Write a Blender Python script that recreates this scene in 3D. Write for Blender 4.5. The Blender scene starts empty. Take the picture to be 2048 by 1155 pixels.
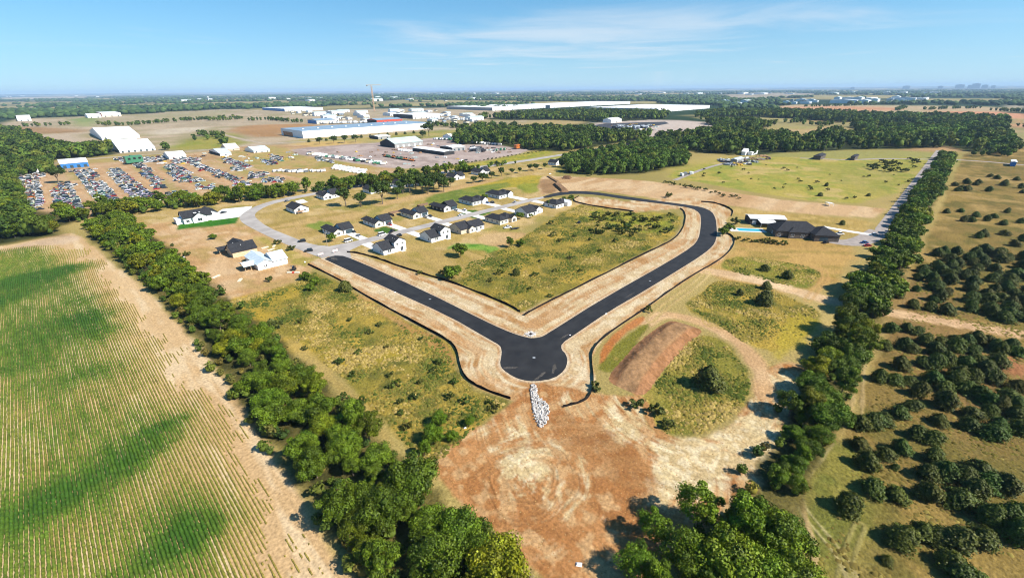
import bpy, bmesh, math, random
import numpy as np
from mathutils import Vector, Matrix
from mathutils.geometry import tessellate_polygon

# ------------------------------------------------------------------ camera
CAM_H = 87.0; F_PX = 880.0; W_PX, H_PX = 2048.0, 1155.0
ROLL = math.atan2(17.6, 2048.0)
PITCH = math.atan((577.5 - 179.5) / F_PX)
FWD = Vector((0.71203455, 0.70214443, 0.0)).normalized()     # X runs along the house street, Y along the left hedge
RGT = Vector((FWD.y, -FWD.x, 0.0))
_f = FWD * math.cos(PITCH) + Vector((0, 0, -math.sin(PITCH)))
_u = RGT.cross(_f)
CR = RGT * math.cos(ROLL) - _u * math.sin(ROLL)
CU = _u * math.cos(ROLL) + RGT * math.sin(ROLL)
CF = _f
sc = bpy.context.scene
cam = bpy.data.cameras.new("camera"); camo = bpy.data.objects.new("camera", cam)
sc.collection.objects.link(camo); sc.camera = camo
cam.sensor_width = 36.0; cam.lens = F_PX / W_PX * 36.0
cam.clip_start = 1.0; cam.clip_end = 200000.0
M = Matrix((CR, CU, -CF)).transposed().to_4x4(); M.translation = Vector((0, 0, CAM_H))
camo.matrix_world = M
sc.render.resolution_x, sc.render.resolution_y = 1024, 577

# ------------------------------------------------------------------ world, sun, exposure
SUN_EL = math.radians(43.0)
SUN_H = Vector((0.36, -0.933)).normalized()
SUN_STRENGTH = 5.0; SKY_STRENGTH = 0.09; EXPOSURE = 0.84
SUN_DIR = Vector((SUN_H.x * math.cos(SUN_EL), SUN_H.y * math.cos(SUN_EL), math.sin(SUN_EL)))
sun = bpy.data.lights.new("sun", 'SUN'); sun.energy = SUN_STRENGTH; sun.angle = math.radians(0.5)
sun.color = (1.0, 0.93, 0.82)
suno = bpy.data.objects.new("sun", sun); sc.collection.objects.link(suno)
suno.rotation_euler = SUN_DIR.to_track_quat('Z', 'Y').to_euler(); suno.location = (0, 0, 500)
world = bpy.data.worlds.new("World"); sc.world = world; world.use_nodes = True
def build_world():
    nt = world.node_tree; n = nt.nodes; l = nt.links; n.clear()
    out = n.new('ShaderNodeOutputWorld'); bg = n.new('ShaderNodeBackground'); bg.inputs[1].default_value = SKY_STRENGTH
    sky = n.new('ShaderNodeTexSky'); sky.sky_type = 'NISHITA'; sky.sun_disc = False
    sky.sun_elevation = SUN_EL; sky.sun_rotation = math.atan2(SUN_H.x, SUN_H.y)
    sky.altitude = 0.0; sky.air_density = 1.0; sky.dust_density = 0.4; sky.ozone_density = 2.5
    tc = n.new('ShaderNodeTexCoord'); sep = n.new('ShaderNodeSeparateXYZ'); l.new(tc.outputs['Generated'], sep.inputs[0])
    def math_(op, a, b=None, c=None, clamp=False):
        m = n.new('ShaderNodeMath'); m.operation = op; m.use_clamp = clamp
        for i, v in enumerate((a, b, c)):
            if v is None: continue
            if isinstance(v, (int, float)): m.inputs[i].default_value = v
            else: l.new(v, m.inputs[i])
        return m.outputs[0]
    # thin streaky high cloud, laid out on a flat layer overhead (direction / height)
    zc = math_('MAXIMUM', sep.outputs[2], 0.03)
    fr = math_('ADD', math_('MULTIPLY', sep.outputs[0], FWD.x), math_('MULTIPLY', sep.outputs[1], FWD.y))
    rt = math_('ADD', math_('MULTIPLY', sep.outputs[0], RGT.x), math_('MULTIPLY', sep.outputs[1], RGT.y))
    u = math_('DIVIDE', rt, zc); v = math_('DIVIDE', fr, zc)
    cmb = n.new('ShaderNodeCombineXYZ'); l.new(math_('MULTIPLY', u, 0.30), cmb.inputs[0]); l.new(math_('MULTIPLY', v, 0.30), cmb.inputs[1])
    cmb.inputs[2].default_value = 3.3
    no = n.new('ShaderNodeTexNoise'); no.inputs['Scale'].default_value = 1.0; no.inputs['Detail'].default_value = 8.0
    no.inputs['Roughness'].default_value = 0.58; no.inputs['Distortion'].default_value = 0.7; l.new(cmb.outputs[0], no.inputs['Vector'])
    # one broad bank of cirrus ahead and a little to the right, feathering out
    du = math_('SUBTRACT', math_('DIVIDE', rt, fr), 0.14); dv = math_('SUBTRACT', sep.outputs[2], 0.098)
    g1 = math_('ADD', math_('MULTIPLY', math_('MULTIPLY', du, du), 6.5), math_('MULTIPLY', math_('MULTIPLY', dv, dv), 520.0))
    bank = math_('EXPONENT', math_('MULTIPLY', g1, -1.0))
    front = math_('GREATER_THAN', fr, 0.05)
    bank = math_('MULTIPLY', bank, front)
    den = math_('ADD', no.outputs[0], math_('MULTIPLY', bank, 0.36))
    mr = n.new('ShaderNodeMapRange'); mr.interpolation_type = 'SMOOTHSTEP'; l.new(den, mr.inputs[0])
    mr.inputs[1].default_value = 0.52; mr.inputs[2].default_value = 0.98; mr.inputs[3].default_value = 0.0; mr.inputs[4].default_value = 0.55
    mix = n.new('ShaderNodeMix'); mix.data_type = 'RGBA'; l.new(mr.outputs[0], mix.inputs[0])
    up = n.new('ShaderNodeCombineXYZ'); l.new(sep.outputs[0], up.inputs[0]); l.new(sep.outputs[1], up.inputs[1]); l.new(math_('ADD', math_('MULTIPLY', sep.outputs[2], 0.9), 0.10), up.inputs[2])
    l.new(up.outputs[0], sky.inputs[0])
    hs = n.new('ShaderNodeHueSaturation'); hs.inputs['Saturation'].default_value = 1.35; l.new(sky.outputs[0], hs.inputs['Color'])
    tn = n.new('ShaderNodeMix'); tn.data_type = 'RGBA'; tn.blend_type = 'MULTIPLY'; tn.inputs[0].default_value = 1.0; l.new(hs.outputs[0], tn.inputs[6]); tn.inputs[7].default_value = (0.86, 1.13, 1.06, 1)
    hz = n.new('ShaderNodeMix'); hz.data_type = 'RGBA'; l.new(math_('MULTIPLY', math_('EXPONENT', math_('MULTIPLY', math_('MAXIMUM', sep.outputs[2], 0.0), -10.5)), 0.80), hz.inputs[0]); l.new(tn.outputs[2], hz.inputs[6]); hz.inputs[7].default_value = (3.7, 4.75, 5.35, 1)
    l.new(hz.outputs[2], mix.inputs[6]); mix.inputs[7].default_value = (5.4, 5.7, 6.0, 1)
    l.new(mix.outputs[2], bg.inputs[0]); l.new(bg.outputs[0], out.inputs[0])
build_world()
vs = sc.view_settings; vs.view_transform = 'Standard'; vs.look = 'None'; vs.exposure = EXPOSURE; vs.gamma = 1.0; vs.use_curve_mapping = False
sc.render.engine = 'CYCLES'
cy = sc.cycles; cy.use_denoising = True; cy.max_bounces = 5; cy.diffuse_bounces = 2; cy.glossy_bounces = 2; cy.transmission_bounces = 3
cy.volume_bounces = 0; cy.transparent_max_bounces = 4; cy.use_adaptive_sampling = True; cy.adaptive_threshold = 0.012
cy.pixel_filter_type = 'BLACKMAN_HARRIS'; cy.filter_width = 1.1
cy.caustics_reflective = False; cy.caustics_refractive = False; cy.sample_clamp_indirect = 4.0

# ------------------------------------------------------------------ helpers
COL = sc.collection
rng = random.Random(7); nrng = np.random.default_rng(11)
def P(x, y, z=0.0):
    """survey a photo pixel onto the flat ground -> world (X, Y)"""
    d = CR * ((x - 1024.0) / F_PX) - CU * ((y - 577.5) / F_PX) + CF
    t = (CAM_H - z) / -d.z
    return (d.x * t, d.y * t)
def PP(pts): return [P(*p) for p in pts]
def lin(h, k=1.0):
    h = h.lstrip('#'); out = []
    for i in (0, 2, 4):
        c = int(h[i:i+2], 16) / 255.0
        out.append((c / 12.92 if c <= 0.04045 else ((c + 0.055) / 1.055) ** 2.4) * k)
    return np.array(out)
KA = 0.60
def alb(h): return lin(h, KA)

def tag(o, label=None, cat=None, group=None, kind=None):
    if label: o['label'] = label
    if cat: o['category'] = cat
    if group: o['group'] = group
    if kind: o['kind'] = kind
    return o
def empty(name, loc=(0, 0, 0), rz=0.0):
    o = bpy.data.objects.new(name, None); COL.objects.link(o); o.location = loc; o.rotation_euler = (0, 0, rz)
    o.empty_display_size = 0.5; return o
def obj(name, me, parent=None, loc=None, rz=0.0):
    o = bpy.data.objects.new(name, me); COL.objects.link(o)
    if parent is not None: o.parent = parent
    if loc is not None: o.location = loc
    if rz: o.rotation_euler = (0, 0, rz)
    return o
def mesh_np(name, verts, faces, mat=None, col=None, smooth=False, extra=None):
    """verts (n,3), faces (m,k) constant k"""
    verts = np.asarray(verts, np.float32); faces = np.asarray(faces, np.int32); m, k = faces.shape
    me = bpy.data.meshes.new(name); me.vertices.add(len(verts)); me.vertices.foreach_set('co', verts.ravel())
    me.loops.add(m * k); me.loops.foreach_set('vertex_index', faces.ravel())
    me.polygons.add(m); me.polygons.foreach_set('loop_start', np.arange(0, m * k, k, dtype=np.int32))
    if smooth: me.polygons.foreach_set('use_smooth', np.ones(m, bool))
    if col is not None:
        a = me.attributes.new('col', 'FLOAT_COLOR', 'POINT')
        c4 = np.ones((len(verts), 4), np.float32); c4[:, :3] = col; a.data.foreach_set('color', c4.ravel())
    if extra:
        for kx, arr in extra.items():
            a = me.attributes.new(kx, 'FLOAT', 'POINT'); a.data.foreach_set('value', np.asarray(arr, np.float32))
    me.update(calc_edges=True); me.validate()
    if mat: me.materials.append(mat)
    return me
def mesh_py(name, verts, faces, mat=None, mats=None, idx=None, smooth=False):
    me = bpy.data.meshes.new(name); me.from_pydata([tuple(v) for v in verts], [], [tuple(f) for f in faces]); 
    for m in (mats or ([mat] if mat else [])): me.materials.append(m)
    if idx: me.polygons.foreach_set('material_index', idx)
    if smooth: me.polygons.foreach_set('use_smooth', [True] * len(me.polygons))
    me.update(); return me
class MB:
    def __init__(s): s.v = []; s.f = []; s.i = []
    def add(s, vs, fs, mi=0):
        b = len(s.v); s.v += [tuple(v) for v in vs]; s.f += [tuple(b + q for q in f) for f in fs]; s.i += [mi] * len(fs); return s
    def box(s, x0, x1, y0, y1, z0, z1, mi=0):
        return s.add([(x0, y0, z0), (x1, y0, z0), (x1, y1, z0), (x0, y1, z0), (x0, y0, z1), (x1, y0, z1), (x1, y1, z1), (x0, y1, z1)],
                     [(0, 3, 2, 1), (4, 5, 6, 7), (0, 1, 5, 4), (1, 2, 6, 5), (2, 3, 7, 6), (3, 0, 4, 7)], mi)
    def tube(s, a, b, r0, r1, n=6, mi=0, cap=True):
        a = Vector(a); b = Vector(b); d = (b - a).normalized(); x = d.orthogonal().normalized(); y = d.cross(x)
        vs = []
        for c, r in ((a, r0), (b, r1)):
            for k in range(n):
                t = 2 * math.pi * k / n; vs.append(c + x * (r * math.cos(t)) + y * (r * math.sin(t)))
        fs = [(k, (k + 1) % n, n + (k + 1) % n, n + k) for k in range(n)]
        if cap: fs += [tuple(reversed(range(n))), tuple(range(n, 2 * n))]
        return s.add(vs, fs, mi)
    def prism(s, poly, a, b, axis='y', mi=0):
        """poly of (p,q) extruded along axis between a and b; axis 'y': p=x q=z ; axis 'x': p=y q=z"""
        n = len(poly); vs = []
        for t in (a, b):
            for p, q in poly: vs.append((p, t, q) if axis == 'y' else (t, p, q))
        fs = [(k, (k + 1) % n, n + (k + 1) % n, n + k) for k in range(n)] + [tuple(reversed(range(n))), tuple(range(n, 2 * n))]
        return s.add(vs, fs, mi)
    def mesh(s, name, mats, smooth=False):
        mats = mats if isinstance(mats, (list, tuple)) else [mats]
        me = mesh_py(name, s.v, s.f, mats=mats, idx=s.i, smooth=smooth)
        bm = bmesh.new(); bm.from_mesh(me); bmesh.ops.recalc_face_normals(bm, faces=bm.faces); bm.to_mesh(me); bm.free(); return me
    def build(s, name, mats, parent=None, loc=None, rz=0.0, smooth=False):
        return obj(name, s.mesh(name, mats, smooth), parent, loc, rz)

# numpy value noise
def _hash(ix, iy, seed):
    with np.errstate(over='ignore'):
        h = (ix.astype(np.int64) * 374761393 + iy.astype(np.int64) * 668265263 + seed * 1442695041) & 0xFFFFFFFF
        h = ((h ^ (h >> 13)) * 1274126177) & 0xFFFFFFFF
        h = h ^ (h >> 16)
    return h.astype(np.float64) / 4294967295.0
def vnoise(x, y, seed=0):
    ix = np.floor(x); iy = np.floor(y); fx = x - ix; fy = y - iy
    fx = fx * fx * (3 - 2 * fx); fy = fy * fy * (3 - 2 * fy)
    a = _hash(ix, iy, seed); b = _hash(ix + 1, iy, seed); c = _hash(ix, iy + 1, seed); d = _hash(ix + 1, iy + 1, seed)
    return (a + (b - a) * fx) * (1 - fy) + (c + (d - c) * fx) * fy
def fbm(x, y, seed=0, oct=3):
    s = 0; a = 0.5; t = 0
    for o in range(oct):
        s = s + a * vnoise(x * 2 ** o + 17.3 * o, y * 2 ** o - 9.1 * o, seed + o); t += a; a *= 0.5
    return s / t
def sst(x, a, b):
    t = np.clip((x - a) / (b - a), 0, 1); return t * t * (3 - 2 * t)
def chaikin(pts, n=2, closed=True):
    pts = [np.array(p, float) for p in pts]
    for _ in range(n):
        q = []; m = len(pts)
        if not closed: q.append(pts[0])
        for i in range(m if closed else m - 1):
            a, b = pts[i], pts[(i + 1) % m]; q += [a * .75 + b * .25, a * .25 + b * .75]
        if not closed: q.append(pts[-1])
        pts = q
    return np.array(pts)
def seg_dist(px, py, pts, closed):
    """min distance to polyline, arc length at nearest point"""
    best = np.full(px.shape, 1e12); arc = np.zeros(px.shape); acc = 0.0; m = len(pts)
    for i in range(m if closed else m - 1):
        ax, ay = pts[i]; bx, by = pts[(i + 1) % m]; dx, dy = bx - ax, by - ay; L2 = dx * dx + dy * dy
        if L2 < 1e-9: continue
        t = np.clip(((px - ax) * dx + (py - ay) * dy) / L2, 0, 1)
        d = (px - ax - t * dx) ** 2 + (py - ay - t * dy) ** 2
        L = math.sqrt(L2); k = d < best; best[k] = d[k]; arc[k] = acc + t[k] * L; acc += L
    return np.sqrt(best), arc
def inside(px, py, pts):
    c = np.zeros(px.shape, bool); m = len(pts)
    for i in range(m):
        ax, ay = pts[i]; bx, by = pts[(i + 1) % m]
        if ay == by: continue
        k = ((ay > py) != (by > py)) & (px < (bx - ax) * (py - ay) / (by - ay) + ax); c ^= k
    return c

# ------------------------------------------------------------------ materials
def principled(name, color, rough=0.8, spec=0.3, metallic=0.0):
    m = bpy.data.materials.new(name); m.use_nodes = True; b = m.node_tree.nodes['Principled BSDF']
    b.inputs['Base Color'].default_value = (*color, 1); b.inputs['Roughness'].default_value = rough
    b.inputs['Specular IOR Level'].default_value = spec; b.inputs['Metallic'].default_value = metallic
    return m
def noisy(name, c0, c1, scale, rough=0.85, spec=0.2, stretch=(1, 1, 1), detail=5.0, bump=0.0, lo=0.35, hi=0.65, metallic=0.0):
    m = principled(name, c0, rough, spec, metallic); nt = m.node_tree; n = nt.nodes; l = nt.links; b = n['Principled BSDF']
    g = n.new('ShaderNodeNewGeometry'); mp = n.new('ShaderNodeMapping'); mp.inputs['Scale'].default_value = stretch
    l.new(g.outputs['Position'], mp.inputs[0]); no = n.new('ShaderNodeTexNoise'); no.inputs['Scale'].default_value = scale
    no.inputs['Detail'].default_value = detail; l.new(mp.outputs[0], no.inputs['Vector'])
    r = n.new('ShaderNodeValToRGB'); r.color_ramp.elements[0].position = lo; r.color_ramp.elements[1].position = hi
    r.color_ramp.elements[0].color = (*c0, 1); r.color_ramp.elements[1].color = (*c1, 1)
    l.new(no.outputs[0], r.inputs[0]); l.new(r.outputs[0], b.inputs['Base Color'])
    if bump:
        bp = n.new('ShaderNodeBump'); bp.inputs['Strength'].default_value = 0.6; bp.inputs['Distance'].default_value = bump
        l.new(no.outputs[0], bp.inputs['Height']); l.new(bp.outputs[0], b.inputs['Normal'])
    return m
def attr_mat(name, rough=0.95, spec=0.05, fine=0.6, fine_amp=0.35, bump=0.0, tint=False, transl=0.0, roughattr=False):
    m = bpy.data.materials.new(name); m.use_nodes = True; nt = m.node_tree; n = nt.nodes; l = nt.links; b = n['Principled BSDF']
    b.inputs['Roughness'].default_value = rough; b.inputs['Specular IOR Level'].default_value = spec
    a = n.new('ShaderNodeAttribute'); a.attribute_name = 'col'; c = a.outputs['Color']
    g = n.new('ShaderNodeNewGeometry')
    if fine_amp:
        no = n.new('ShaderNodeTexNoise'); no.inputs['Scale'].default_value = fine; no.inputs['Detail'].default_value = 6.0
        no.inputs['Roughness'].default_value = 0.7
        l.new(g.outputs['Position'], no.inputs['Vector'])
        mr = n.new('ShaderNodeMapRange'); mr.inputs[1].default_value = 0.3; mr.inputs[2].default_value = 0.7
        mr.inputs[3].default_value = 1 - fine_amp; mr.inputs[4].default_value = 1 + fine_amp; l.new(no.outputs[0], mr.inputs[0])
        vm = n.new('ShaderNodeVectorMath'); vm.operation = 'SCALE'; l.new(c, vm.inputs[0]); l.new(mr.outputs[0], vm.inputs['Scale']); c = vm.outputs[0]
        if bump:
            bp = n.new('ShaderNodeBump'); bp.inputs['Strength'].default_value = 1.0; bp.inputs['Distance'].default_value = bump
            no2 = n.new('ShaderNodeTexNoise'); no2.inputs['Scale'].default_value = 0.9; no2.inputs['Detail'].default_value = 4.0
            l.new(g.outputs['Position'], no2.inputs['Vector'])
            if roughattr:
                ra = n.new('ShaderNodeAttribute'); ra.attribute_name = 'rough'
                mm = n.new('ShaderNodeMath'); mm.operation = 'MULTIPLY'; l.new(no2.outputs[0], mm.inputs[0]); l.new(ra.outputs['Fac'], mm.inputs[1]); l.new(mm.outputs[0], bp.inputs['Height'])
            else: l.new(no2.outputs[0], bp.inputs['Height'])
            l.new(bp.outputs[0], b.inputs['Normal'])
    if tint:
        oi = n.new('ShaderNodeObjectInfo'); vm = n.new('ShaderNodeVectorMath'); vm.operation = 'MULTIPLY'
        l.new(c, vm.inputs[0]); l.new(oi.outputs['Color'], vm.inputs[1]); c = vm.outputs[0]
    l.new(c, b.inputs['Base Color'])
    if transl:
        tr = n.new('ShaderNodeBsdfTranslucent'); l.new(c, tr.inputs['Color']); ms = n.new('ShaderNodeMixShader'); ms.inputs[0].default_value = transl
        out = n['Material Output']; l.new(b.outputs[0], ms.inputs[1]); l.new(tr.outputs[0], ms.inputs[2]); l.new(ms.outputs[0], out.inputs[0])
    return m
def paint_mat(name, rough=0.35, spec=0.5):
    m = principled(name, (.5, .5, .5), rough, spec); n = m.node_tree.nodes; oi = n.new('ShaderNodeObjectInfo')
    m.node_tree.links.new(oi.outputs['Color'], n['Principled BSDF'].inputs['Base Color']); return m
MAT = {}
MAT['ground'] = attr_mat('ground_soil', fine=1.25, fine_amp=0.40, bump=0.45, roughattr=True)
MAT['leaf'] = attr_mat('leaves', rough=0.6, spec=0.25, fine_amp=0, tint=True, transl=0.14)
MAT['forest'] = attr_mat('forest_leaves', rough=0.75, spec=0.15, fine_amp=0, transl=0.15)
MAT['tuft'] = attr_mat('meadow_blades', rough=0.9, spec=0.05, fine_amp=0, transl=0.2)
MAT['crop'] = attr_mat('crop_leaves', rough=0.7, spec=0.15, fine=2.2, fine_amp=0.45, transl=0.12)
MAT['bark'] = noisy('bark', (.10, .075, .055), (.2, .16, .12), 3.0)
MAT['deadwood'] = noisy('dead_wood', (.30, .24, .19), (.42, .36, .30), 3.0)
MAT['asphalt'] = noisy('fresh_asphalt', (.010, .010, .0112), (.027, .0265, .027), 0.2, rough=0.75, spec=0.3, detail=14.0, lo=.3, hi=.8)
MAT['asphalt2'] = noisy('dull_asphalt', (.03, .03, .035), (.05, .05, .055), 0.16, rough=0.85, spec=0.2, detail=8.0)
MAT['concrete'] = noisy('street_concrete', (.27, .245, .225), (.36, .33, .305), 0.12, rough=0.9, detail=8.0)
MAT['drive'] = noisy('driveway_concrete', (.52, .50, .47), (.66, .64, .60), 0.3, rough=0.85, detail=6.0)
MAT['gravelroad'] = noisy('gravel_road', (.22, .19, .175), (.31, .27, .245), 0.35, rough=0.95, detail=8.0)
MAT['white'] = noisy('white_siding', (.74, .74, .73), (.80, .80, .79), 0.6, rough=0.6, spec=0.3)
MAT['whitemetal'] = noisy('white_metal', (.70, .71, .71), (.78, .78, .77), 0.4, rough=0.5, spec=0.4)
MAT['cream'] = noisy('cream_siding', (.62, .56, .44), (.70, .64, .52), 0.6, rough=0.7)
MAT['beige'] = noisy('beige_siding', (.46, .40, .31), (.54, .47, .37), 0.6, rough=0.7)
MAT['palewall'] = noisy('pale_blue_siding', (.62, .66, .68), (.69, .73, .74), 0.6, rough=0.7)
MAT['darkwall'] = noisy('charcoal_siding', (.028, .028, .030), (.045, .045, .048), 0.6, rough=0.7)
MAT['brownwall'] = noisy('brown_brick', (.085, .07, .06), (.14, .115, .095), 1.2, rough=0.9)
MAT['osb'] = noisy('bare_sheathing', (.50, .38, .24), (.62, .49, .33), 1.5, rough=0.9)
MAT['shingle'] = noisy('dark_shingles', (.020, .021, .025), (.036, .037, .042), 1.3, rough=0.9, spec=0.15, detail=8.0)
MAT['metalroof'] = noisy('bare_metal_roof', (.42, .50, .55), (.55, .62, .66), 0.5, rough=0.45, spec=0.5)
MAT['blueroof'] = noisy('blue_grey_membrane', (.17, .25, .33), (.22, .30, .38), 0.03, rough=0.7)
MAT['greenroof'] = noisy('pale_green_roof', (.36, .43, .42), (.45, .51, .49), 0.1, rough=0.6)
MAT['greywall'] = noisy('grey_metal_wall', (.25, .25, .25), (.32, .32, .31), 0.3, rough=0.7)
MAT['blue'] = noisy('blue_panel', (.03, .16, .42), (.05, .2, .5), 0.4, rough=0.5)
MAT['red'] = noisy('red_paint', (.50, .06, .04), (.6, .1, .06), 0.4, rough=0.5)
MAT['glass'] = principled('window_glass', (.03, .04, .05), 0.12, 0.6)
MAT['garage'] = noisy('dark_garage_door', (.035, .06, .075), (.05, .075, .09), 1.0, rough=0.5)
MAT['garagew'] = noisy('white_garage_door', (.6, .6, .6), (.68, .68, .67), 1.0, rough=0.5)
MAT['trim'] = principled('white_trim', (.72, .72, .71), 0.6, 0.3)
MAT['wood'] = noisy('deck_wood', (.28, .16, .09), (.38, .24, .14), 1.5, rough=0.9)
MAT['fence_wood'] = noisy('fence_boards', (.16, .10, .07), (.24, .16, .11), 1.5, rough=0.9)
MAT['silt'] = noisy('silt_fabric', (.010, .008, .008), (.022, .018, .016), 1.2, rough=0.9, spec=0.1)
MAT['paint'] = paint_mat('car_paint'); MAT['carglass'] = principled('car_glass', (.015, .018, .02), 0.1, 0.6)
MAT['tyre'] = principled('tyre_rubber', (.02, .02, .02), 0.9, 0.1)
MAT['steel'] = principled('grey_steel', (.32, .33, .34), 0.5, 0.5, 0.3)
MAT['pole'] = noisy('pole_wood', (.30, .24, .18), (.40, .33, .26), 2.0, rough=0.9)
MAT['rock'] = noisy('pale_limestone', (.27, .25, .23), (.55, .52, .49), 1.2, rough=0.9)
MAT['water'] = principled('pool_water', (.02, .36, .48), 0.08, 0.5)
MAT['yellow'] = noisy('yellow_paint', (.55, .36, .04), (.65, .45, .07), 1.0, rough=0.6)
MAT['orange'] = noisy('orange_paint', (.6, .18, .03), (.68, .24, .05), 1.0, rough=0.6)
MAT['crane'] = principled('crane_tan', (.62, .42, .26), 0.6, 0.3)
MAT['mound'] = attr_mat('mound_soil', fine=0.8, fine_amp=0.35, bump=0.25)

# ------------------------------------------------------------------ traced outlines (photo survey)
ASPHALT_PX = [(647,517),(656.7,521.5),(783,580),(898,631.5),(982,680),(1000,690),(1004,700),(1003,712),(1000,728),(1006,738.5),(1024,751),(1042,759),(1069,762.6),(1108,756.6),(1129.5,740),(1135.5,722),(1132,708),(1122,698),(1123.5,686),(1150.6,667.7),(1217,622.5),(1286,583),(1386,521.5),(1400,512),(1418,499),(1430,486),(1434,468),(1433,450),(1431,436),(1424,423),(1404,414),(1367,408.6),(1310,401),(1238,391),(1184,383),(1138,381.5),(1110,386),(1085,393),(1089,397),(1118,390.5),(1152.6,387.2),(1195,389.5),(1252.6,399),(1338,409),(1384,416),(1400,426),(1402.6,438.6),(1401,460),(1397,478),(1385,493),(1340,521.5),(1199,601),(1092,669),(1081,674),(1066,676),(1054,675),(1024,666),(980,647),(850,582),(711,520),(678,509)]
STREET_PX = [(647,517),(636.5,513),(600,500),(548,478),(509,459),(485,446),(478.5,437),(481,430.6),(496,420),(513,411),(556.5,398),(636.5,383.5),(700,372),(757,363),(850,348),(975,330),(1091,313.5),(1242,288.5),(1300,279),(1300,281),(1242,291),(1091,317),(975,334.5),(850,353.5),(757,368.5),(700,377.5),(621,391),(556,404.6),(530.5,413),(513,424),(509,430.6),(513,437),(535,454),(589,476),(628,490),(664,492),(672,506)]
ASPHALT = PP(ASPHALT_PX)
# ------------------------------------------------------------------ ground: one sheet to the horizon
AZ0 = math.atan2(FWD.y, FWD.x)
def build_ground():
    az = np.radians(np.concatenate([np.arange(-180, -57, 6.0), np.linspace(-57, 57, 900), np.arange(63, 181, 6.0)]))
    dl = np.concatenate([np.linspace(66, 12, 300)[:-1], np.linspace(12, 2.0, 150)[:-1], np.geomspace(2.0, 0.22, 60)])
    r = np.concatenate([[0.5, 12, 26], CAM_H / np.tan(np.radians(dl)), [30000, 45000, 80000, 150000]])
    R_, A_ = np.meshgrid(r, az, indexing='ij')
    X = (R_ * np.cos(AZ0 - A_)).ravel(); Y = (R_ * np.sin(AZ0 - A_)).ravel(); N = X.size
    nr, na = len(r), len(az)
    col = np.zeros((N, 3)); tagid = np.zeros(N, np.int32); rough = np.full(N, 0.6)
    RR = np.hypot(X, Y)
    names = ['ground']
    # base: far patchwork of woods and fields, nearer dry grass
    n1 = fbm(X / 900, Y / 900, 3, 4); n2 = fbm(X / 260, Y / 260, 9, 3); n3 = fbm(X / 40, Y / 40, 21, 3)
    woods = alb('2f4428') * (0.75 + 0.5 * n2[:, None]); field = alb('a59866') * (0.7 + 0.6 * n2[:, None])
    k = sst(n1 + 0.25 * (n2 - .5), 0.50, 0.62)[:, None]
    far = woods * (1 - k) + field * k
    near = alb('b59f63') * (0.8 + 0.4 * n3[:, None]); kk = sst(n2, .4, .6)[:, None]; near = near * (1 - .5 * kk) + alb('8f8747') * .5 * kk
    t = sst(RR, 900, 1500)[:, None]; col[:] = near * (1 - t) + far * t
    def sel(x0, x1, y0, y1):
        return np.nonzero((X > x0) & (X < x1) & (Y > y0) & (Y < y1))[0]
    def pal(px, py, cols, s=(30, 6), seed=0, fine=0.22, stretch=None):
        if stretch:
            ang, sx, sy = stretch; ca, sa = math.cos(ang), math.sin(ang); qx, qy = (px * ca + py * sa) / sx, (-px * sa + py * ca) / sy
        else: qx, qy = px, py
        c = [alb(h) for h in cols]
        a = sst(fbm(qx / s[0], qy / s[0], seed + 1, 3), .38, .62)[:, None]; out = c[0] * (1 - a) + c[1] * a
        if len(c) > 2:
            b = sst(fbm(qx / s[1], qy / s[1], seed + 7, 3), .46, .66)[:, None]; out = out * (1 - b) + c[2] * b
        if len(c) > 3:
            b = sst(fbm(qx / (s[1] * 1.7), qy / (s[1] * 1.7), seed + 13, 3), .58, .72)[:, None]; out = out * (1 - b) + c[3] * b
        f = vnoise(px / .7, py / .7, seed + 31) * .6 + vnoise(px / 2.3, py / 2.3, seed + 37) * .4
        return out * (1 - fine + 2 * fine * f)[:, None]
    def zone(pts, cols, soft=1.5, warp=3.0, ws=14.0, tg=None, sm=1, s=(30, 6), seed=0, fine=.22, stretch=None, rg=None, world=False, alpha=1.0, fn=None):
        w = np.array(pts if world else PP(pts)); w = chaikin(w, sm) if sm else w
        mg = soft + warp + 2; x0, y0 = w.min(0) - mg; x1, y1 = w.max(0) + mg
        i = sel(x0, x1, y0, y1)
        if i.size == 0: return
        px, py = X[i], Y[i]; d, arc = seg_dist(px, py, w, True); sd = np.where(inside(px, py, w), d, -d)
        if warp: sd = sd + warp * 2 * (fbm(px / ws, py / ws, seed + 50, 3) - .5)
        a = sst(sd, -soft, soft) * alpha; m = a > 0.001; i = i[m]; a = a[m]; px, py = px[m], py[m]
        c = fn(px, py, d[m], arc[m]) if fn else pal(px, py, cols, s, seed, fine, stretch)
        col[i] = col[i] * (1 - a[:, None]) + c * a[:, None]
        if rg is not None: rough[i] = rough[i] * (1 - a) + rg * a
        if tg:
            if tg not in names: names.append(tg)
            tagid[i[a > .5]] = names.index(tg)
    def path(pts, width, cols, soft=.8, warp=.8, tg=None, seed=0, world=False, ruts=0.0, s=(12, 3), rg=.15, alpha=1.0, sm=2):
        w = np.array(pts if world else PP(pts)); w = chaikin(w, sm, False)
        x0, y0 = w.min(0) - width - 4; x1, y1 = w.max(0) + width + 4; i = sel(x0, x1, y0, y1)
        if i.size == 0: return
        px, py = X[i], Y[i]; d, arc = seg_dist(px, py, w, False)
        if ruts: q = np.abs(d - ruts); sd = width / 2 - q
        else: sd = width / 2 - d
        sd = sd + warp * 2 * (fbm(px / 5, py / 5, seed + 51, 2) - .5)
        a = sst(sd, -soft, soft) * alpha; m = a > .001; i = i[m]; a = a[m]
        n = vnoise(arc[m] / 18, d[m] / .6, seed); c = pal(px[m], py[m], cols, s, seed, .15); c = c * (0.85 + .3 * n)[:, None]
        col[i] = col[i] * (1 - a[:, None]) + c * a[:, None]; rough[i] = rough[i] * (1 - a) + rg * a
        if tg:
            if tg not in names: names.append(tg)
            tagid[i[a > .5]] = names.index(tg)
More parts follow.
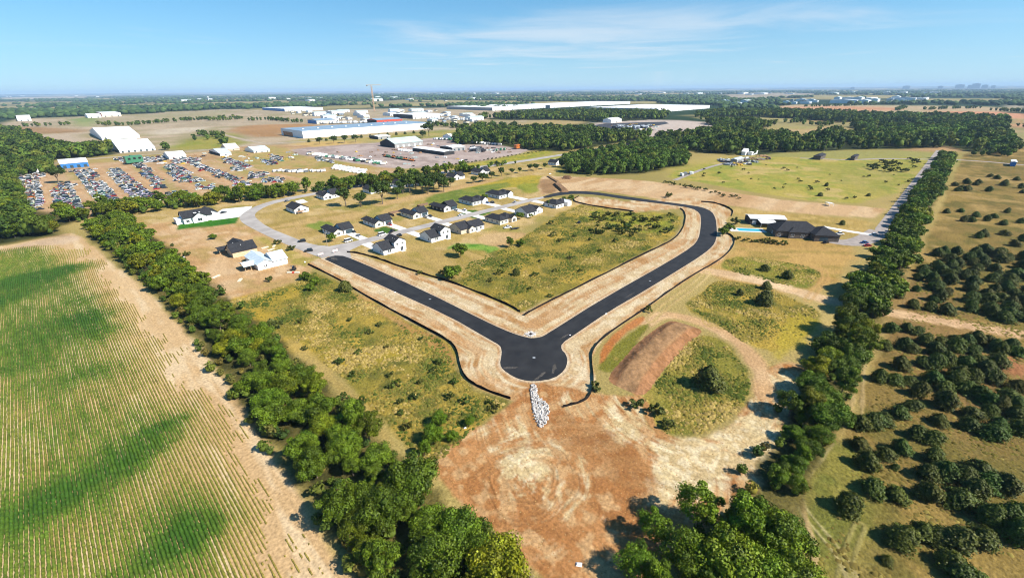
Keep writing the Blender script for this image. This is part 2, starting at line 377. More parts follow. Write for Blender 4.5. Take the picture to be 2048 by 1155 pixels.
    # ---- far country
    W = dict(soft=25, warp=40, ws=160, fine=.12, s=(200, 60))
    for pts, c in (
        ([(0,195),(170,192.5),(178,196),(60,199),(0,200)], ('b7a98c','c5b496')), ([(35,214),(80,213),(80,217),(35,218)], ('b7a98c','c5b496')),
        ([(245,214),(360,212),(360,218),(250,218)], ('c0a88c','c9b293')), ([(5,222),(90,220),(90,225),(5,226)], ('a0976c','b5a47c')),
        ([(1420,190),(1560,186),(1640,187),(1600,193),(1480,199)], ('b3a48c','a89a80')),
        ([(1250,183),(1330,182),(1330,184),(1250,185)], ('b5a794','b5a794')),
        ([(2010,190),(2048,190),(2048,225),(2015,225)], ('a99f85','b5a88d')),
        ([(1530,214),(1620,208),(2048,214),(2048,224),(1850,226),(1600,224),(1540,220)], ('b7a67e','c2a983')),
        ([(1540,215),(1590,212),(1800,214),(1796,224),(1600,224)], ('cf9f78','c89066')),
        ([(1830,221),(2048,224),(2048,240),(2020,236),(1950,228)], ('d39a75','cb9068')),
        ([(2025,235),(2048,235),(2048,255),(2032,255)], ('cf9f78','c89066')),
        ([(2030,262),(2048,262),(2048,292),(2040,290)], ('3f7042','35643a')),
        ([(2016,262),(2030,262),(2045,300),(2025,318)], ('c9aa80','bfa077')),
        ([(1380,233),(1500,229),(1600,240),(1530,246),(1400,241)], ('ab9f68','b9a872','9f9a5e')),
        ([(1600,236),(1690,240),(1680,246),(1600,245)], ('b49a68','a8905f')),
        ([(1475,262),(1560,254),(1700,252),(1720,258),(1710,266),(1540,272)], ('c3a477','a99c62','b89b6c')),
        ([(1000,240),(1130,238),(1160,246),(1080,254),(1000,250)], ('c2a876','b39d6a')),
        ([(1130,233),(1240,229),(1330,236),(1180,246)], ('bda67b','b09a6d')),
        ([(0,240),(170,232),(330,226),(470,217),(560,222),(900,214),(1000,222),(1230,222),(1130,235),(930,262),(880,262),(780,285),(560,300),(470,300),(380,308),(300,305),(130,310),(60,290),(0,262)], ('b3a183','a89a72','c2ad90')),
        ([(148,236),(190,233),(200,252),(150,254)], ('8f9a5c','a2a36c')),
        ([(0,252),(160,256),(165,266),(60,268),(0,266)], ('b08c63','a3835a')),
        ([(200,240),(330,226),(420,222),(470,219),(450,232),(330,244)], ('a79c74','b4a480')),
        ([(446,256),(512,250),(612,247),(650,252),(566,266),(568,272),(500,274)], ('b98f61','ad8558')),
        ([(62,274),(160,264),(170,283),(90,289)], ('cdbba3','c2ae94')), ([(286,262),(400,254),(410,264),(300,273)], ('d3c4ab','c8b79c')),
        ([(80,289),(175,285),(180,293),(110,297)], ('b39c4c','a39247')),
        ([(335,290),(400,270),(480,266),(490,282),(440,297),(350,300)], ('95963f','85893a','a39a4a')),
        ([(560,281),(865,261),(945,260),(930,275),(870,288),(780,284),(640,289)], ('a9a060','b8a462','96964f')),
        ([(545,292),(640,280),(780,283),(690,289),(600,300)], ('d0ae6c','c6a565')),
        ([(1160,252),(1200,244),(1330,239),(1452,248),(1440,259),(1310,278),(1285,272),(1240,262)], ('cdbcae','c2b0a2')),
        ([(1440,252),(1480,252),(1470,264),(1440,262)], ('c7ab80','bb9f72')),
        ([(1090,352),(1010,330),(1230,292),(1300,280),(1310,284),(1130,318)], ('a5a04c','949642')),
        ([(1290,330),(1420,318),(1500,318),(1440,345),(1330,350)], ('a5994e','b7a45c','8f8f42')),
        ([(1500,305),(1640,300),(1870,300),(1960,318),(1880,330),(1700,325),(1500,318)], ('a09a58','b39f66')),
        ([(1790,292),(1900,288),(1960,300),(1830,304)], ('c09c70','b08f64')),
        ([(1990,318),(2020,308),(2048,315),(2048,338),(1995,335)], ('b9aca0','a89c92')),
    ): zone(pts, c, tg='farm_field' if pts[0][1] > 213 and len(c) == 2 and pts[0][0] > 1500 else None, seed=int(pts[0][0]) % 97, **W)
    # ---- salvage yard and gravel yard
    zone([(28,350),(60,335),(200,326),(330,315),(420,300),(540,288),(640,292),(780,330),(800,352),(560,380),(350,402),(200,428),(110,450),(75,450)], ('c39f76','b8956b','c9a981'), soft=6, warp=8, ws=40, tg='salvage_yard', seed=5, s=(60, 15), fine=.12)
    zone([(470,300),(540,290),(600,300),(690,318),(790,345),(700,365),(590,378),(500,352),(430,330)], ('a89a50','b3a058','bf9f66','979444'), soft=15, warp=25, ws=60, seed=15, s=(50, 14), alpha=.75)
    zone([(330,395),(420,380),(560,362),(570,380),(350,402)], ('b3a05a','9f9648'), soft=8, warp=12, ws=40, seed=16)
    for a, b in (((45,352),(62,430)),((110,365),(125,440)),((150,345),(220,420)),((215,338),(310,412)),((270,335),(345,385)),((330,335),(430,380)),((415,345),(520,360)),((445,320),(540,345))):
        path([a, b], 17, ('a8985c','b5a268','9c9350'), soft=6, warp=6, seed=int(a[0]), alpha=.75, rg=.6)
    for a, b in (((89,340),(97,445)),((150,362),(185,428)),((196,335),(262,418)),((247,334),(360,405)),((290,333),(440,398)),((350,330),(520,385)),((400,340),(560,372)),((430,322),(600,360))):
        path([a, b], 11, ('cda57b','c49a70','d2b08a'), soft=4, warp=3, seed=int(a[1]), alpha=.9, rg=.1)
    zone([(560,302),(640,292),(780,284),(860,276),(900,272),(980,280),(1050,292),(1062,303),(960,322),(830,340),(745,332)], ('b9a59b','ab988e','c4b1a6'), soft=6, warp=6, ws=40, tg='gravel_yard', seed=6, s=(70, 20), fine=.12)
    zone([(790,352),(960,324),(1060,304),(1100,300),(1105,308),(960,337),(820,362)], ('a79f3d','b5a648','93953a'), soft=5, warp=6, ws=25, seed=8)
    path([(60,336),(150,319),(300,309),(420,299),(500,291),(560,285.5),(640,281),(780,270)], 12, ('bba894','c7b5a2'), soft=2, warp=1, seed=4)
    path([(320,262),(420,262),(500,283),(545,287)], 10, ('c3b29d','b7a58f'), soft=2, warp=1, seed=4)
    # ---- residential plots: dry grass
    zone([(235,440),(330,420),(480,395),(640,372),(800,352),(960,330),(1090,318),(1130,330),(1110,350),(1090,385),(1110,395),(1180,405),(1140,420),(1000,480),(930,520),(860,548),(690,505),(640,520),(560,480),(470,440),(330,460)], ('c2a468','b29a5a','ccb07a','a39550'), soft=5, warp=6, ws=25, tg='residential_lot', seed=17, s=(40, 12))
    zone([(880,400),(960,372),(1080,350),(1100,353),(1085,368),(1000,378),(900,408)], ('b3a03c','a89a3a','8f9035'), soft=4, warp=6, ws=20, seed=18)
    zone([(890,384),(1010,358),(1080,349),(1080,356),(1000,372)], ('b7a23e','a39536'), soft=4, warp=5, ws=20, seed=19)
    zone([(740,408),(830,388),(880,378),(1010,352),(1000,360),(860,392),(760,414)], ('caa873','c09e68'), soft=3, warp=3, ws=20, seed=20, stretch=(0, 6, 1))
    zone([(500,455),(560,440),(640,430),(720,420),(740,440),(660,450),(620,480),(560,470)], ('c6a66c','b79a5e','a99150'), soft=4, warp=5, ws=20, seed=22, stretch=(0, 4, 1))
    zone([(265,455),(330,440),(440,450),(470,440),(560,478),(640,517),(600,560),(520,585),(430,605),(400,560),(330,500)], ('cfa878','c39b6a','d9b78c','b89a62'), soft=3, warp=4, ws=15, tg='building_plot', seed=23, s=(25, 7), rg=.25)
    path([(330,460),(400,470),(450,500),(430,545),(470,575)], 9, ('d9b88e','cfa87a'), soft=3, warp=2, seed=24, alpha=.7)
    zone([(500,465),(548,482),(600,505),(636,520),(600,535),(560,510),(510,480)], ('b8a258','a5964a','c6ab6c'), soft=2, warp=3, ws=8, seed=25)
    for pts in ([(352,461),(357,450),(440,437),(478,432),(473,446),(420,452)],):
        zone(pts, ('3f7a22','357020','4c8428'), soft=.8, warp=.6, ws=6, sm=0, seed=26, fine=.15)
    for pts in ([(745,461),(768,452),(802,461),(778,470)], [(912,432),(935,419),(985,424),(955,437)]):
        zone(pts, ('5d8030','4c7028'), soft=.8, warp=.8, ws=6, seed=27, fine=.18, sm=0)
    zone([(842,400),(880,386),(960,372),(1010,364),(1030,370),(985,382),(940,396),(905,404),(870,410)], ('7f8a3e','8f9040','6f7f36'), soft=3, warp=5, ws=12, seed=27)
    zone([(1030,372),(1060,366),(1090,368),(1085,384),(1050,386)], ('9a9a3e','868c38'), soft=3, warp=4, ws=10, seed=29)
    zone([(604,450),(652,440),(672,452),(640,463)], ('87933f','7b8838'), soft=1, warp=1, ws=6, seed=28)
    zone([(1160,420),(1200,424),(1190,438),(1130,430)], ('8fa045','7f9640'), soft=4, warp=4, ws=12, seed=28)
    zone([(880,500),(935,482),(1005,495),(985,510),(930,520)], ('77a03c','5f9030','8aa848'), soft=1.5, warp=3, ws=8, seed=29)
    zone([(950,470),(1010,462),(1085,470),(1075,485),(1010,495),(960,488)], ('cfae7c','c39f6c'), soft=2, warp=3, ws=10, seed=30)
    # ---- right-hand land
    zone([(1320,352),(1440,318),(1500,312),(1720,318),(1862,314),(1850,330),(1765,412),(1560,396),(1385,362)], ('a9a04a','b8a655','979a44','c3ac6a'), soft=4, warp=6, ws=30, tg='pasture', seed=31, s=(45, 14))
    zone([(1620,330),(1860,318),(1840,340),(1780,395),(1700,380),(1650,350)], ('9a9644','8d8f42','a89d50'), soft=12, warp=12, ws=30, seed=32, alpha=.6)
    zone([(1085,353),(1180,354),(1300,362),(1400,376),(1560,399),(1772,417),(1752,436),(1600,428),(1500,417),(1410,404),(1310,397),(1200,382),(1120,384),(1080,392),(1075,372)], ('d0ac80','c39d70','d9b98f'), soft=2, warp=3, ws=18, sm=0, tg='graded_earth', seed=33, s=(40, 10), stretch=(0.05, 5, 1), rg=.2)
    zone([(1075,358),(1120,360),(1115,385),(1085,390)], ('a98660','9c7a55'), soft=3, warp=3, ws=10, seed=34)
    zone([(1440,412),(1600,428),(1750,440),(1735,468),(1640,470),(1500,440)], ('b89b58','a8904c','c4a766'), soft=3, warp=4, ws=15, tg='dry_lawn', seed=35)
    zone([(1470,475),(1500,470),(1700,480),(1720,500),(1680,560),(1600,600),(1440,560),(1410,540),(1470,500)], ('c5a060','b89456','a98f4e'), soft=3, warp=4, ws=15, tg='dry_lawn', seed=36, stretch=(-.9, 4, 1))
    zone([(1450,520),(1490,512),(1600,528),(1645,545),(1625,578),(1560,570),(1440,538)], ('918a3a','a59440','7f8035'), soft=1.5, warp=2.5, ws=8, tg='meadow', seed=37, rg=1)
    # right of the right-hand hedge: brown grazing land
    zone([(560,-2),(900,-4),(1100,-60),(600,-300),(60,-200),(55,-40),(74,-1),(150,1)], ('9d8449','8b7541','786c38','aa8e56'), soft=2, warp=2, ws=12, world=True, tg='grazing_land', seed=38, s=(45, 10), rg=.9, sm=0)
    zone([(1740,560),(1870,540),(2048,700),(2048,900),(1900,860),(1750,640)], ('957348','866942'), soft=12, warp=8, ws=25, seed=39, alpha=.65)
    zone([(2005,700),(2048,705),(2048,760),(2010,740)], ('b8835c','a8744e'), soft=2, warp=3, ws=8, seed=40)
    zone([(1560,1155),(1580,960),(1640,880),(1720,880),(1760,980),(1700,1155)], ('8c8440','9a8c48','787838'), soft=4, warp=4, ws=12, seed=41, rg=1)
    path([(1740,618),(1800,628),(1900,645),(2048,668),(2200,695)], 8.0, ('dcb98e','d0aa80'), soft=.8, warp=.8, tg='dirt_track', seed=42)
    path([(1735,640),(1722,700),(1716,780),(1712,850)], .9, ('c2ab7c','b39b6c'), ruts=1.2, soft=.4, warp=.4, seed=43, alpha=.7)
    path([(1660,880),(1600,960),(1590,1000),(1640,1060),(1690,1120),(1705,1160)], .8, ('bfb07c','b3a06c'), ruts=.9, soft=.3, warp=.3, seed=44, alpha=.75)
    path([(1590,990),(1605,1050),(1625,1100),(1600,1160)], .9, ('c4a878','b89a6a'), ruts=1.0, soft=.3, warp=.3, seed=45, alpha=.8)
    path([(1720,1050),(1700,1100),(1685,1160)], .6, ('b3a468','a5985e'), ruts=.9, soft=.3, warp=.3, seed=46, alpha=.6)
    # ---- road corridor: red earth with straw mulch
    def corridor(px, py, d, arc):
        da, s = seg_dist(px, py, np.array(ASPHALT), True)
        red = pal(px, py, ('c49868','b78a58','cfa97c'), (14, 4), 61, .12); straw = pal(px, py, ('dcc59c','cfb58a','e4d0ac'), (9, 2.5), 62, .16)
        st = vnoise(s / 14, da / .9, 63) * .55 + fbm(px / 7, py / 7, 64, 3) * .6 + .22 * np.exp(-((da - 4.2) / 2.6) ** 2) - .16 * np.exp(-((da - 1.2) / .9) ** 2) - .12 * np.exp(-((da - 8.5) / 1.8) ** 2)
        st = st + .16 * (fbm(px / 1.5, py / 1.5, 67, 3) - .5); a = sst(st, .44, .74)[:, None] * .9; c = red * (1 - a) + straw * a
        e = np.exp(-(da / .85) ** 2)[:, None]; c = c * (1 - .75 * e) + alb('dccab0') * .75 * e
        return c * (.9 + .2 * vnoise(s / 30, da / .35, 66))[:, None]
    zone([(612,527),(640,516),(690,502),(715,505),(797,529),(910,566),(1040,625),(1130,587),(1262,521),(1345,480),(1368,450),(1370,432),(1360,417),(1270,424),(1150,406),(1146,396),(1160,392),(1250,402),(1390,396),(1435,404),(1468,424),(1455,436),(1448,460),(1470,482),(1462,500),(1443,522),(1386,552),(1325,594),(1240,651),(1205,678),(1190,696),(1184,716),(1190,761),(1184,786),(1130,815),(1060,820),(1021,800),(949,772),(928,757),(919,731),(914,702),(895,681),(798,630),(678,561)],
         (), soft=.7, warp=1.0, ws=5, tg='road_verge', fn=corridor, rg=.3, sm=0)
    # ---- meadows
    MD = ('91843a','a38d40','747034','b89c46')
    zone([(915,568),(1040,621),(1130,583),(1262,517),(1342,476),(1360,450),(1362,432),(1350,425),(1262,425),(1160,408),(1120,425),(1090,445),(1010,495),(940,520),(880,548)], MD, soft=1.2, warp=2.5, ws=8, tg='meadow', seed=70, s=(22, 6), rg=1.2, sm=0)
    zone([(1170,415),(1262,427),(1345,428),(1355,445),(1330,472),(1240,455),(1160,440)], ('9a9a38','a9a03c','858a34'), soft=4, warp=6, ws=14, seed=71, rg=1.2)
    zone([(690,508),(720,511),(800,536),(905,566),(950,540),(1000,505),(880,495),(780,512)], ('bfa262','b0965a','a5904c'), soft=2.5, warp=3, ws=10, seed=72, rg=.5, stretch=(1.57, 4, 1))
    zone([(440,603),(520,588),(600,560),(625,540),(680,566),(750,606),(842,655),(890,682),(910,702),(914,732),(924,758),(948,775),(1019,801),(1010,815),(960,850),(890,915),(850,930),(780,860),(700,770),(600,690),(500,640)], MD, soft=1.2, warp=2.0, ws=8, tg='meadow', seed=73, s=(20, 5), rg=1.2, sm=0)
    zone([(440,600),(540,585),(600,565),(590,590),(520,640),(600,690),(680,700),(640,720),(560,680),(480,640)], ('c9a83c','bb9a3a','a38f3a'), soft=3, warp=5, ws=10, seed=74, alpha=.75)
    zone([(640,712),(760,690),(840,700),(760,725),(680,735)], ('c2a33e','ab963a'), soft=3, warp=5, ws=8, seed=75, alpha=.6)
    zone([(560,660),(620,700),(720,790),(800,890),(770,890),(680,790),(590,710)], ('c4a766','b39858'), soft=1.5, warp=2, ws=7, seed=76, alpha=.6)
    zone([(705,580),(760,612),(800,636),(880,682),(915,720),(905,740),(870,690),(800,655),(720,605)], ('c39660','b48552'), soft=1.2, warp=2.5, ws=7, seed=77, alpha=.7, rg=.4)
    zone([(1365,612),(1400,585),(1432,558),(1530,572),(1632,615),(1640,650),(1560,705),(1500,695),(1430,648)], MD, soft=1.2, warp=2, ws=8, tg='meadow', seed=78, s=(18, 5), rg=1.2)
    zone([(1560,640),(1620,615),(1640,640),(1600,700),(1540,720)], ('b5a23c','a3953a'), soft=2, warp=4, ws=7, seed=79, alpha=.7)
    # ---- bare working ground at the front
    def worked(px, py, d, arc):
        cx0, cy0 = P(1055, 965); rr = np.hypot(px - cx0, (py - cy0) * 1.25) + 5.0 * (fbm(px / 11, py / 11, 187, 2) - .5); th = np.arctan2(py - cy0, px - cx0)
        red = pal(px, py, ('be8a58','ae7848','c9a070'), (10, 3), 81, .10); straw = pal(px, py, ('dcc596','d0b686','e6d2aa'), (6, 1.6), 82, .16)
        mx, my = P(1395, 775); r2 = np.hypot(px - mx, py - my); t2 = np.arctan2(py - my, px - mx); wr = sst((px - cx0) + .5 * (py - cy0), 10, 24)
        fib = fbm(th * 2.2, rr / 1.1, 84, 4) * (1 - wr) + fbm(t2 * 3.0, r2 / 1.1, 184, 4) * wr; n = .42 * fbm(px / 13, py / 13, 83, 3) + .34 * fib + .14 * fbm(px / 1.6, py / 1.6, 88, 3)
        for (qx, qy, sx, sy, am) in ((1030,930,7,6,.22),(1110,1010,8,5,.16),(1000,1000,6,4,.12),(1250,860,12,7,.24),(1360,920,17,8,.26),(1480,880,16,10,.26),(1560,780,14,8,.2),(1130,800,4,4,.15),(1230,960,10,5,-.2),(1180,870,9,5,-.15)):
            ex, ey = P(qx, qy); n = n + am * np.exp(-((px - ex) / sx) ** 2 - ((py - ey) / sy) ** 2)
        n = n - np.exp(-((rr - 12.5) / 3.2) ** 2) * .16 * sst(-(px - cx0) - .6 * (py - cy0), -14, 4)
        a = sst(n, .47, .63)[:, None]; c = red * (1 - a) + straw * a
        wob = 1.2 * fbm(px / 6, py / 6, 89, 2); tr = vnoise((rr + wob) / .42, th * 2.0, 85); k = np.exp(-(rr / 20) ** 2); k = k * sst(rr, 4, 10); c = c * (1 + .42 * (tr - .5) * k * (.4 + 1.2 * fbm(px / 5, py / 5, 188, 2)))[:, None]
        for q in (8.2, 9.5, 11.2, 12.6, 14.0, 15.6): c = c * (1 - .30 * np.exp(-((rr + wob - q) / .25) ** 2) * sst(fbm(px / 7, py / 7, 190 + int(q), 2), .42, .6))[:, None]
        tr2 = vnoise((r2 + wob) / .42, t2 * 3, 86); return c * (1 + .40 * (tr2 - .5) * (1 - k))[:, None]
    zone([(868,940),(885,900),(930,870),(1005,822),(1030,795),(1060,765),(1130,770),(1185,785),(1230,790),(1290,790),(1290,850),(1340,880),(1440,870),(1505,800),(1520,740),(1600,715),(1645,770),(1590,880),(1540,960),(1440,1030),(1300,1150),(1260,1200),(1130,1220),(1080,1155),(1000,1080),(920,1010)],
         (), soft=.8, warp=1.2, ws=5, tg='bare_earth', fn=worked, rg=.35)
    def darkband(px, py, d, arc): return pal(px, py, ('a06d40','946338','ad7d4e'), (8, 2), 87, .15, (-.75, 6, 1))  # browner, streaky band running diagonally over the bare earth
    zone([(1105,830),(1190,850),(1280,920),(1330,960),(1280,1000),(1200,940),(1130,880)], (), soft=2.5, warp=3, ws=7, fn=darkband, alpha=.75)
    path([(1290,645),(1330,625),(1390,640),(1450,665),(1500,705),(1522,745),(1530,790)], 6, ('d6b184','cda678'), soft=1.2, warp=1.2, tg='dirt_track', seed=88)
    path([(1400,540),(1500,555),(1600,585),(1680,605),(1745,620)], 10.0, ('e0c096','d6b286'), soft=1.2, warp=1.2, tg='dirt_track', seed=89)
    path([(1300,640),(1330,610),(1390,570),(1415,545)], 1.0, ('d0b47c','c3a66e'), ruts=1.5, soft=.5, warp=.4, seed=90)
    path([(1615,600),(1635,575),(1655,555),(1640,530),(1560,540)], 1.4, ('c9a066','bf955c'), ruts=1.3, soft=.5, warp=.4, seed=91, alpha=.6)
    zone([(1280,800),(1320,750),(1360,690),(1400,668),(1445,680),(1490,725),(1502,775),(1480,822),(1400,872),(1330,868),(1290,835)], ('8a8339','9c8e42','737233','a8954a'), soft=1.0, warp=1.6, ws=6, tg='meadow', seed=92, s=(12, 4), rg=1.2)
    zone([(1195,735),(1225,690),(1280,650),(1305,645),(1270,690),(1235,735),(1215,745)], ('8f8639','7d7a32','a8914a'), soft=.8, warp=1.2, ws=5, tg='meadow', seed=93, rg=1)
    path([(1270,785),(1295,810),(1300,850),(1330,872)], 2.2, ('b98a58','ab7c4c'), soft=.6, warp=.5, seed=94)
    zone([(1200,700),(1235,660),(1285,628),(1292,640),(1240,672),(1200,735)], ('c2814c','b8753f'), soft=.6, warp=.6, ws=5, seed=95)
    # mown turning loops in the grass
    c0 = P(1437, 640)
    path([(c0[0] + 7 * math.cos(t), c0[1] + 5 * math.sin(t)) for t in np.linspace(0, 6.2, 16)], .7, ('c3a85c','b59a50'), ruts=.9, world=True, soft=.3, warp=.3, seed=96, alpha=.7)
    # ---- crop field
    def soil(px, py, d, arc): return pal(px, py, ('dcbb8d','d2af80','e3c79e'), (14, 4), 97, .10, (1.57, 5, .8))
    FIELD = [(-130,-60),(15,-60),(16,60),(19,110),(19,185),(16,236),(10,300),(2,380),(-2,418),(-10,421),(-37,412),(-70,430),(-130,440)]
    zone(FIELD, (), soft=1.5, warp=1.5, ws=8, tg='crop_field', fn=soil, world=True, rg=.25)
    zone([(0,500),(40,487),(130,470),(160,473),(150,485),(60,495),(0,506)], ('d9bd9c','cdb08e'), soft=2, warp=2, ws=8, seed=98)
    # ---- shrubby floor under hedges and woods
    FL = ('5f5a32','6f6638','4d4c2a')
    zone([(19,30),(40,30),(41,120),(40,200),(38,280),(30,430),(4,440),(4,380),(12,300),(19,230)], FL, soft=2, warp=3, ws=6, world=True, tg='hedge_floor', seed=99, rg=1)
    zone([(60,0),(100,3),(130,4),(800,2),(800,17),(130,15),(110,11),(60,20)], FL, soft=2, warp=3, ws=6, world=True, seed=100, rg=1)
    zone([(-200,470),(-40,440),(10,452),(-10,500),(-40,560),(-45,800),(-200,900)], FL, soft=4, warp=6, ws=15, world=True, seed=101)
    for pts in WOODS.values(): zone(pts, ('3c4526','4a4f2b','33391f'), soft=8, warp=10, ws=40, seed=102)
    # ---- split the sheet into its named pieces
    idx = (np.arange(nr - 1)[:, None] * na + np.arange(na - 1)[None, :]).ravel()
    quads = np.stack([idx, idx + 1, idx + 1 + na, idx + na], 1)
    ft = tagid[quads].max(1); V = np.stack([X, Y, np.zeros(N)], 1)
    objs = {}
    for k, nm in enumerate(names):
        q = quads[ft == k]
        if len(q) == 0: continue
        u, inv = np.unique(q, return_inverse=True)
        me = mesh_np(nm, V[u], inv.reshape(q.shape)[:, ::-1], MAT['ground'], col[u], extra={'rough': rough[u]})
        o = obj(nm, me); o['kind'] = 'structure'; objs[nm] = o
    return objs
# woodland outlines (photo survey of the ground they stand on)
WOODS = {
 'left_wood': [(-60,330),(40,318),(110,312),(105,345),(40,352),(40,400),(70,445),(150,470),(60,478),(0,490),(-80,500)],
 'left_far_wood': [(0,262),(60,268),(90,290),(120,300),(230,300),(225,312),(60,325),(-60,335),(-60,262)],
 'yard_wood': [(900,290),(925,262),(1000,252),(1100,262),(1180,262),(1240,272),(1300,275),(1240,286),(1130,304),(1060,300),(980,288)],
 'middle_wood': [(1120,330),(1150,318),(1240,296),(1300,285),(1370,300),(1375,330),(1300,345),(1180,352),(1130,345)],
 'long_wood': [(955,238),(1080,228),(1230,226),(1340,230),(1330,238),(1200,245),(1130,240),(1000,240)],
 'right_wood_near': [(1310,282),(1440,262),(1560,276),(1720,272),(1830,275),(1900,285),(1880,296),(1700,300),(1560,305),(1480,312),(1360,300)],
 'right_wood_far': [(1690,252),(1760,232),(1900,234),(2012,240),(2016,300),(1960,306),(1900,295),(1830,278),(1720,268)],
 'lane_wood': [(1380,236),(1440,228),(1560,226),(1700,232),(1760,236),(1690,246),(1600,238),(1500,234)],
 'ridge_wood': [(1410,246),(1480,244),(1545,254),(1500,258),(1450,262)],
}
GROUND = build_ground()

# ------------------------------------------------------------------ roads and slabs
def slab(name, pts, mat, z, kind='structure', px=False, thick=0.12, sm=0, label=None, cat=None, parent=None):
    w = PP(pts) if px else list(pts)
    if sm: w = [tuple(p) for p in chaikin(w, sm)]
    n = len(w); tris = tessellate_polygon([[Vector((p[0], p[1], 0)) for p in w]])
    vs = [(p[0], p[1], z) for p in w] + [(p[0], p[1], z - thick) for p in w]
    area = sum(w[i][0] * w[(i + 1) % n][1] - w[(i + 1) % n][0] * w[i][1] for i in range(n))
    fs = []
    for t in tris:
        a, b, c = (w[k] for k in t); cr = (b[0] - a[0]) * (c[1] - a[1]) - (b[1] - a[1]) * (c[0] - a[0])
        fs.append(tuple(t) if cr > 0 else tuple(reversed(t)))
    for i in range(n):
        j = (i + 1) % n; fs.append((i, n + i, n + j, j) if area > 0 else (j, n + j, n + i, i))
    o = obj(name, mesh_py(name, vs, fs, mat), parent)
    if parent is None: o['kind'] = kind
    if label: o['label'] = label
    if cat: o['category'] = cat
    return o
def ribbon(name, pts, width, mat, z, thick=.1):
    c = chaikin(pts, 2, False); L = []; R = []
    for i in range(len(c)):
        d = c[min(i + 1, len(c) - 1)] - c[max(i - 1, 0)]; d /= np.linalg.norm(d); nrm = np.array([-d[1], d[0]]) * width / 2
        L.append(tuple(c[i] + nrm)); R.append(tuple(c[i] - nrm))
    return slab(name, R + L[::-1], mat, z, thick=thick)
def road_fn():
    slab('asphalt_road', [tuple(p) for p in chaikin(ASPHALT, 1)], MAT['asphalt'], .09)
    slab('concrete_street', STREET_PX, MAT['concrete'], .055, px=True, sm=1)
    slab('concrete_street', [(104.5, 232), (97, 240), (96, 251), (101, 262), (120, 259.2), (240, 258.6), (283, 257.6), (303, 254), (303, 249.5), (283, 250), (240, 250.2), (123, 250.4), (110, 245)], MAT['concrete'], .06)
    slab('gravel_road', [(366, 19.4), (930, 19.6), (930, 26.4), (376, 26.4), (366, 25)], MAT['gravelroad'], .03)
    ribbon('gravel_drive', PP([(1656,480),(1700,487),(1730,480),(1760,462)]), 12, MAT['gravelroad'], .038)
    ribbon('gravel_drive', PP([(1645,453),(1700,463),(1750,470)]), 5, MAT['drive'], .044)
    ribbon('county_road', PP([(1870,319),(1830,318),(1760,317),(1700,320),(1600,316)]), 7, MAT['gravelroad'], .03)
    ribbon('county_road', PP([(1880,318),(1960,322),(2048,330)]), 7, MAT['gravelroad'], .03)
    ribbon('farm_track', PP([(1350,360),(1400,340),(1440,328),(1480,322)]), 5, MAT['gravelroad'], .03)
    slab('paved_lot', [(1168,254),(1210,247),(1330,243.5),(1338,247),(1300,254),(1262,263)], MAT['asphalt2'], .3, px=True)
    seam = principled('paving_seam', (.05, .048, .046), .9, .1)
    ribbon('paving_seam', [(100.9, 228), (101.2, 180), (102.5, 130)], .16, seam, .097, .004); ribbon('paving_seam', [(130, 93.2), (180, 93.3), (232, 93.5)], .16, seam, .097, .004)
    ribbon('paving_seam', PP([(1196,603),(1219,609.5)]), .25, seam, .101, .004)
    for px in ((1068,715), (860,598), (1300,562)):
        x, y = P(*px); slab('manhole_cover', [(x + .55 * math.cos(t), y + .55 * math.sin(t)) for t in np.linspace(0, 6.0, 16)], MAT['steel'], .105, thick=.01)
    r = random.Random(6); dust = noisy('tracked_dust', (.035, .032, .030), (.085, .075, .065), 1.4, rough=.95, detail=10)
    for px, w, L, a in ((( 668,517), 3.2, 7, 1.57), ((1108,738), 1.6, 7, .5), ((1020,735), 1.4, 6, 2.4), ((1080,752), 1.2, 8, .1), ((1130,672), 1.0, 6, .0), ((1260,590), .8, 9, .0)):
        x, y = P(*px); pts = []
        for k in range(18):
            t = 2 * math.pi * k / 18; u, v = L / 2 * math.cos(t) * r.uniform(.6, 1.1), w / 2 * math.sin(t) * r.uniform(.5, 1.2); pts.append((x + u * math.cos(a) - v * math.sin(a), y + u * math.sin(a) + v * math.cos(a)))
        slab('tracked_dust', pts, dust, .093, thick=.002)
road_fn()

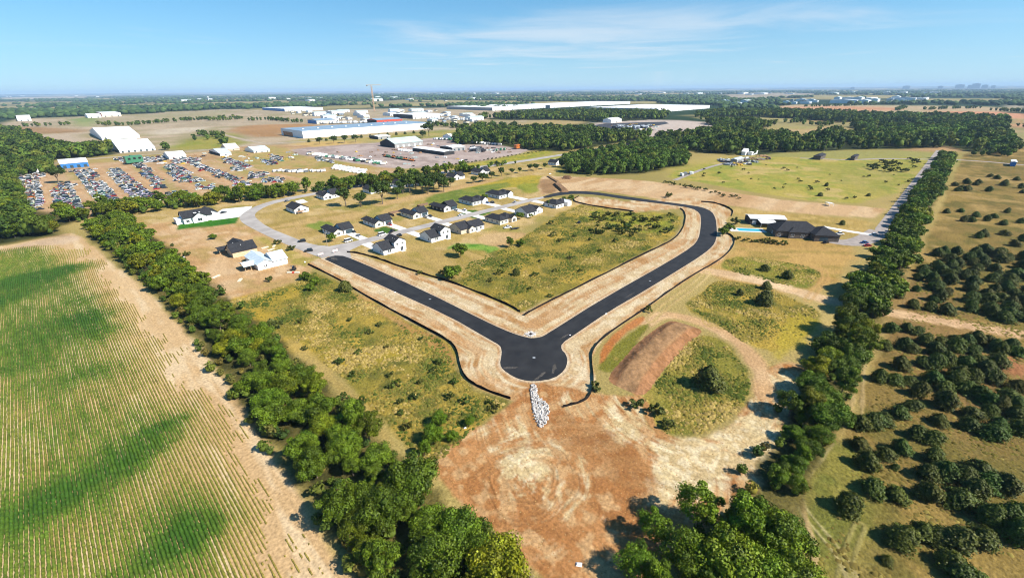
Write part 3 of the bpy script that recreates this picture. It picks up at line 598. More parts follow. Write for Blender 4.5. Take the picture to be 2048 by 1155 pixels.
# ------------------------------------------------------------------ buildings
def wing(par, x0, x1, y0, y1, eave, pitch, ridge, wall, roof, z0=0.0, ov=.45, t=.22, wall_name='wall', roof_name='roof', gablemat=None):
    """one wing of a building in its parent's frame"""
    m = MB()
    if ridge == 'flat':
        m.box(x0, x1, y0, y1, z0, eave); w = m.build(wall_name, wall, par)
        r = MB(); r.box(x0 - .05, x1 + .05, y0 - .05, y1 + .05, eave + .002, eave + .35); rr = r.build(roof_name, roof, par); return w, rr
    W = (y1 - y0) if ridge == 'x' else (x1 - x0)
    if ridge in 'xy':
        h = eave + pitch * W / 2
        if ridge == 'x':
            prof = [(y0, z0), (y1, z0), (y1, eave), ((y0 + y1) / 2, h), (y0, eave)]; m.prism(prof, x0, x1, 'x')
            c = (y0 + y1) / 2; rp = [(y0 - ov, eave - ov * pitch + .02), (c, h + .02), (y1 + ov, eave - ov * pitch + .02), (y1 + ov, eave - ov * pitch + t), (c, h + t + .03), (y0 - ov, eave - ov * pitch + t)]
            r = MB().prism(rp, x0 - ov, x1 + ov, 'x')
        else:
            prof = [(x0, z0), (x1, z0), (x1, eave), ((x0 + x1) / 2, h), (x0, eave)]; m.prism(prof, y0, y1, 'y')
            c = (x0 + x1) / 2; rp = [(x0 - ov, eave - ov * pitch + .02), (c, h + .02), (x1 + ov, eave - ov * pitch + .02), (x1 + ov, eave - ov * pitch + t), (c, h + t + .03), (x0 - ov, eave - ov * pitch + t)]
            r = MB().prism(rp, y0 - ov, y1 + ov, 'y')
    else:  # hip
        m.box(x0, x1, y0, y1, z0, eave); W = min(x1 - x0, y1 - y0) + 2 * ov; h = eave + pitch * W / 2; e = eave - .02
        X0, X1, Y0, Y1 = x0 - ov, x1 + ov, y0 - ov, y1 + ov
        if X1 - X0 >= Y1 - Y0: a, b = (X0 + W / 2, (Y0 + Y1) / 2, h), (X1 - W / 2 + .01, (Y0 + Y1) / 2, h)
        else: a, b = ((X0 + X1) / 2, Y0 + W / 2, h), ((X0 + X1) / 2, Y1 - W / 2 + .01, h)
        vs = [(X0, Y0, e), (X1, Y0, e), (X1, Y1, e), (X0, Y1, e), (X0, Y0, e + .16), (X1, Y0, e + .16), (X1, Y1, e + .16), (X0, Y1, e + .16), a, b]
        if X1 - X0 >= Y1 - Y0: fs = [(4, 5, 9, 8), (5, 6, 9), (6, 7, 8, 9), (7, 4, 8)]
        else: fs = [(4, 5, 8), (5, 6, 9, 8), (6, 7, 9), (7, 4, 8, 9)]
        r = MB().add(vs, fs + [(0, 3, 2, 1), (0, 1, 5, 4), (1, 2, 6, 5), (2, 3, 7, 6), (3, 0, 4, 7)])
    w = m.build(wall_name, wall, par); rr = r.build(roof_name, roof, par); return w, rr
def opening(par, face, at, u, z, w, h, name='window', mat=None, frame=True, div=True):
    """window or door on a wall: face 'S' (y=at, looking -Y), 'W' (x=at, looking -X), 'E', 'N'; u = start along the wall"""
    mat = mat or MAT['glass']; d = {'S': (0, -1), 'N': (0, 1), 'W': (-1, 0), 'E': (1, 0)}[face]
    def bx(m, u0, u1, z0, z1, o0, o1):
        if face in 'SN': y0, y1 = sorted((at + d[1] * o0, at + d[1] * o1)); m.box(u0, u1, y0, y1, z0, z1)
        else: x0, x1 = sorted((at + d[0] * o0, at + d[0] * o1)); m.box(x0, x1, u0, u1, z0, z1)
    m = MB(); f = .12
    if frame:
        bx(m, u - f, u + w + f, z + h, z + h + f, -.03, .07); bx(m, u - f, u + w + f, z - f, z, -.03, .08)
        bx(m, u - f, u, z, z + h, -.03, .07); bx(m, u + w, u + w + f, z, z + h, -.03, .07)
        if div: bx(m, u + w / 2 - .04, u + w / 2 + .04, z, z + h, -.03, .06)
        fr = m.build(name, MAT['trim'], par); p = MB(); bx(p, u, u + w, z, z + h, -.02, .03); p.build('pane' if name == 'window' else 'panel', mat, fr); return fr
    bx(m, u, u + w, z, z + h, -.02, .04)
    if name == 'garage_door':
        for k in range(1, 4): bx(m, u, u + w, z + h * k / 4 - .02, z + h * k / 4 + .02, .03, .055)
    return m.build(name, mat, par)
def vents(par, pts):
    for x, y, z in pts:
        MB().tube((x, y, z - .5), (x, y, z + .45), .11, .11, 6).build('roof_vent', MAT['trim'], par)
def post(par, x, y, h, mat='trim', r=.09): MB().box(x - r, x + r, y - r, y + r, 0, h).build('porch_post', MAT[mat], par)
def house(label, x, y, rz=0.0):
    o = tag(empty('house', (x, y, 0), rz), label, 'house'); o.scale = (1, 1, 1.12); return o

def ranch(label, x, y, wall='palewall', front='cream', dark=False, wv=0):
    h = house(label, x, y); g = MAT[wall]; fr = MAT[front]; rf = MAT['shingle']
    wing(h, 0, 6.4, 0, 17.0, 2.75, .5, 'y', fr if front != wall and wv == 9 else g, rf)
    MB().prism([(.02, .01), (6.38, .01), (6.38, 2.7), (3.2, 4.28), (.02, 2.7)], -.05, -.004, 'y').build('front_gable', fr, h)
    wing(h, 6.4, 14.4, 1.4, 12.6, 2.9, .5, 'x', MAT['white'] if not dark else g, rf)
    wing(h, .3, 5.9, 17.0, 20.0, 2.5, .25, 'y', MAT['wood'], rf, z0=2.2, wall_name='porch_beam', roof_name='porch_roof', ov=.3)
    for px in (.5, 3.1, 5.7): post(h, px, 19.7, 2.3, 'wood')
    opening(h, 'S', 1.4, 8.9, .08, 4.9, 2.25, 'garage_door', MAT['garage'], frame=False)
    opening(h, 'S', -.05, 2.3, .9, 1.7, 1.4); opening(h, 'W', 0, 3.2, 1.0, 1.2, 1.1); opening(h, 'W', 0, 8.6, 1.0, 1.2, 1.1); opening(h, 'W', 0, 13.2, .9, 1.5, 1.2)
    opening(h, 'S', 1.4, 6.75, .1, 1.0, 2.1, 'door', MAT['darkwall'], div=False)
    MB().box(6.4, 8.4, -.2, 1.38, 0, .12).build('doorstep', MAT['drive'], h)
    vents(h, [(2.2, 8, 3.7), (10.5, 8.6, 4.9), (9, 9.5, 4.4)])
    return h
def two_storey(label, x, y):
    h = house(label, x, y); w = MAT['white']; rf = MAT['shingle']
    wing(h, 7.4, 15.2, 0, 10.4, 5.5, .5, 'y', w, rf)
    wing(h, 0, 7.38, .02, 12.4, 2.85, .48, 'x', MAT['palewall'] if False else w, rf)
    opening(h, 'S', .02, 3.0, .95, .8, 1.35, div=False); opening(h, 'S', .02, 4.1, .95, .8, 1.35, div=False)
    opening(h, 'S', 0, 8.9, 3.6, 1.3, 1.1); opening(h, 'S', 0, 12.4, 3.6, 1.3, 1.1); opening(h, 'S', 0, 11.3, .15, 1.9, 2.1, 'patio_door')
    opening(h, 'W', 0, 2.6, 1.0, .8, 1.2, div=False); opening(h, 'W', 0, 8.2, .1, 1.0, 2.1, 'door', MAT['trim'], div=False)
    opening(h, 'W', 7.4, 2.0, 4.4, 1.1, .7)
    MB().box(10.9, 13.8, -2.2, -.02, 0, .14).build('patio', MAT['drive'], h)
    vents(h, [(3, 3.2, 4.0), (9.2, 4, 6.4), (9.4, 2, 6.5)])
    return h
def hip_house(label, x, y, wall, w=17, d=18, eave=2.8, gable=True, roof='shingle'):
    h = house(label, x, y); g = MAT[wall]; rf = MAT[roof]
    wing(h, 0, w * .52, 0, d, eave, .52, 'hip', g, rf); wing(h, w * .5, w, 2.2, d * .72, eave + .05, .5, 'hip', g, rf)
    if gable:
        wing(h, w * .62, w * .98, -.6, 4, eave - .05, .6, 'y', MAT['white'], rf, ov=.3)
        opening(h, 'S', -.6, w * .8 - 2.2, .1, 4.4, 2.2, 'garage_door', MAT['garagew'], frame=False)
    opening(h, 'S', 0, 1.6, .9, 1.6, 1.3); opening(h, 'S', 0, 5.2, .9, 1.4, 1.3)
    for u in (2.5, 7.5, 12.5): opening(h, 'W', 0, u, .9, 1.3, 1.2)
    vents(h, [(w * .3, d * .6, eave + 1.6), (w * .7, d * .4, eave + 1.5)])
    return h
def gable_house(label, x, y, wall='white', w=17, d=13, eave=2.8, pitch=.5, ridge='y', w2=None):
    h = house(label, x, y); g = MAT[wall]; rf = MAT['shingle']
    wing(h, 0, w * .55, 0, d, eave, pitch, ridge, g, rf); wing(h, w * .55 + .01, w, 1.2, d - 1.5, eave - .02, pitch, 'y' if ridge == 'x' else 'x', g, rf)
    opening(h, 'S', 0, 1.5, .9, 1.5, 1.3); opening(h, 'S', 0, w * .55 - 3.4, .2, 1.9, 2.0, 'patio_door'); opening(h, 'S', 1.2, w * .72, .9, 1.5, 1.2)
    for u in (2.2, 6.0, 9.6): opening(h, 'W', 0, u, .9, 1.2, 1.2)
    vents(h, [(w * .2, d * .5, eave + 1.6)])
    return h

def houses():
    ranch('white ranch house with cream front gable nearest the leaning utility pole', 115.5, 276.6)
    ranch('pale ranch house with red car at its open garage', 145, 276.0)
    ranch('cream ranch house with white SUV in the drive, third along the street', 176, 275.6, wall='cream')
    ranch('charcoal black-walled ranch house with white front gable', 204.3, 275.5, wall='darkwall', front='white', dark=True)
    hip_house('white hip-roofed house beside the black house, two cars in its drive', 233.4, 274.8, 'palewall')
    hip_house('hip-roofed house at the upper end of the row, empty white drive', 265.3, 276.2, 'palewall')
    two_storey('two-storey white house nearest the barricaded new road', 119.4, 221.8)
    two_storey('two-storey white house, second from the barricades', 152.2, 220.4)
    # back-to-front houses on the near side of the street
    h = house('beige house with white rear wall between two-storey house and hip roof', 176.2, 219.3); g = MAT['beige']; rf = MAT['shingle']
    wing(h, 0, 8.5, 1.2, 13.5, 2.8, .5, 'x', g, rf); wing(h, 8.4, 19.4, 0, 11, 2.85, .48, 'x', MAT['white'], rf); wing(h, 5.5, 10.5, -.9, 5, 2.7, .55, 'y', MAT['cream'], rf, ov=.3)
    opening(h, 'S', 0, 15.2, .9, 1.9, 1.2); opening(h, 'S', 0, 11.6, .15, 1.8, 2.0, 'patio_door'); opening(h, 'S', -.9, 7.2, .9, 1.5, 1.2); opening(h, 'W', 0, 4.0, .9, 1.2, 1.2); opening(h, 'W', 0, 9.0, .9, 1.2, 1.2)
    MB().box(10.8, 14.2, -2.4, -.02, 0, .14).build('patio', MAT['drive'], h); vents(h, [(3, 6, 4.8), (13, 4, 4.4), (16, 3, 4.0)])
    h = hip_house('cream hip-roofed house beside the parked truck and trailer', 209.3, 217.6, 'cream', 16, 16, gable=False)
    wing(h, 10.5, 15.8, -1.2, 5, 2.75, .55, 'y', MAT['cream'], MAT['shingle'], ov=.35); opening(h, 'S', -1.2, 11.8, .3, 2.6, 1.9, 'patio_door')
    gable_house('white gabled house behind the spreading dark yard tree', 237.6, 217.6, 'white', 19, 13, ridge='x')
    h = hip_house('white hip house with slanting white porch at the street end', 272.4, 218, 'white', 18, 13, gable=False)
    wing(h, 12.5, 17.5, -1.6, 5, 2.75, .5, 'y', MAT['white'], MAT['whitemetal'], ov=.3)
    # upper-left street
    h = house('white house with dark gable roof and timber deck inside the street bend', 122, 357.5); wing(h, 0, 11, 0, 17, 3.0, .45, 'y', MAT['white'], MAT['shingle'])
    opening(h, 'W', 0, 3, 1, 1.2, 1.1); opening(h, 'W', 0, 10, 1, 1.2, 1.1); opening(h, 'S', 0, 7.4, 1.0, 1.3, 1.2)
    MB().box(1.2, 6.2, -3.0, -.02, 1.3, 1.5).build('deck', MAT['wood'], h)
    for px in (1.4, 3.7, 6.0): post(h, px, -2.8, 2.3, 'wood')
    MB().box(1.2, 6.2, -3.02, -2.94, 2.2, 2.35).build('deck_rail', MAT['wood'], h); opening(h, 'S', 0, 2.4, 1.5, 1.8, 1.9, 'patio_door')
    h = house('large white house with sprawling dark roof by the green lawn', 55, 386.5); h.scale = (1.2, 1.2, 1.25); rf = MAT['shingle']; w = MAT['white']
    wing(h, 0, 15, 0, 11, 3.4, .55, 'x', w, rf); wing(h, 4.5, 12, -1.2, 9, 3.3, .62, 'y', w, rf); wing(h, 12, 19, 3, 17, 3.3, .5, 'y', w, rf); wing(h, -3.5, 0, 2, 9, 2.6, .2, 'flat', w, MAT['whitemetal'])
    opening(h, 'S', -1.2, 7, .9, 2.2, 1.6); opening(h, 'S', 0, 1.2, .9, 1.6, 1.3); opening(h, 'W', 0, 4, 1, 1.4, 1.2); opening(h, 'E', 19, 6, .1, 4.5, 2.3, 'garage_door', MAT['garagew'], frame=False)
    MB().box(6, 9.5, .5, 2.2, 5.25, 5.5).build('skylight', MAT['whitemetal'], h)
    # houses standing behind the yard trees
    for (px, w_, d_, lb) in (((648,400), 12, 15, 'white house half hidden by the tall yard trees, nearest the bend'), ((742,388), 13, 15, 'white house deep behind the crown of the largest yard tree'),
        ((800,376), 15, 15, 'grey-white house with pale drive just left of the tree clump'), ((846,372), 12, 14, 'white house glimpsed through the dark tree clump'),
        ((908,361), 13, 14, 'white gabled house right of the dark tree clump'), ((960,351), 14, 15, 'white house with tall gable and clipped conifers in front'),
        ((1112,331), 14, 13, 'dark-roofed house with bright lawn by the upper road'), ((1166,315), 13, 13, 'dark-roofed house left of the middle wood, among trees'), ((1258,297), 14, 12, 'dark-roofed house beside the road at the top of the middle wood')):
        x, y = P(*px); gable_house(lb, x, y, 'white', w_ + 3, d_, 3.0, .55, 'y')
    # under construction
    h = house('unfinished house with black roof and bare timber side wall', 57.5, 281.5); rf = MAT['shingle']; w = MAT['osb']
    wing(h, 0, 13, 0, 12, 3.0, .5, 'x', w, rf); wing(h, 3.5, 11, 6, 22, 3.05, .5, 'y', w, rf); wing(h, -3.8, 2, 12.4, 18, 2.5, .3, 'x', MAT['osb'], rf, z0=2.3, wall_name='porch_beam', roof_name='porch_roof')
    for q in ((-3.4, 12.8), (-3.4, 17.6)): post(h, q[0], q[1], 2.4, 'osb')
    opening(h, 'S', 0, 9.3, .9, 1.2, 1.2); vents(h, [(6, 3.6, 5.0), (4.6, 14, 4.2)])
    h = house('unfinished house wrapped in white with bare metal roof', 60.8, 250); w = MAT['white']; rf = MAT['metalroof']
    wing(h, 0, 8, 0, 20, 3.0, .42, 'y', w, rf); wing(h, 8.01, 15.2, -.3, 13, 3.05, .40, 'x', w, rf); wing(h, -5.5, 0, 3, 11, 2.6, .25, 'x', MAT['osb'], rf, z0=2.45, wall_name='porch_beam', roof_name='porch_roof')
    for q in ((-5.2, 3.4), (-5.2, 10.6), (-2.4, 3.4)): post(h, q[0], q[1], 2.5, 'osb')
    opening(h, 'S', 0, 3.2, .9, .5, 1.2, div=False); opening(h, 'S', 0, 4.1, .9, .5, 1.2, div=False); opening(h, 'W', 0, 13, .1, 2.4, 2.2, 'door_opening', MAT['glass'], frame=False)
    # driveways
    for x0, x1, y0, y1 in ((124, 129.8, 258.9, 277.9), (153.4, 159.4, 258.8, 277.3), (184.6, 190.4, 258.8, 276.9), (213, 219, 258.6, 276.8), (243.5, 250.6, 258.6, 274.0), (275, 283, 258.2, 275.4),
                           (120.2, 126.4, 234.3, 250.2), (153, 159.2, 232.9, 250.2), (182, 188, 230.4, 250.1), (211, 217.5, 233.8, 250.1), (241, 247.5, 230.8, 250.1), (277, 284, 231.2, 249.8)):
        slab('driveway', [(x0, y0), (x1, y0), (x1, y1), (x0, y1)], MAT['drive'], .075)
    slab('driveway', [(424,441),(428,428),(445,418),(505,412),(500,420),(484,430),(478,434)], MAT['drive'], .05, px=True)
    for pts in ([(590,402),(606,398),(616,404),(598,408)], [(635,392),(655,389),(662,398),(646,400)], [(768,366),(790,364),(806,376),(788,379)]):
        slab('driveway', pts, MAT['drive'], .05, px=True)
    slab('driveway', [(1160,320),(1105,318),(1106,324),(1150,326)], MAT['drive'], .05, px=True)
houses()

def right_place():
    rz = math.radians(-54)
    x, y = P(1560, 474); h = house('big dark hip-roofed brick house by the gravel drive', x, y, rz); b = MAT['brownwall']; rf = MAT['shingle']
    wing(h, -3, 24, 0, 15, 3.6, .55, 'hip', b, rf); wing(h, 17, 31, -6.5, 8, 3.4, .5, 'hip', b, rf); wing(h, 4, 15, -2, 5, 3.55, .55, 'hip', b, rf)
    for u in (5.4, 11.2): opening(h, 'S', -2, u, .9, 1.6, 1.5)
    opening(h, 'S', 0, -1.6, .9, 1.5, 1.4); opening(h, 'S', -6.5, 20, .1, 4.8, 2.3, 'garage_door', MAT['garage'], frame=False); opening(h, 'W', -3, 5, .9, 1.4, 1.4)
    x, y = P(1503, 452); s = tag(empty('shed', (x, y, 0), rz), 'long white-roofed metal shed behind the swimming pool', 'shed')
    wing(s, 0, 23, 4, 15, 4.3, .18, 'x', MAT['darkwall'], MAT['whitemetal'], ov=.5)
    MB().prism([(-3.4, 3.0), (4.2, 3.7), (4.2, 3.9), (-3.4, 3.2)], 4.5, 15, 'x').build('canopy_roof', MAT['whitemetal'], s)
    for q in ((4.8, -3.1), (9.7, -3.1), (14.7, -3.1)): post(s, q[0], q[1], 3.05)
    opening(s, 'S', 4, 1.4, .1, 2.6, 3, 'roller_door', MAT['garagew'], frame=False)
    x, y = P(1474, 462); p = tag(empty('swimming_pool', (x, y, 0), rz), 'narrow turquoise swimming pool with pale paved surround', 'pool')
    MB().box(-4, 18.5, -1.2, 7.6, .01, .14).build('paving', MAT['drive'], p)
    m = MB()
    for a in ((1.0, 17.4, .2, .5), (1.0, 17.4, 6.2, 6.5), (1.0, 1.3, .5, 6.2), (17.1, 17.4, .5, 6.2)): m.box(*a, .13, .24)
    m.build('coping', MAT['trim'], p); MB().box(1.3, 17.1, .5, 6.2, .10, .20).build('water', MAT['water'], p)
    # small white roofed shelter out on the graded earth
    x, y = P(1658, 411); s = tag(empty('shelter', (x, y, 0), -.7), 'small white open shelter on the bare graded strip', 'shelter')
    MB().prism([(-2, 2.3), (2, 2.0), (2, 2.15), (-2, 2.45)], -2.4, 2.4, 'y').build('roof', MAT['whitemetal'], s)
    for q in ((-1.8, -2.2), (1.8, -2.2), (-1.8, 2.2), (1.8, 2.2)): post(s, *q, 2.1)
right_place()

def industrial():
    def bld(label, near, right, left, h, wall, roof, ridge='x', pitch=.12, cat='warehouse', name='warehouse', doors=0, wdoors=0, south=None, west=None, strips=0):
        a = P(*near); r = P(*right); l_ = P(*left); w = max(r[0] - a[0], 4); d = max(l_[1] - a[1], 4)
        o = tag(empty(name, (a[0], a[1], 0)), label, cat)
        wing(o, 0, w, 0, d, h, pitch, ridge, MAT[wall], MAT[roof], ov=.5, t=.3)
        if south: MB().box(.05, w - .05, -.12, -.01, .05, h - .1).build('front_cladding', MAT[south], o)
        if west: MB().box(-.12, -.01, .05, d - .05, .05, h - .1).build('side_cladding', MAT[west], o)
        s = min(1.0, h / 7)
        for k in range(doors):
            u = w * (k + .5) / doors - 1.9 * s; opening(o, 'S', -.12 if south else 0, u, .1, 3.8 * s, 4.2 * s, 'roller_door', MAT['garage'] if wall != 'darkwall' else MAT['garagew'], frame=False)
        for k in range(wdoors):
            u = d * (k + .5) / wdoors - 1.9 * s; opening(o, 'W', -.12 if west else 0, u, .1, 3.8 * s, 4.2 * s, 'roller_door', MAT['garage'], frame=False)
        return o, w, d
    o, w, d = bld('huge white arena building with lean-to at the left beyond the yard', (205,281), (288,279), (170,268), 6.5, 'whitemetal', 'whitemetal', 'x', .10, doors=4)
    MB().prism([(-34, 3.6), (0, 6.0), (0, 6.4), (-34, 4.0)], w * .1, w * .85, 'x').build('lean_to_roof', MAT['whitemetal'], o); MB().box(w * .1 + .5, w * .85 - .5, -33, -.5, 0, 3.6).build('lean_to_wall', MAT['whitemetal'], o)
    bld('long white metal building across the road from the salvage yard', (240,306), (318,303), (222,296), 4.8, 'whitemetal', 'whitemetal', 'x', .2, doors=6)
    bld('blue-fronted white workshop at the head of the car rows', (124,338), (180,334), (117,331), 6, 'whitemetal', 'whitemetal', 'x', .15, 'workshop', 'workshop', doors=4, south='blue')
    bld('small white shed at the far left of the salvage yard', (58,346), (88,342), (48,340), 4, 'whitemetal', 'whitemetal', 'x', .2, 'shed', 'shed', doors=2)
    bld('white ribbed shed beside the salvage yard entrance', (339,319), (374,316), (332,314), 4.1, 'whitemetal', 'whitemetal', 'x', .25, 'shed', 'shed', doors=2)
    bld('low shed with dark end wall right of the white ribbed shed', (441,312), (460,309), (422,305), 3.4, 'whitemetal', 'metalroof', 'x', .15, 'shed', 'shed', west='darkwall', doors=1)
    bld('small pale house beside the county road', (455,302), (480,300), (449,298), 2.7, 'beige', 'cream', 'x', .4, 'house', 'house', doors=1)
    bld('grey-roofed shed at the top of the grassy vehicle rows', (508,306), (540,303), (496,301), 3.4, 'whitemetal', 'metalroof', 'x', .2, 'shed', 'shed', doors=3)
    o, w, d = bld('very long white warehouse with blue-grey flat roof', (607,277), (862,257), (567,270), 14, 'white', 'blueroof', 'flat', doors=0, west='palewall')  # bluish tone of the shaded end is put into its side colour
    for k in range(16): opening(o, 'S', 0, w * (k + .5) / 16 - 1.2, .2, 2.4, 3.0, 'loading_door', MAT['palewall'], frame=False)
    for k in range(9): MB().box(w * (k + .6) / 10, w * (k + .6) / 10 + 4, d * .4, d * .4 + 4, 14.36, 15.6).build('roof_unit', MAT['trim'], o)
    opening(o, 'W', -.12, d * .45, .2, d * .45, 9, 'glazed_end', MAT['glass'], frame=False)
    bld('dark-walled machine shop with pale green gable roof in the gravel yard', (790,296), (846,290), (774,290.5), 6.5, 'darkwall', 'greenroof', 'x', .3, 'workshop', 'workshop', doors=5, south='greywall')
    bld('long black-sided open shed with white roof in the gravel yard', (888,311), (900,307), (834,301), 5, 'darkwall', 'whitemetal', 'y', .1, 'shed', 'shed', wdoors=0)
    bld('grey block building with pale roof right of the black shed', (905,303), (928,299.5), (887,299), 5.5, 'greywall', 'whitemetal', 'x', .12, 'workshop', 'workshop', doors=3, west='darkwall')
    bld('small white-roofed store between warehouse and gravel yard', (757,279), (774,276), (742,276.5), 5, 'greywall', 'whitemetal', 'x', .1, 'store', 'store', west='darkwall', doors=2)
    bld('white office at the back corner of the gravel yard', (903,279.5), (916,277), (893,277), 6, 'white', 'cream', 'x', .3, 'office', 'office', doors=2)
    o, w, d = bld('distant white distribution shed, left of three in the centre', (985,221.5), (1086,216), (945,216), 13, 'whitemetal', 'whitemetal', 'flat', doors=10, west='greywall')
    bld('distant white distribution shed, longest of three in the centre', (1100,216), (1241,207.5), (1078,212), 13, 'whitemetal', 'whitemetal', 'flat', doors=12, west='greywall')
    bld('distant white distribution shed, right of three in the centre', (1316,225), (1438,217), (1240,217), 13, 'whitemetal', 'whitemetal', 'flat', doors=10, west='greywall')
    bld('far white factory with blue corner left of the tower crane', (570,223), (624,219), (556,219), 12, 'whitemetal', 'whitemetal', 'flat', doors=6, west='blue')
    bld('far dark and white plant building behind the long warehouse end', (826,238), (863,234), (797,235), 13, 'whitemetal', 'whitemetal', 'flat', doors=5, west='darkwall')
    bld('far blue-roofed depot with red trucks behind the long warehouse', (754,247), (800,243.5), (741,245), 9, 'red', 'blueroof', 'x', .12, doors=6, west='darkwall')
    bld('far blue-roofed cream office behind the brown field', (634,248), (662,245), (619,246), 9, 'cream', 'blueroof', 'x', .12, 'office', 'office', doors=3, west='blue')
    bld('far white and red works on the plain at upper left', (205,234), (236,231), (198,231), 14, 'cream', 'whitemetal', 'flat', doors=3, west='red')
    bld('far low white hall beside the works at upper left', (176,236), (200,234), (172,234), 8, 'whitemetal', 'whitemetal', 'x', .1, 'hall', 'hall', doors=2)
    bld('lone white barn at the far left edge of the plain', (36,242.5), (63,240), (30,239.5), 8, 'whitemetal', 'whitemetal', 'x', .12, 'barn', 'barn', doors=2)
    bld('far long white shed below the skyline, nearer of two at right', (1742,200), (1815,198.8), (1738,199), 14, 'whitemetal', 'whitemetal', 'flat', doors=8)
    bld('far long pale shed below the skyline, right of two', (1852,200), (1972,199.5), (1848,199), 14, 'palewall', 'whitemetal', 'flat', doors=10)
    bld('white tent hall at the far gravel lot', (1222,246), (1244,244), (1218,244), 8, 'whitemetal', 'whitemetal', 'x', .3, 'hall', 'hall', doors=1)
    # farmyard right of the middle wood
    bld('blue-grey metal barn in the farmyard beyond the pasture', (1473,327), (1499,324), (1469,323), 4.5, 'greywall', 'metalroof', 'x', .25, 'barn', 'barn', doors=2)
    bld('long low white shed at the back of the farmyard', (1503,311), (1532,309), (1501,308.5), 4, 'whitemetal', 'whitemetal', 'x', .2, 'shed', 'shed', doors=2)
    bld('small white shed with steep roof at the farmyard', (1490,311), (1498,309), (1487,309), 5, 'whitemetal', 'whitemetal', 'y', .5, 'shed', 'shed', doors=1)
    bld('dark-roofed brick farmhouse above the pasture', (1640,320), (1672,317), (1632,316), 4.5, 'brownwall', 'shingle', 'hip', .5, 'house', 'house', doors=1)
    bld('dark-roofed house half hidden by shrubs above the pasture', (1708,321), (1735,318), (1704,318), 4.5, 'brownwall', 'shingle', 'hip', .5, 'house', 'house', doors=1)
    bld('white farm shed inside the far right wood', (1975,276), (1998,274), (1971,273), 7, 'whitemetal', 'whitemetal', 'x', .2, 'shed', 'shed', doors=1)
    bld('pale blue depot building at the far right edge', (2030,333), (2046,330), (2024,329), 5, 'blue', 'whitemetal', 'x', .2, 'depot', 'depot', doors=1)
industrial()

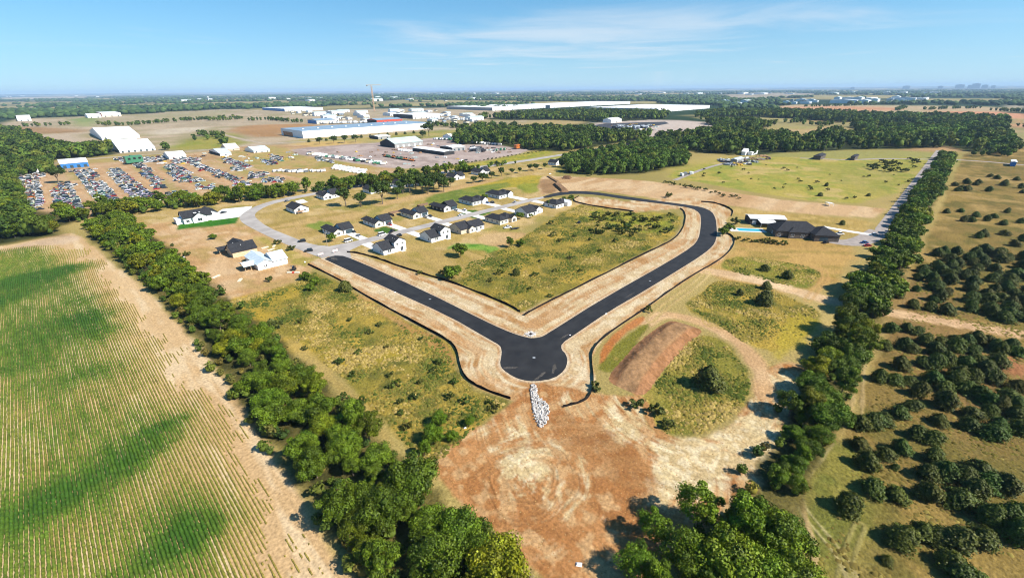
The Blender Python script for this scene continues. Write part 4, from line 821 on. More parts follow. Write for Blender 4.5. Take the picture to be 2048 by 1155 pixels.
# ---- many small far buildings
def far_buildings():
    protos = []
    for k, (w, d, h, wm, rm) in enumerate(((30, 60, 9, 'whitemetal', 'whitemetal'), (20, 28, 7, 'white', 'metalroof'), (14, 12, 6, 'cream', 'shingle'), (60, 26, 11, 'whitemetal', 'greenroof'), (16, 14, 7, 'greywall', 'blueroof'))):
        m = MB(); m.prism([(0, 0), (d, 0), (d, h), (d / 2, h * 1.25), (0, h)], 0, w, 'x', 0); m.prism([(-.6, h - .1), (d / 2, h * 1.25 + .05), (d + .6, h - .1), (d + .6, h + .3), (d / 2, h * 1.25 + .5), (-.6, h + .3)], -.5, w + .5, 'x', 1)
        for j in range(3): m.box(w * (j + .3) / 3, w * (j + .3) / 3 + min(3.5, w / 6), -.1, .02, 0, min(4, h * .55), 2)
        protos.append(m.mesh('far_building', [MAT[wm], MAT[rm], MAT['garage']]))
    zones = (((560,222), (900,233), 46, 1.0, 'on the industrial plain near the tower crane'), ((620,236), (740,246), 14, .9, 'in the works yard behind the long warehouse'), ((860,232), (960,248), 16, .9, 'in the trailer depot right of the long warehouse'),
             ((280,196), (1000,203), 36, 1.6, 'peeping from the woods below the horizon'), ((700,186), (1900,190), 60, 3.0, 'far off in the trees on the horizon'), ((1440,203), (1620,209), 18, 1.6, 'in the far settlement right of the distribution sheds'),
             ((1600,199), (1860,208), 30, 1.8, 'in the far town below the skyline'), ((0,190), (300,196), 10, 2.0, 'in the hazy woods at the upper left horizon'))
    r = random.Random(5)
    for (a, b, n, s, where) in zones:
        for k in range(n):
            x, y = P(r.uniform(a[0], b[0]), r.uniform(a[1], b[1])); i = r.choice((0, 1, 1, 2, 2, 3, 4))
            o = obj('far_building', protos[i], None, (x, y, 0)); o.scale = (s * r.uniform(.7, 1.2),) * 2 + (min(s, 1.8) * r.uniform(.8, 1.1),)
            tag(o, 'tiny pale building ' + where, 'building', 'small buildings ' + where)
    # skyline towers and water towers
    for k, (x, dx, h) in enumerate(((1705,5,40),(1812,8,55),(1880,5,50),(1918,9,70),(1938,4,60),(1950,8,85),(1968,6,62),(1985,4,50))):
        gx, gy = P(x, 177.5 + (1950 - x) * .004); s = math.hypot(gx, gy) / 880.0
        o = tag(empty('tower_block', (gx, gy, 0)), 'hazy grey tower block on the right skyline, number %s from the left' % ('first second third fourth fifth sixth seventh eighth'.split()[k]), 'tower block')
        m = MB().box(-dx * s / 2, dx * s / 2, -dx * s / 2, dx * s / 2, 0, h * s / 14).box(-dx * s / 5, dx * s / 5, -dx * s / 5, dx * s / 5, h * s / 14, h * s / 13); m.build('wall', MAT['greywall'], o)
        w = MB()
        for q in range(4): w.box(-dx * s / 2 * .9, dx * s / 2 * .9, -dx * s / 2 - 1, -dx * s / 2 - .2, h * s / 14 * (q + .3) / 4, h * s / 14 * (q + .7) / 4)
        w.build('window_band', MAT['glass'], o)
    for x, y, h, lb in ((1097, 186, 55, 'white water tower above the far woods right of centre'), (418, 203, 45, 'slim white water tower in the woods at upper left'), (876, 183.5, 60, 'faint white water tower on the horizon right of the crane'), (1213, 187, 40, 'white domed tank tower in the far woods')):
        gx, gy = P(x, y); o = tag(empty('water_tower', (gx, gy, 0)), lb, 'water tower')
        MB().tube((0, 0, 0), (0, 0, h * .75), 4, 3, 8).build('stem', MAT['trim'], o)
        m = MB()
        for a, b, r0, r1 in ((.72, .8, 3, 11), (.8, .9, 11, 12), (.9, 1.0, 12, 5)): m.tube((0, 0, h * a), (0, 0, h * b), r0, r1, 12)
        m.build('tank', MAT['trim'], o)
    gx, gy = P(749, 223); o = tag(empty('tower_crane', (gx, gy, 0), -.9), 'tall tan tower crane standing on the far industrial plain', 'crane')
    s = math.hypot(gx, gy) / 880.0; H = 42 * s
    m = MB()
    for (a, b) in ((-1, -1), (1, -1), (1, 1), (-1, 1)): m.tube((a * 2.2, b * 2.2, 0), (a * 2.2, b * 2.2, H), .6, .6, 4)
    n = 16
    for k in range(n):
        z0, z1 = H * k / n, H * (k + 1) / n; sg = 1 if k % 2 else -1
        for f in ((-2.2, -2.2, 2.2, -2.2), (2.2, -2.2, 2.2, 2.2), (2.2, 2.2, -2.2, 2.2), (-2.2, 2.2, -2.2, -2.2)):
            a, b = (f[0], f[1]), (f[2], f[3]); a, b = (a, b) if sg > 0 else (b, a); m.tube((*a, z0), (*b, z1), .5, .5, 4)
    m.build('mast', MAT['crane'], o)
    m = MB()
    for q in ((-1.5, 0), (1.5, 0), (0, 2.4)): m.tube((-24, q[0], H + 1 + q[1]), (44, q[0], H + 1 + q[1]), .28, .28, 4)
    for k in range(20):
        x = -24 + 68 * k / 20; m.tube((x, -1.5, H + 1), (x + 3.4, 0, H + 3.4), .35, .35, 4); m.tube((x + 3.4, 0, H + 3.4), (x + 3.4, 1.5, H + 1), .35, .35, 4)
    m.build('jib', MAT['crane'], o); MB().box(-24, -18, -2, 2, H - 3, H + 1).build('counterweight', MAT['greywall'], o); MB().box(1.2, 4, -3.6, -1.4, H - 2.5, H + .6).build('cab', MAT['trim'], o)
far_buildings()

# ------------------------------------------------------------------ crop rows
def crop_health(x, y):
    """0 bare .. 1 thin yellow .. 2 lush"""
    wx = 9 * (fbm(x / 14, y / 14, 211, 3) - .5); wy = 9 * (fbm(x / 14, y / 14, 219, 3) - .5); x0_, y0_ = x, y; x = x + wx; y = y + wy
    h = .98 + .95 * (fbm(x / 24, y / 24, 201, 3) - .5) + .22 * sst(y, 140, 240)
    for (px, py, rx, ry, a, amp) in ((410,1055,8,8,0,.62),(340,1095,8,6,0,.4),(180,970,14,7,.35,.46),(60,1010,11,7,.3,.5),(300,900,12,8,.4,.5),(330,850,8,3,0,.5),(60,560,22,14,0,1.2),(150,535,16,9,0,1.1),(20,600,16,10,0,.7),(150,640,20,12,0,.8),(60,690,14,9,0,.6),(220,660,10,8,0,.7),(180,745,10,6,0,.5),(200,590,10,8,0,.6),(15,740,10,8,0,.4),(180,500,14,14,0,.5)):
        cx, cyy = P(px, py); ca, sa = math.cos(a), math.sin(a); dx, dy = x - cx, y - cyy; u = dx * ca + dy * sa; v = -dx * sa + dy * ca
        h = h + amp * np.exp(-(u / rx) ** 2 - (v / ry) ** 2)
    x, y = x0_, y0_
    edge = np.interp(y, [-60, 60, 110, 185, 236, 300, 380, 420], [15, 15, 18, 18, 15, 8, 0, -4]) - x      # metres in from the hedge
    h = h - 1.1 * (1 - sst(edge + 6 * (fbm(x / 9, y / 9, 205, 2) - .5), -1.0, 25.0)) - .5 * (1 - sst(edge, 8, 22)) * sst(y, 150, 260)
    h = h - 1.6 * sst(y + .25 * x, 385, 405)
    return h
def crop():
    field = GROUND['crop_field']; SP = .762; r = np.random.default_rng(3)
    ys = np.concatenate([np.arange(30, 130, .45), np.arange(130, 220, .7), np.arange(220, 418, 1.2)])
    g0, g1, g2, g3 = alb('94953c'), alb('748c30'), alb('4c7424'), alb('b0a04e')
    prof = np.array([(-.30, 0), (-.2, .30), (0.02, .46), (.2, .30), (.30, 0)])
    ri = 0
    for i in range(-100, 26):
        x0 = i * SP
        xs = x0 + .05 * np.sin(ys / 7 + i) + .5 * np.sin(ys / 55.0 + i * .012) + 7.5 * sst(ys, 300, 420) ** 2 * np.sin((ys - 300) / 40.0)
        cut = np.interp(ys, [30, 60, 110, 185, 236, 300, 380, 420], [14, 14, 17, 17, 14, 8, 0, -4])
        h = crop_health(xs, ys) + .30 * (vnoise(ys / 6.0, ys * 0 + i, 77) - .5) + .15 * (vnoise(ys / .5, ys * 0 + i, 78) - .5)
        ok = (h > .16) & (xs < cut) & ((r.random(len(ys)) > -1))
        if ok.sum() < 8: continue
        n = len(ys); k = len(prof); sz = np.clip(.44 + .46 * h, .45, 1.25) * (0.8 + .4 * r.random(n)); sz = np.where(ok, sz, 0)
        V = np.zeros((n, k, 3)); V[:, :, 0] = xs[:, None] + prof[None, :, 0] * (sz[:, None] * (.9 + .3 * r.random((n, k)))); V[:, :, 1] = ys[:, None] + .12 * (r.random((n, k)) - .5)
        V[:, :, 2] = prof[None, :, 1] * sz[:, None] * (.8 + .4 * r.random((n, k))) - .01
        a = sst(h, .3, .9)[:, None]; c = g3 * (1 - a) + g0 * a; a = sst(h, .8, 1.35)[:, None]; c = c * (1 - a) + g1 * a; a = sst(h, 1.15, 2.0)[:, None]; c = c * (1 - a) + g2 * a
        c = c * (.75 + .5 * r.random((n, 1)))
        C = np.repeat(c[:, None, :], k, 1) * (.85 + .3 * r.random((n, k, 1)))
        seg = np.nonzero(ok[:-1] & ok[1:])[0]
        base = (seg[:, None] * k + np.arange(k - 1)[None, :]).ravel(); q = np.stack([base, base + 1, base + 1 + k, base + k], 1)
        u, inv = np.unique(q, return_inverse=True)
        obj('crop_row', mesh_np('crop_row', V.reshape(-1, 3)[u], inv.reshape(q.shape), MAT['crop'], C.reshape(-1, 3)[u]), field)
crop()

# ------------------------------------------------------------------ trees
def fib_dirs(n, r):
    d = r.normal(size=(n, 3)); return d / np.linalg.norm(d, axis=1)[:, None]
ICO = None
def ico(level=1):
    bm = bmesh.new(); bmesh.ops.create_icosphere(bm, subdivisions=level, radius=1.0)
    v = np.array([p.co[:] for p in bm.verts]); f = np.array([[q.index for q in p.verts] for p in bm.faces]); bm.free(); return v, f
ICO1 = ico(1); ICO2 = ico(2)
def leaf_quads(pos, nrm, size, col, r):
    n = len(pos); t = np.cross(nrm, r.normal(size=(n, 3))); t /= np.linalg.norm(t, axis=1)[:, None] + 1e-9; b = np.cross(nrm, t)
    s = size[:, None]; bend = nrm * (size * .25)[:, None]
    V = np.stack([pos - t * s * .5 - bend, pos - b * s * .42, pos + t * s * .5 - bend, pos + b * s * .42], 1).reshape(-1, 3)
    F = np.arange(n * 4).reshape(n, 4); C = np.repeat(col, 4, 0); return V, F, C
def clump_crown(seed, R, z0, z1, nclump, nleaf, ls, base, vary=.28, core=True):
    """crown of leaf clumps: returns verts, quads, colours"""
    r = np.random.default_rng(seed); H = z1 - z0; cz = (z0 + z1) / 2
    d = fib_dirs(nclump, r); d[:, 2] = np.abs(d[:, 2]) * np.where(r.random(nclump) < .72, 1, -.75)
    rad = .42 + .50 * r.random(nclump); cen = d * rad[:, None] * np.array([R, R, H / 2]) + np.array([0, 0, cz]); cen[:, :2] += r.normal(size=(nclump, 2)) * R * .06
    cr = R * (.17 + .26 * r.random(nclump) ** 1.3); tone = 1 + vary * (r.random(nclump) - .5) * 2; hue = r.random(nclump)
    k = r.integers(0, nclump, nleaf); dr = fib_dirs(nleaf, r); dr[:, 2] = dr[:, 2] * .8 + .25; dr /= np.linalg.norm(dr, axis=1)[:, None]
    pos = cen[k] + dr * (cr[k] * (.62 + .55 * r.random(nleaf)))[:, None] * np.array([1, 1, .85])
    # drop leaves buried inside other clumps
    keep = np.ones(nleaf, bool)
    for j in range(nclump):
        dd = np.linalg.norm((pos - cen[j]) / np.array([1, 1, .85]), axis=1); keep &= ~((dd < cr[j] * .68) & (k != j))
    pos, dr, k = pos[keep], dr[keep], k[keep]; n = len(pos)
    nrm = dr + .55 * r.normal(size=(n, 3)) * .8; nrm /= np.linalg.norm(nrm, axis=1)[:, None]
    col = base[None, :] * (tone[k] * (.72 + .56 * r.random(n)))[:, None]; col = col * (1 + hue[k][:, None] * np.array([.28, .08, -.1]) * .8)
    V, F, C = leaf_quads(pos, nrm, ls * (.6 + .8 * r.random(n)), col, r)
    return V, F, C, cen, cr
def cedar_crown(seed, R, H, nleaf, ls, base):
    r = np.random.default_rng(seed); t = r.random(nleaf) ** .8; th = r.random(nleaf) * 2 * math.pi
    ph = r.random(6) * 6.28; lump = 1 + .20 * np.sin(2 * th + ph[0] + 4 * t) + .15 * np.sin(5 * th + ph[1] - 9 * t) + .14 * np.sin(9 * th + ph[2] + 15 * t)
    prof = np.interp(t, [0, .1, .3, .55, .8, .93, 1], [.72, 1.0, 1.0, .86, .60, .34, .10])
    rr = R * prof * lump * (.62 + .5 * r.random(nleaf)); lean = R * .25 * t; pos = np.stack([rr * np.cos(th) + lean * math.cos(ph[3]), rr * np.sin(th) + lean * math.sin(ph[3]), .03 * H + t * H * .97 + .25 * r.normal(size=nleaf)], 1)
    nrm = np.stack([np.cos(th), np.sin(th), .25 + .8 * t], 1) + .5 * r.normal(size=(nleaf, 3)); nrm /= np.linalg.norm(nrm, axis=1)[:, None]
    col = base[None, :] * (.65 + .7 * r.random(nleaf))[:, None] * (1 + .25 * vnoise(th * 2, t * 5, seed)[:, None] * np.array([.6, .2, -.2]))
    return leaf_quads(pos, nrm, ls * (.6 + .8 * r.random(nleaf)), col, r)
def merge_tris(V, F, C, parts):
    """append triangle cores as degenerate-free quads by duplicating the last index is avoided: use two meshes joined as quads+tris"""
    return V, F, C
LEAF = alb('6a861c'); LEAF_D = alb('526c22'); CEDAR = alb('6c7430'); SHRUB = alb('6a7634')
def trunk_mesh(seed, h, r0, spread, n=6):
    r = random.Random(seed); m = MB(); top = Vector((r.uniform(-.2, .2), r.uniform(-.2, .2), h * .55)); m.tube((0, 0, -.2), top, r0, r0 * .7, 7)
    for k in range(n):
        a = 2 * math.pi * k / n + r.uniform(-.4, .4); e = Vector((math.cos(a) * spread * r.uniform(.5, .9), math.sin(a) * spread * r.uniform(.5, .9), h * r.uniform(.85, 1.25)))
        mid = top.lerp(e, .5) + Vector((0, 0, h * .08)); m.tube(top * r.uniform(.8, 1), mid, r0 * .42, r0 * .28, 5); m.tube(mid, e, r0 * .28, r0 * .08, 4)
    return m.mesh('trunk', MAT['bark'])
def core_mesh(name, cen, cr, base):
    Vs = []; Fs = []; Cs = []
    for j in range(len(cen)):
        Vs.append(ICO1[0] * cr[j] * np.array([.52, .52, .46]) + cen[j]); Fs.append(ICO1[1] + 12 * j * 1)
    v = np.concatenate(Vs); f = np.concatenate(Fs); c = np.repeat(base[None, :] * .9, len(v), 0); return v, f, c
def crown_mesh(name, V, F, C, cores=None, mat=None):
    """quads for leaves, tris for inner foliage, one mesh"""
    if cores is None: return mesh_np(name, V, F, mat or MAT['leaf'], C)
    cv, cf, cc = cores; nv = len(V); me = bpy.data.meshes.new(name); av = np.concatenate([V, cv]).astype(np.float32); me.vertices.add(len(av)); me.vertices.foreach_set('co', av.ravel())
    li = np.concatenate([F.ravel(), (cf + nv).ravel()]).astype(np.int32); me.loops.add(len(li)); me.loops.foreach_set('vertex_index', li)
    ls = np.concatenate([np.arange(len(F)) * 4, len(F) * 4 + np.arange(len(cf)) * 3]).astype(np.int32); me.polygons.add(len(ls)); me.polygons.foreach_set('loop_start', ls)
    a = me.attributes.new('col', 'FLOAT_COLOR', 'POINT'); c4 = np.ones((len(av), 4), np.float32); c4[:, :3] = np.concatenate([C, cc]); a.data.foreach_set('color', c4.ravel())
    me.update(calc_edges=True); me.validate(); me.materials.append(mat or MAT['leaf']); return me
PROTO = {'near': [], 'mid': [], 'yard': [], 'cedar': [], 'shrub': []}
SPEC = [(4.9, 1.2, 9.4, 46, 15000, .36, 1), (5.6, 1.0, 8.0, 40, 15000, .40, 1), (3.7, 1.0, 10.4, 38, 12000, .33, 1), (4.6, 1.5, 9.0, 60, 13000, .32, 0), (5.2, .8, 7.2, 30, 11000, .46, 1), (4.2, 1.8, 9.8, 24, 7000, .34, 0), (4.8, 1.0, 8.6, 70, 15000, .31, 1)]
for s, (R_, z0_, z1_, nc, nl, ls_, core) in enumerate(SPEC):
    V, F, C, cen, cr = clump_crown(300 + s, R_, z0_, z1_, nc, nl, ls_, LEAF, .38); PROTO['near'].append((crown_mesh('crown', V, F, C, core_mesh('c', cen, cr, LEAF) if core else None), trunk_mesh(s, 4.8, .24, R_ * .8, 6 if core else 11)))
for s, (R_, z0_, z1_, nc, nl, ls_, core) in enumerate(SPEC):
    V, F, C, cen, cr = clump_crown(320 + s, R_, z0_, z1_, int(nc * .8), int(nl * .24), ls_ * 2.0, LEAF, .38); PROTO['mid'].append((crown_mesh('crown', V, F, C, core_mesh('c', cen, cr, LEAF)), trunk_mesh(20 + s, 4.6, .26, 3.2)))
for s in range(3):
    V, F, C, cen, cr = clump_crown(340 + s, 5.2, 3.4, 11.5, 26, 2600, .75, LEAF_D); PROTO['yard'].append((crown_mesh('crown', V, F, C, core_mesh('c', cen, cr * .8, LEAF_D)), trunk_mesh(40 + s, 6.5, .35, 3.6)))
for s in range(6):
    V, F, C = cedar_crown(360 + s, 2.4 + .25 * (s % 2), 5.2 + .6 * (s % 3), 4200, .40, CEDAR); cv = ICO2[0] * np.array([1.35, 1.35, 1.7]) + np.array([0, 0, 1.9])
    PROTO['cedar'].append((crown_mesh('crown', V, F, C, (cv, ICO2[1], np.repeat(CEDAR[None, :] * .9, len(cv), 0))), trunk_mesh(60 + s, 1.6, .14, .5, 3)))
for s in range(3):
    V, F, C, cen, cr = clump_crown(380 + s, 1.6, .1, 2.0, 10, 420, .40, SHRUB); PROTO['shrub'].append((crown_mesh('crown', V, F, C, core_mesh('c', cen, cr, SHRUB)), trunk_mesh(80 + s, .9, .07, .7, 4)))
tr = random.Random(31)
def plant(kind, name, x, y, s, label, cat, group=None, tint=(1, 1, 1), sz=None, i=None):
    cm, tm = PROTO[kind][tr.randrange(len(PROTO[kind])) if i is None else i]
    o = empty(name, (x, y, 0), tr.uniform(0, 6.28)); k = tr.uniform(.9, 1.12); o.scale = (s * k, s * tr.uniform(.9, 1.12), (sz or s) * tr.uniform(.92, 1.1)); tag(o, label, cat, group)
    obj('trunk', tm, o); c = obj('crown', cm, o); c.color = (*tint, 1); return o
def tint():
    k = tr.uniform(.62, 1.22); q = tr.random()
    if q < .62: return (k, k, k)
    if q < .82: return (k * 1.35, k * 1.12, k * .9)
    if q < .93: return (k * .85, k * .95, k * .9)
    return (k * 1.9, k * 1.3, k * .95)
def look(t):
    return 'yellowing' if t[0] > t[1] * 1.3 else ('olive-green' if t[0] > t[1] * 1.1 else ('deep green' if t[1] < .95 else 'fresh green'))
def big(s): return 'tall' if s > .93 else ('middling' if s > .8 else 'low')
def scatter(n, x0, x1, y0, y1, dmin, test=None, seed=1):
    r = random.Random(seed); out = []; tries = 0
    while len(out) < n and tries < n * 60:
        tries += 1; p = (r.uniform(x0, x1), r.uniform(y0, y1))
        if test and not test(*p): continue
        if all((p[0] - q[0]) ** 2 + (p[1] - q[1]) ** 2 > dmin * dmin for q in out): out.append(p)
    return out
def in_poly(x, y, poly):
    c = False; m = len(poly)
    for i in range(m):
        ax, ay = poly[i]; bx, by = poly[(i + 1) % m]
        if (ay > y) != (by > y) and x < (bx - ax) * (y - ay) / (by - ay) + ax: c = not c
    return c
def tree_fn():
    # hedge between crop field and meadow
    def band(x, y):
        lo = np.interp(y, [20, 60, 110, 185, 236, 300, 380, 440], [20, 20, 22.5, 23, 21, 15, 7, 6]); hi = np.interp(y, [20, 60, 120, 160, 200, 280, 440], [37, 38, 41, 38, 34.5, 34, 27]); return lo < x < hi
    for x, y in sorted(scatter(165, 4, 44, 22, 440, 5.0, band, 3), key=lambda p: p[1]):
        s = tr.uniform(.5, 1.06) * (1.05 if y < 140 else .95)
        where = 'at the near end' if y < 90 else ('beside the scrub meadow' if y < 200 else ('opposite the building plots' if y < 320 else 'towards the salvage yard'))
        t = tint(); plant('near' if y < 230 else 'mid', 'hedge_tree', x, y, s, big(s) + ' ' + look(t) + (' tree on the field side' if x < 28 else ' tree on the meadow side') + ' of the crop-field hedge ' + where, 'tree', 'trees of the crop-field hedge ' + where, t)
    # hedge along the gravel road on the right
    def rband(x, y): return (4.5 < y < 11 if x < 128 else (5.0 < y < 14.5 if x < 232 else 4 < y < 16)) and not (199 < x < 217)
    pts = scatter(6, 98, 128, 1, 20, 5.0, rband, 4) + scatter(24, 128, 232, 1, 20, 4.6, rband, 5) + scatter(44, 232, 430, 2, 19, 5.4, rband, 6)
    for x, y in sorted(pts):
        where = 'below the dirt track' if x < 205 else ('beside the gravel drive' if x < 330 else 'along the upper gravel road')
        s = tr.uniform(.66, 1.02) * (.72 if x < 128 else 1.14); t = tint(); plant('near' if x < 220 else 'mid', 'hedge_tree', x, y, s, big(s) + ' ' + look(t) + (' tree, left flank' if y > 10 else ' tree, right flank') + ' of the right hedge ' + where, 'tree', 'trees of the right-hand hedge ' + where, t)
    # clump at the lower right edge of the bare earth
    for px, py, s in ((1310,1085,.85),(1395,1055,1.2),(1475,1085,1.25),(1545,1120,1.15),(1365,1145,1.1),(1450,1165,1.2),(1270,1150,.8),(1520,1180,1.1),(1560,1085,.8),(1310,1190,.8),(1585,1200,1.0),(1440,1230,1.0),(1590,985,.5),(1600,925,.55),(1585,880,.5)):
        x, y = P(px, py); plant('near', 'hedge_tree', x, y, s, big(s - .15) + ' bright green tree in the front clump, ' + ('left' if px < 1380 else ('right' if px > 1500 else 'middle')) + (' front' if py > 1140 else (' back' if py < 1090 else ' centre')), 'tree', 'trees of the front clump', (tr.uniform(1, 1.25), tr.uniform(1.05, 1.25), .9))
    # scrub trees in the front of the meadow
    for px, py, s in ((868,885,.62),(850,912,.5),(880,850,.5),(905,880,.35),(940,850,.35)):
        x, y = P(px, py); plant('near', 'scrub_tree', x, y, s, 'bushy scrub tree at the meadow edge beside the bare earth', 'tree', 'scrub trees by the bare earth', (1, 1.1, .9))
    # hedge in front of the salvage yard
    def yband(x, y): return np.interp(x, [-10, 40, 140, 241, 330], [452, 446, 424, 404, 400]) < y < np.interp(x, [-10, 40, 140, 241, 330], [500, 484, 446, 422, 414])
    for x, y in scatter(92, -5, 340, 398, 500, 4.4, yband, 8):
        s = tr.uniform(.85, 1.25) * (1.1 if x > 100 else 1); t = tint(); plant('mid', 'hedge_tree', x, y, s, big(s) + ' ' + look(t) + ' tree in the hedge below the salvage yard, ' + ('left part' if x < 60 else ('middle part' if x < 160 else 'right part')), 'tree', 'trees of the salvage yard hedge', t)
    # left wood, the trees that show
    poly = PP([(0,372),(38,372),(42,420),(70,450),(140,475),(60,482),(0,492)])
    for x, y in scatter(44, -70, 10, 430, 640, 7.0, lambda x, y: in_poly(x, y, poly), 9):
        plant('mid', 'wood_tree', x, y, tr.uniform(.9, 1.25), 'large dark tree of the wood at the left edge, below the salvage yard', 'tree', 'trees of the left-hand wood', tint())
    # yard trees with labels of their own
    for px, py, k, s, lb in ((692,412,'yard',1.35,'tall yard tree left of three by the half-hidden white houses'),(722,414,'yard',1.1,'slender yard tree in the middle of three by the white houses'),(765,408,'yard',1.6,'widest yard tree of the three by the white houses'),
        (795,398,'yard',1.0,'small bushy tree at the foot of the widest yard tree'),(820,386,'yard',1.5,'tall tree at the left of the dark clump behind the street'),(845,384,'yard',1.55,'tree in the middle of the dark clump behind the street'),(868,384,'yard',1.6,'dense tree at the right of the dark clump behind the street'),(888,384,'yard',1.2,'low tree closing the dark clump on its right side'),
        (664,483,'mid',.62,'round tree by the leaning pole in front of the first ranch house'),(1040,438,'mid',.62,'dark spreading tree left of the white gabled house'),(1062,436,'mid',.4,'small dark tree against the white gabled house'),
        (1098,412,'mid',.6,'tree hiding the left side of the last hip house'),(1128,402,'mid',.45,'tree behind the last hip house, left of two'),(1142,400,'mid',.5,'tree behind the last hip house, right of two'),(970,398,'mid',.5,'tree behind the hip-roofed house with two cars'),
        (922,513,'mid',.85,'spreading tree by the bright green patch of grass'),(1020,494,'mid',.62,'left of two rounded trees in the mown plot'),(1041,492,'mid',.5,'right of two rounded trees in the mown plot'),(901,556,'mid',.75,'bushy tree at the inner silt fence'),(915,548,'mid',.55,'smaller bush tree behind the inner silt fence'),(885,548,'shrub',1.3,'low dark bush beside the inner silt fence'),
        (427,478,'mid',.42,'small tree on the dirt plot behind the unfinished houses'),(345,492,'shrub',1.0,'thin sapling on the dirt plot near the hedge'),(375,512,'shrub',1.5,'bush with a white box beside it at the hedge edge'),(358,513,'shrub',1.1,'small bush at the hedge edge, left of the white box'),
        (612,560,'mid',.55,'dark round tree between silt fence and unfinished house'),(693,580,'cedar',1.25,'dark cedar right against the outer silt fence'),(632,572,'mid',.5,'bush tree left of the outer silt fence'),(622,580,'mid',.42,'low bush tree in the upper meadow'),(538,562,'shrub',1.4,'small tree in front of the white-wrapped house'),(583,500,'shrub',1.6,'sapling on the verge opposite the black car'),(555,488,'shrub',1.5,'bush on the verge behind the unfinished houses'),
        (547,664,'shrub',2.4,'grey-green bush at the left edge of the meadow'),(840,548,'shrub',1.0,'small dark shrub in the mown plot'),(1033,550,'cedar',.75,'lone cedar in the middle of the loop meadow'),(1107,472,'shrub',1.4,'dark bush at the edge of the yellow meadow'),(1103,448,'shrub',1.5,'dark bush in the mown plot below the hip houses'),
        (1419,775,'cedar',1.45,'large dark cedar standing alone in the round meadow'),(1526,607,'cedar',1.2,'largest cedar in the meadow beside the dirt track'),(1533,578,'cedar',.75,'cedar at the upper edge of the dirt track'),(1480,590,'cedar',.6,'small cedar in the meadow beside the dirt track'),
        (1573,556,'cedar',.95,'round cedar in the small meadow below the brick house'),(1528,541,'cedar',.8,'small cedar left in the meadow below the brick house'),(1455,468,'mid',.85,'dark tree between asphalt bend and swimming pool'),(1445,472,'mid',.6,'tree leaning over the asphalt bend by the pool'),(1470,448,'shrub',2.2,'bush behind the pool by the silt fence'),
        (1594,472,'mid',.7,'ivy-green tree in front of the brick house'),(1684,449,'cedar',.7,'lone dark tree on the dry lawn behind the brick house'),(1640,392,'cedar',.75,'small fork-topped tree in the pasture'),(1652,372,'cedar',.65,'lone round tree in the middle of the pasture'),(1736,392,'cedar',.6,'small tree in the pasture near the gravel road'),
        (1337,395,'shrub',2.2,'bush at the pasture corner'),(858,273,'yard',2.3,'big solitary tree at the end of the long warehouse'),(846,276,'yard',1.3,'smaller tree on the left flank of the big warehouse tree'),(118,366,'yard',1.6,'solitary dark spreading tree among the scrapped cars'),
        (1190,778,'shrub',1.3,'dark shrub on the silt fence corner left of the mound'),(1297,622,'shrub',1.1,'dark shrub at the right-hand silt fence, upper end'),(1270,812,'shrub',1.5,'bush at the left tip of the round meadow'),(1312,828,'shrub',1.7,'bush beside the curved rut in the round meadow'),(1335,855,'shrub',1.2,'low bush at the bottom of the round meadow')):
        x, y = P(px, py); plant(k, 'cedar_tree' if k == 'cedar' else ('shrub' if k == 'shrub' else 'yard_tree'), x, y, s, lb, 'tree' if k != 'shrub' else 'shrub', None, (tr.uniform(.85, 1.1),) * 3, sz=s * .8 if k == 'cedar' else None)
    for px, s in (((832,380),1.4),((856,388),1.3),((878,378),1.4),((842,374),1.2),((806,388),1.1)):
        x, y = P(*px); plant('yard', 'yard_tree', x, y, s, 'dark tree packed inside the tall clump behind the street', 'tree', 'trees packed in the tall clump', (.8, .88, .75))
    rb = random.Random(44)
    for k in range(46):
        x, y = P(rb.uniform(1180, 1345), rb.uniform(430, 470)); plant('shrub', 'shrub', x, y, rb.uniform(.8, 1.9), 'dark green bush in the thick corner of the loop meadow', 'shrub', 'bushes in the corner of the loop meadow', (rb.uniform(.6, 1.0), rb.uniform(.75, 1.0), .6))
    for px in ((640,283),(668,281),(690,280),(712,279)): 
        x, y = P(px[0], px[1] + 6); plant('yard', 'yard_tree', x, y, 1.2, 'feathery tree in the short row before the long warehouse', 'tree', 'short tree row before the warehouse', (.9, .95, .8))
    for px in ((983,356),(1003,352),(1024,349),(1040,346),(1060,342),(1072,341),(1090,338),(965,364),(948,366),(972,362),(902,374)):
        x, y = P(*px); plant('yard', 'yard_tree', x, y, tr.uniform(.6, .85), 'tree in the open row behind the upper street houses', 'tree', 'trees behind the upper street', (.85, .9, .75))
    for k in range(26):
        x, y = P(900 + k * 8.0, 333 - k * 1.25); plant('shrub', 'shrub', x, y + 4, tr.uniform(.8, 1.3), 'small dark shrub planted along the gravel yard edge', 'shrub', 'shrubs along the gravel yard edge', (.6, .7, .6))
    for k in range(14):
        x, y = P(618 + k * 17.5, 284.5 - k * 1.45); plant('cedar', 'cedar_tree', x, y, tr.uniform(.8, 1.1), 'small conifer planted along the long warehouse front', 'tree', 'conifers along the warehouse', (.8, .9, .9))
    # shrubs in the meadows
    for px in ((610,693),(680,722),(740,660),(868,738),(880,720),(780,745),(780,770),(600,640),(718,700),(772,690),(705,745),(690,790),(800,800),(830,790),(795,765),(725,800),(900,790),(910,760),(840,760),(870,870),(815,850),(800,822),(930,800),(950,830),(980,800),(990,815),(895,830),(620,620),(760,645),(842,672),(700,635)):
        x, y = P(px[0], px[1] + 6); plant('shrub', 'shrub', x, y, tr.uniform(.55, 1.15), 'low dark shrub scattered in the left meadow', 'shrub', 'shrubs of the left meadow', (tr.uniform(.7, 1.1), tr.uniform(.8, 1.1), .8))
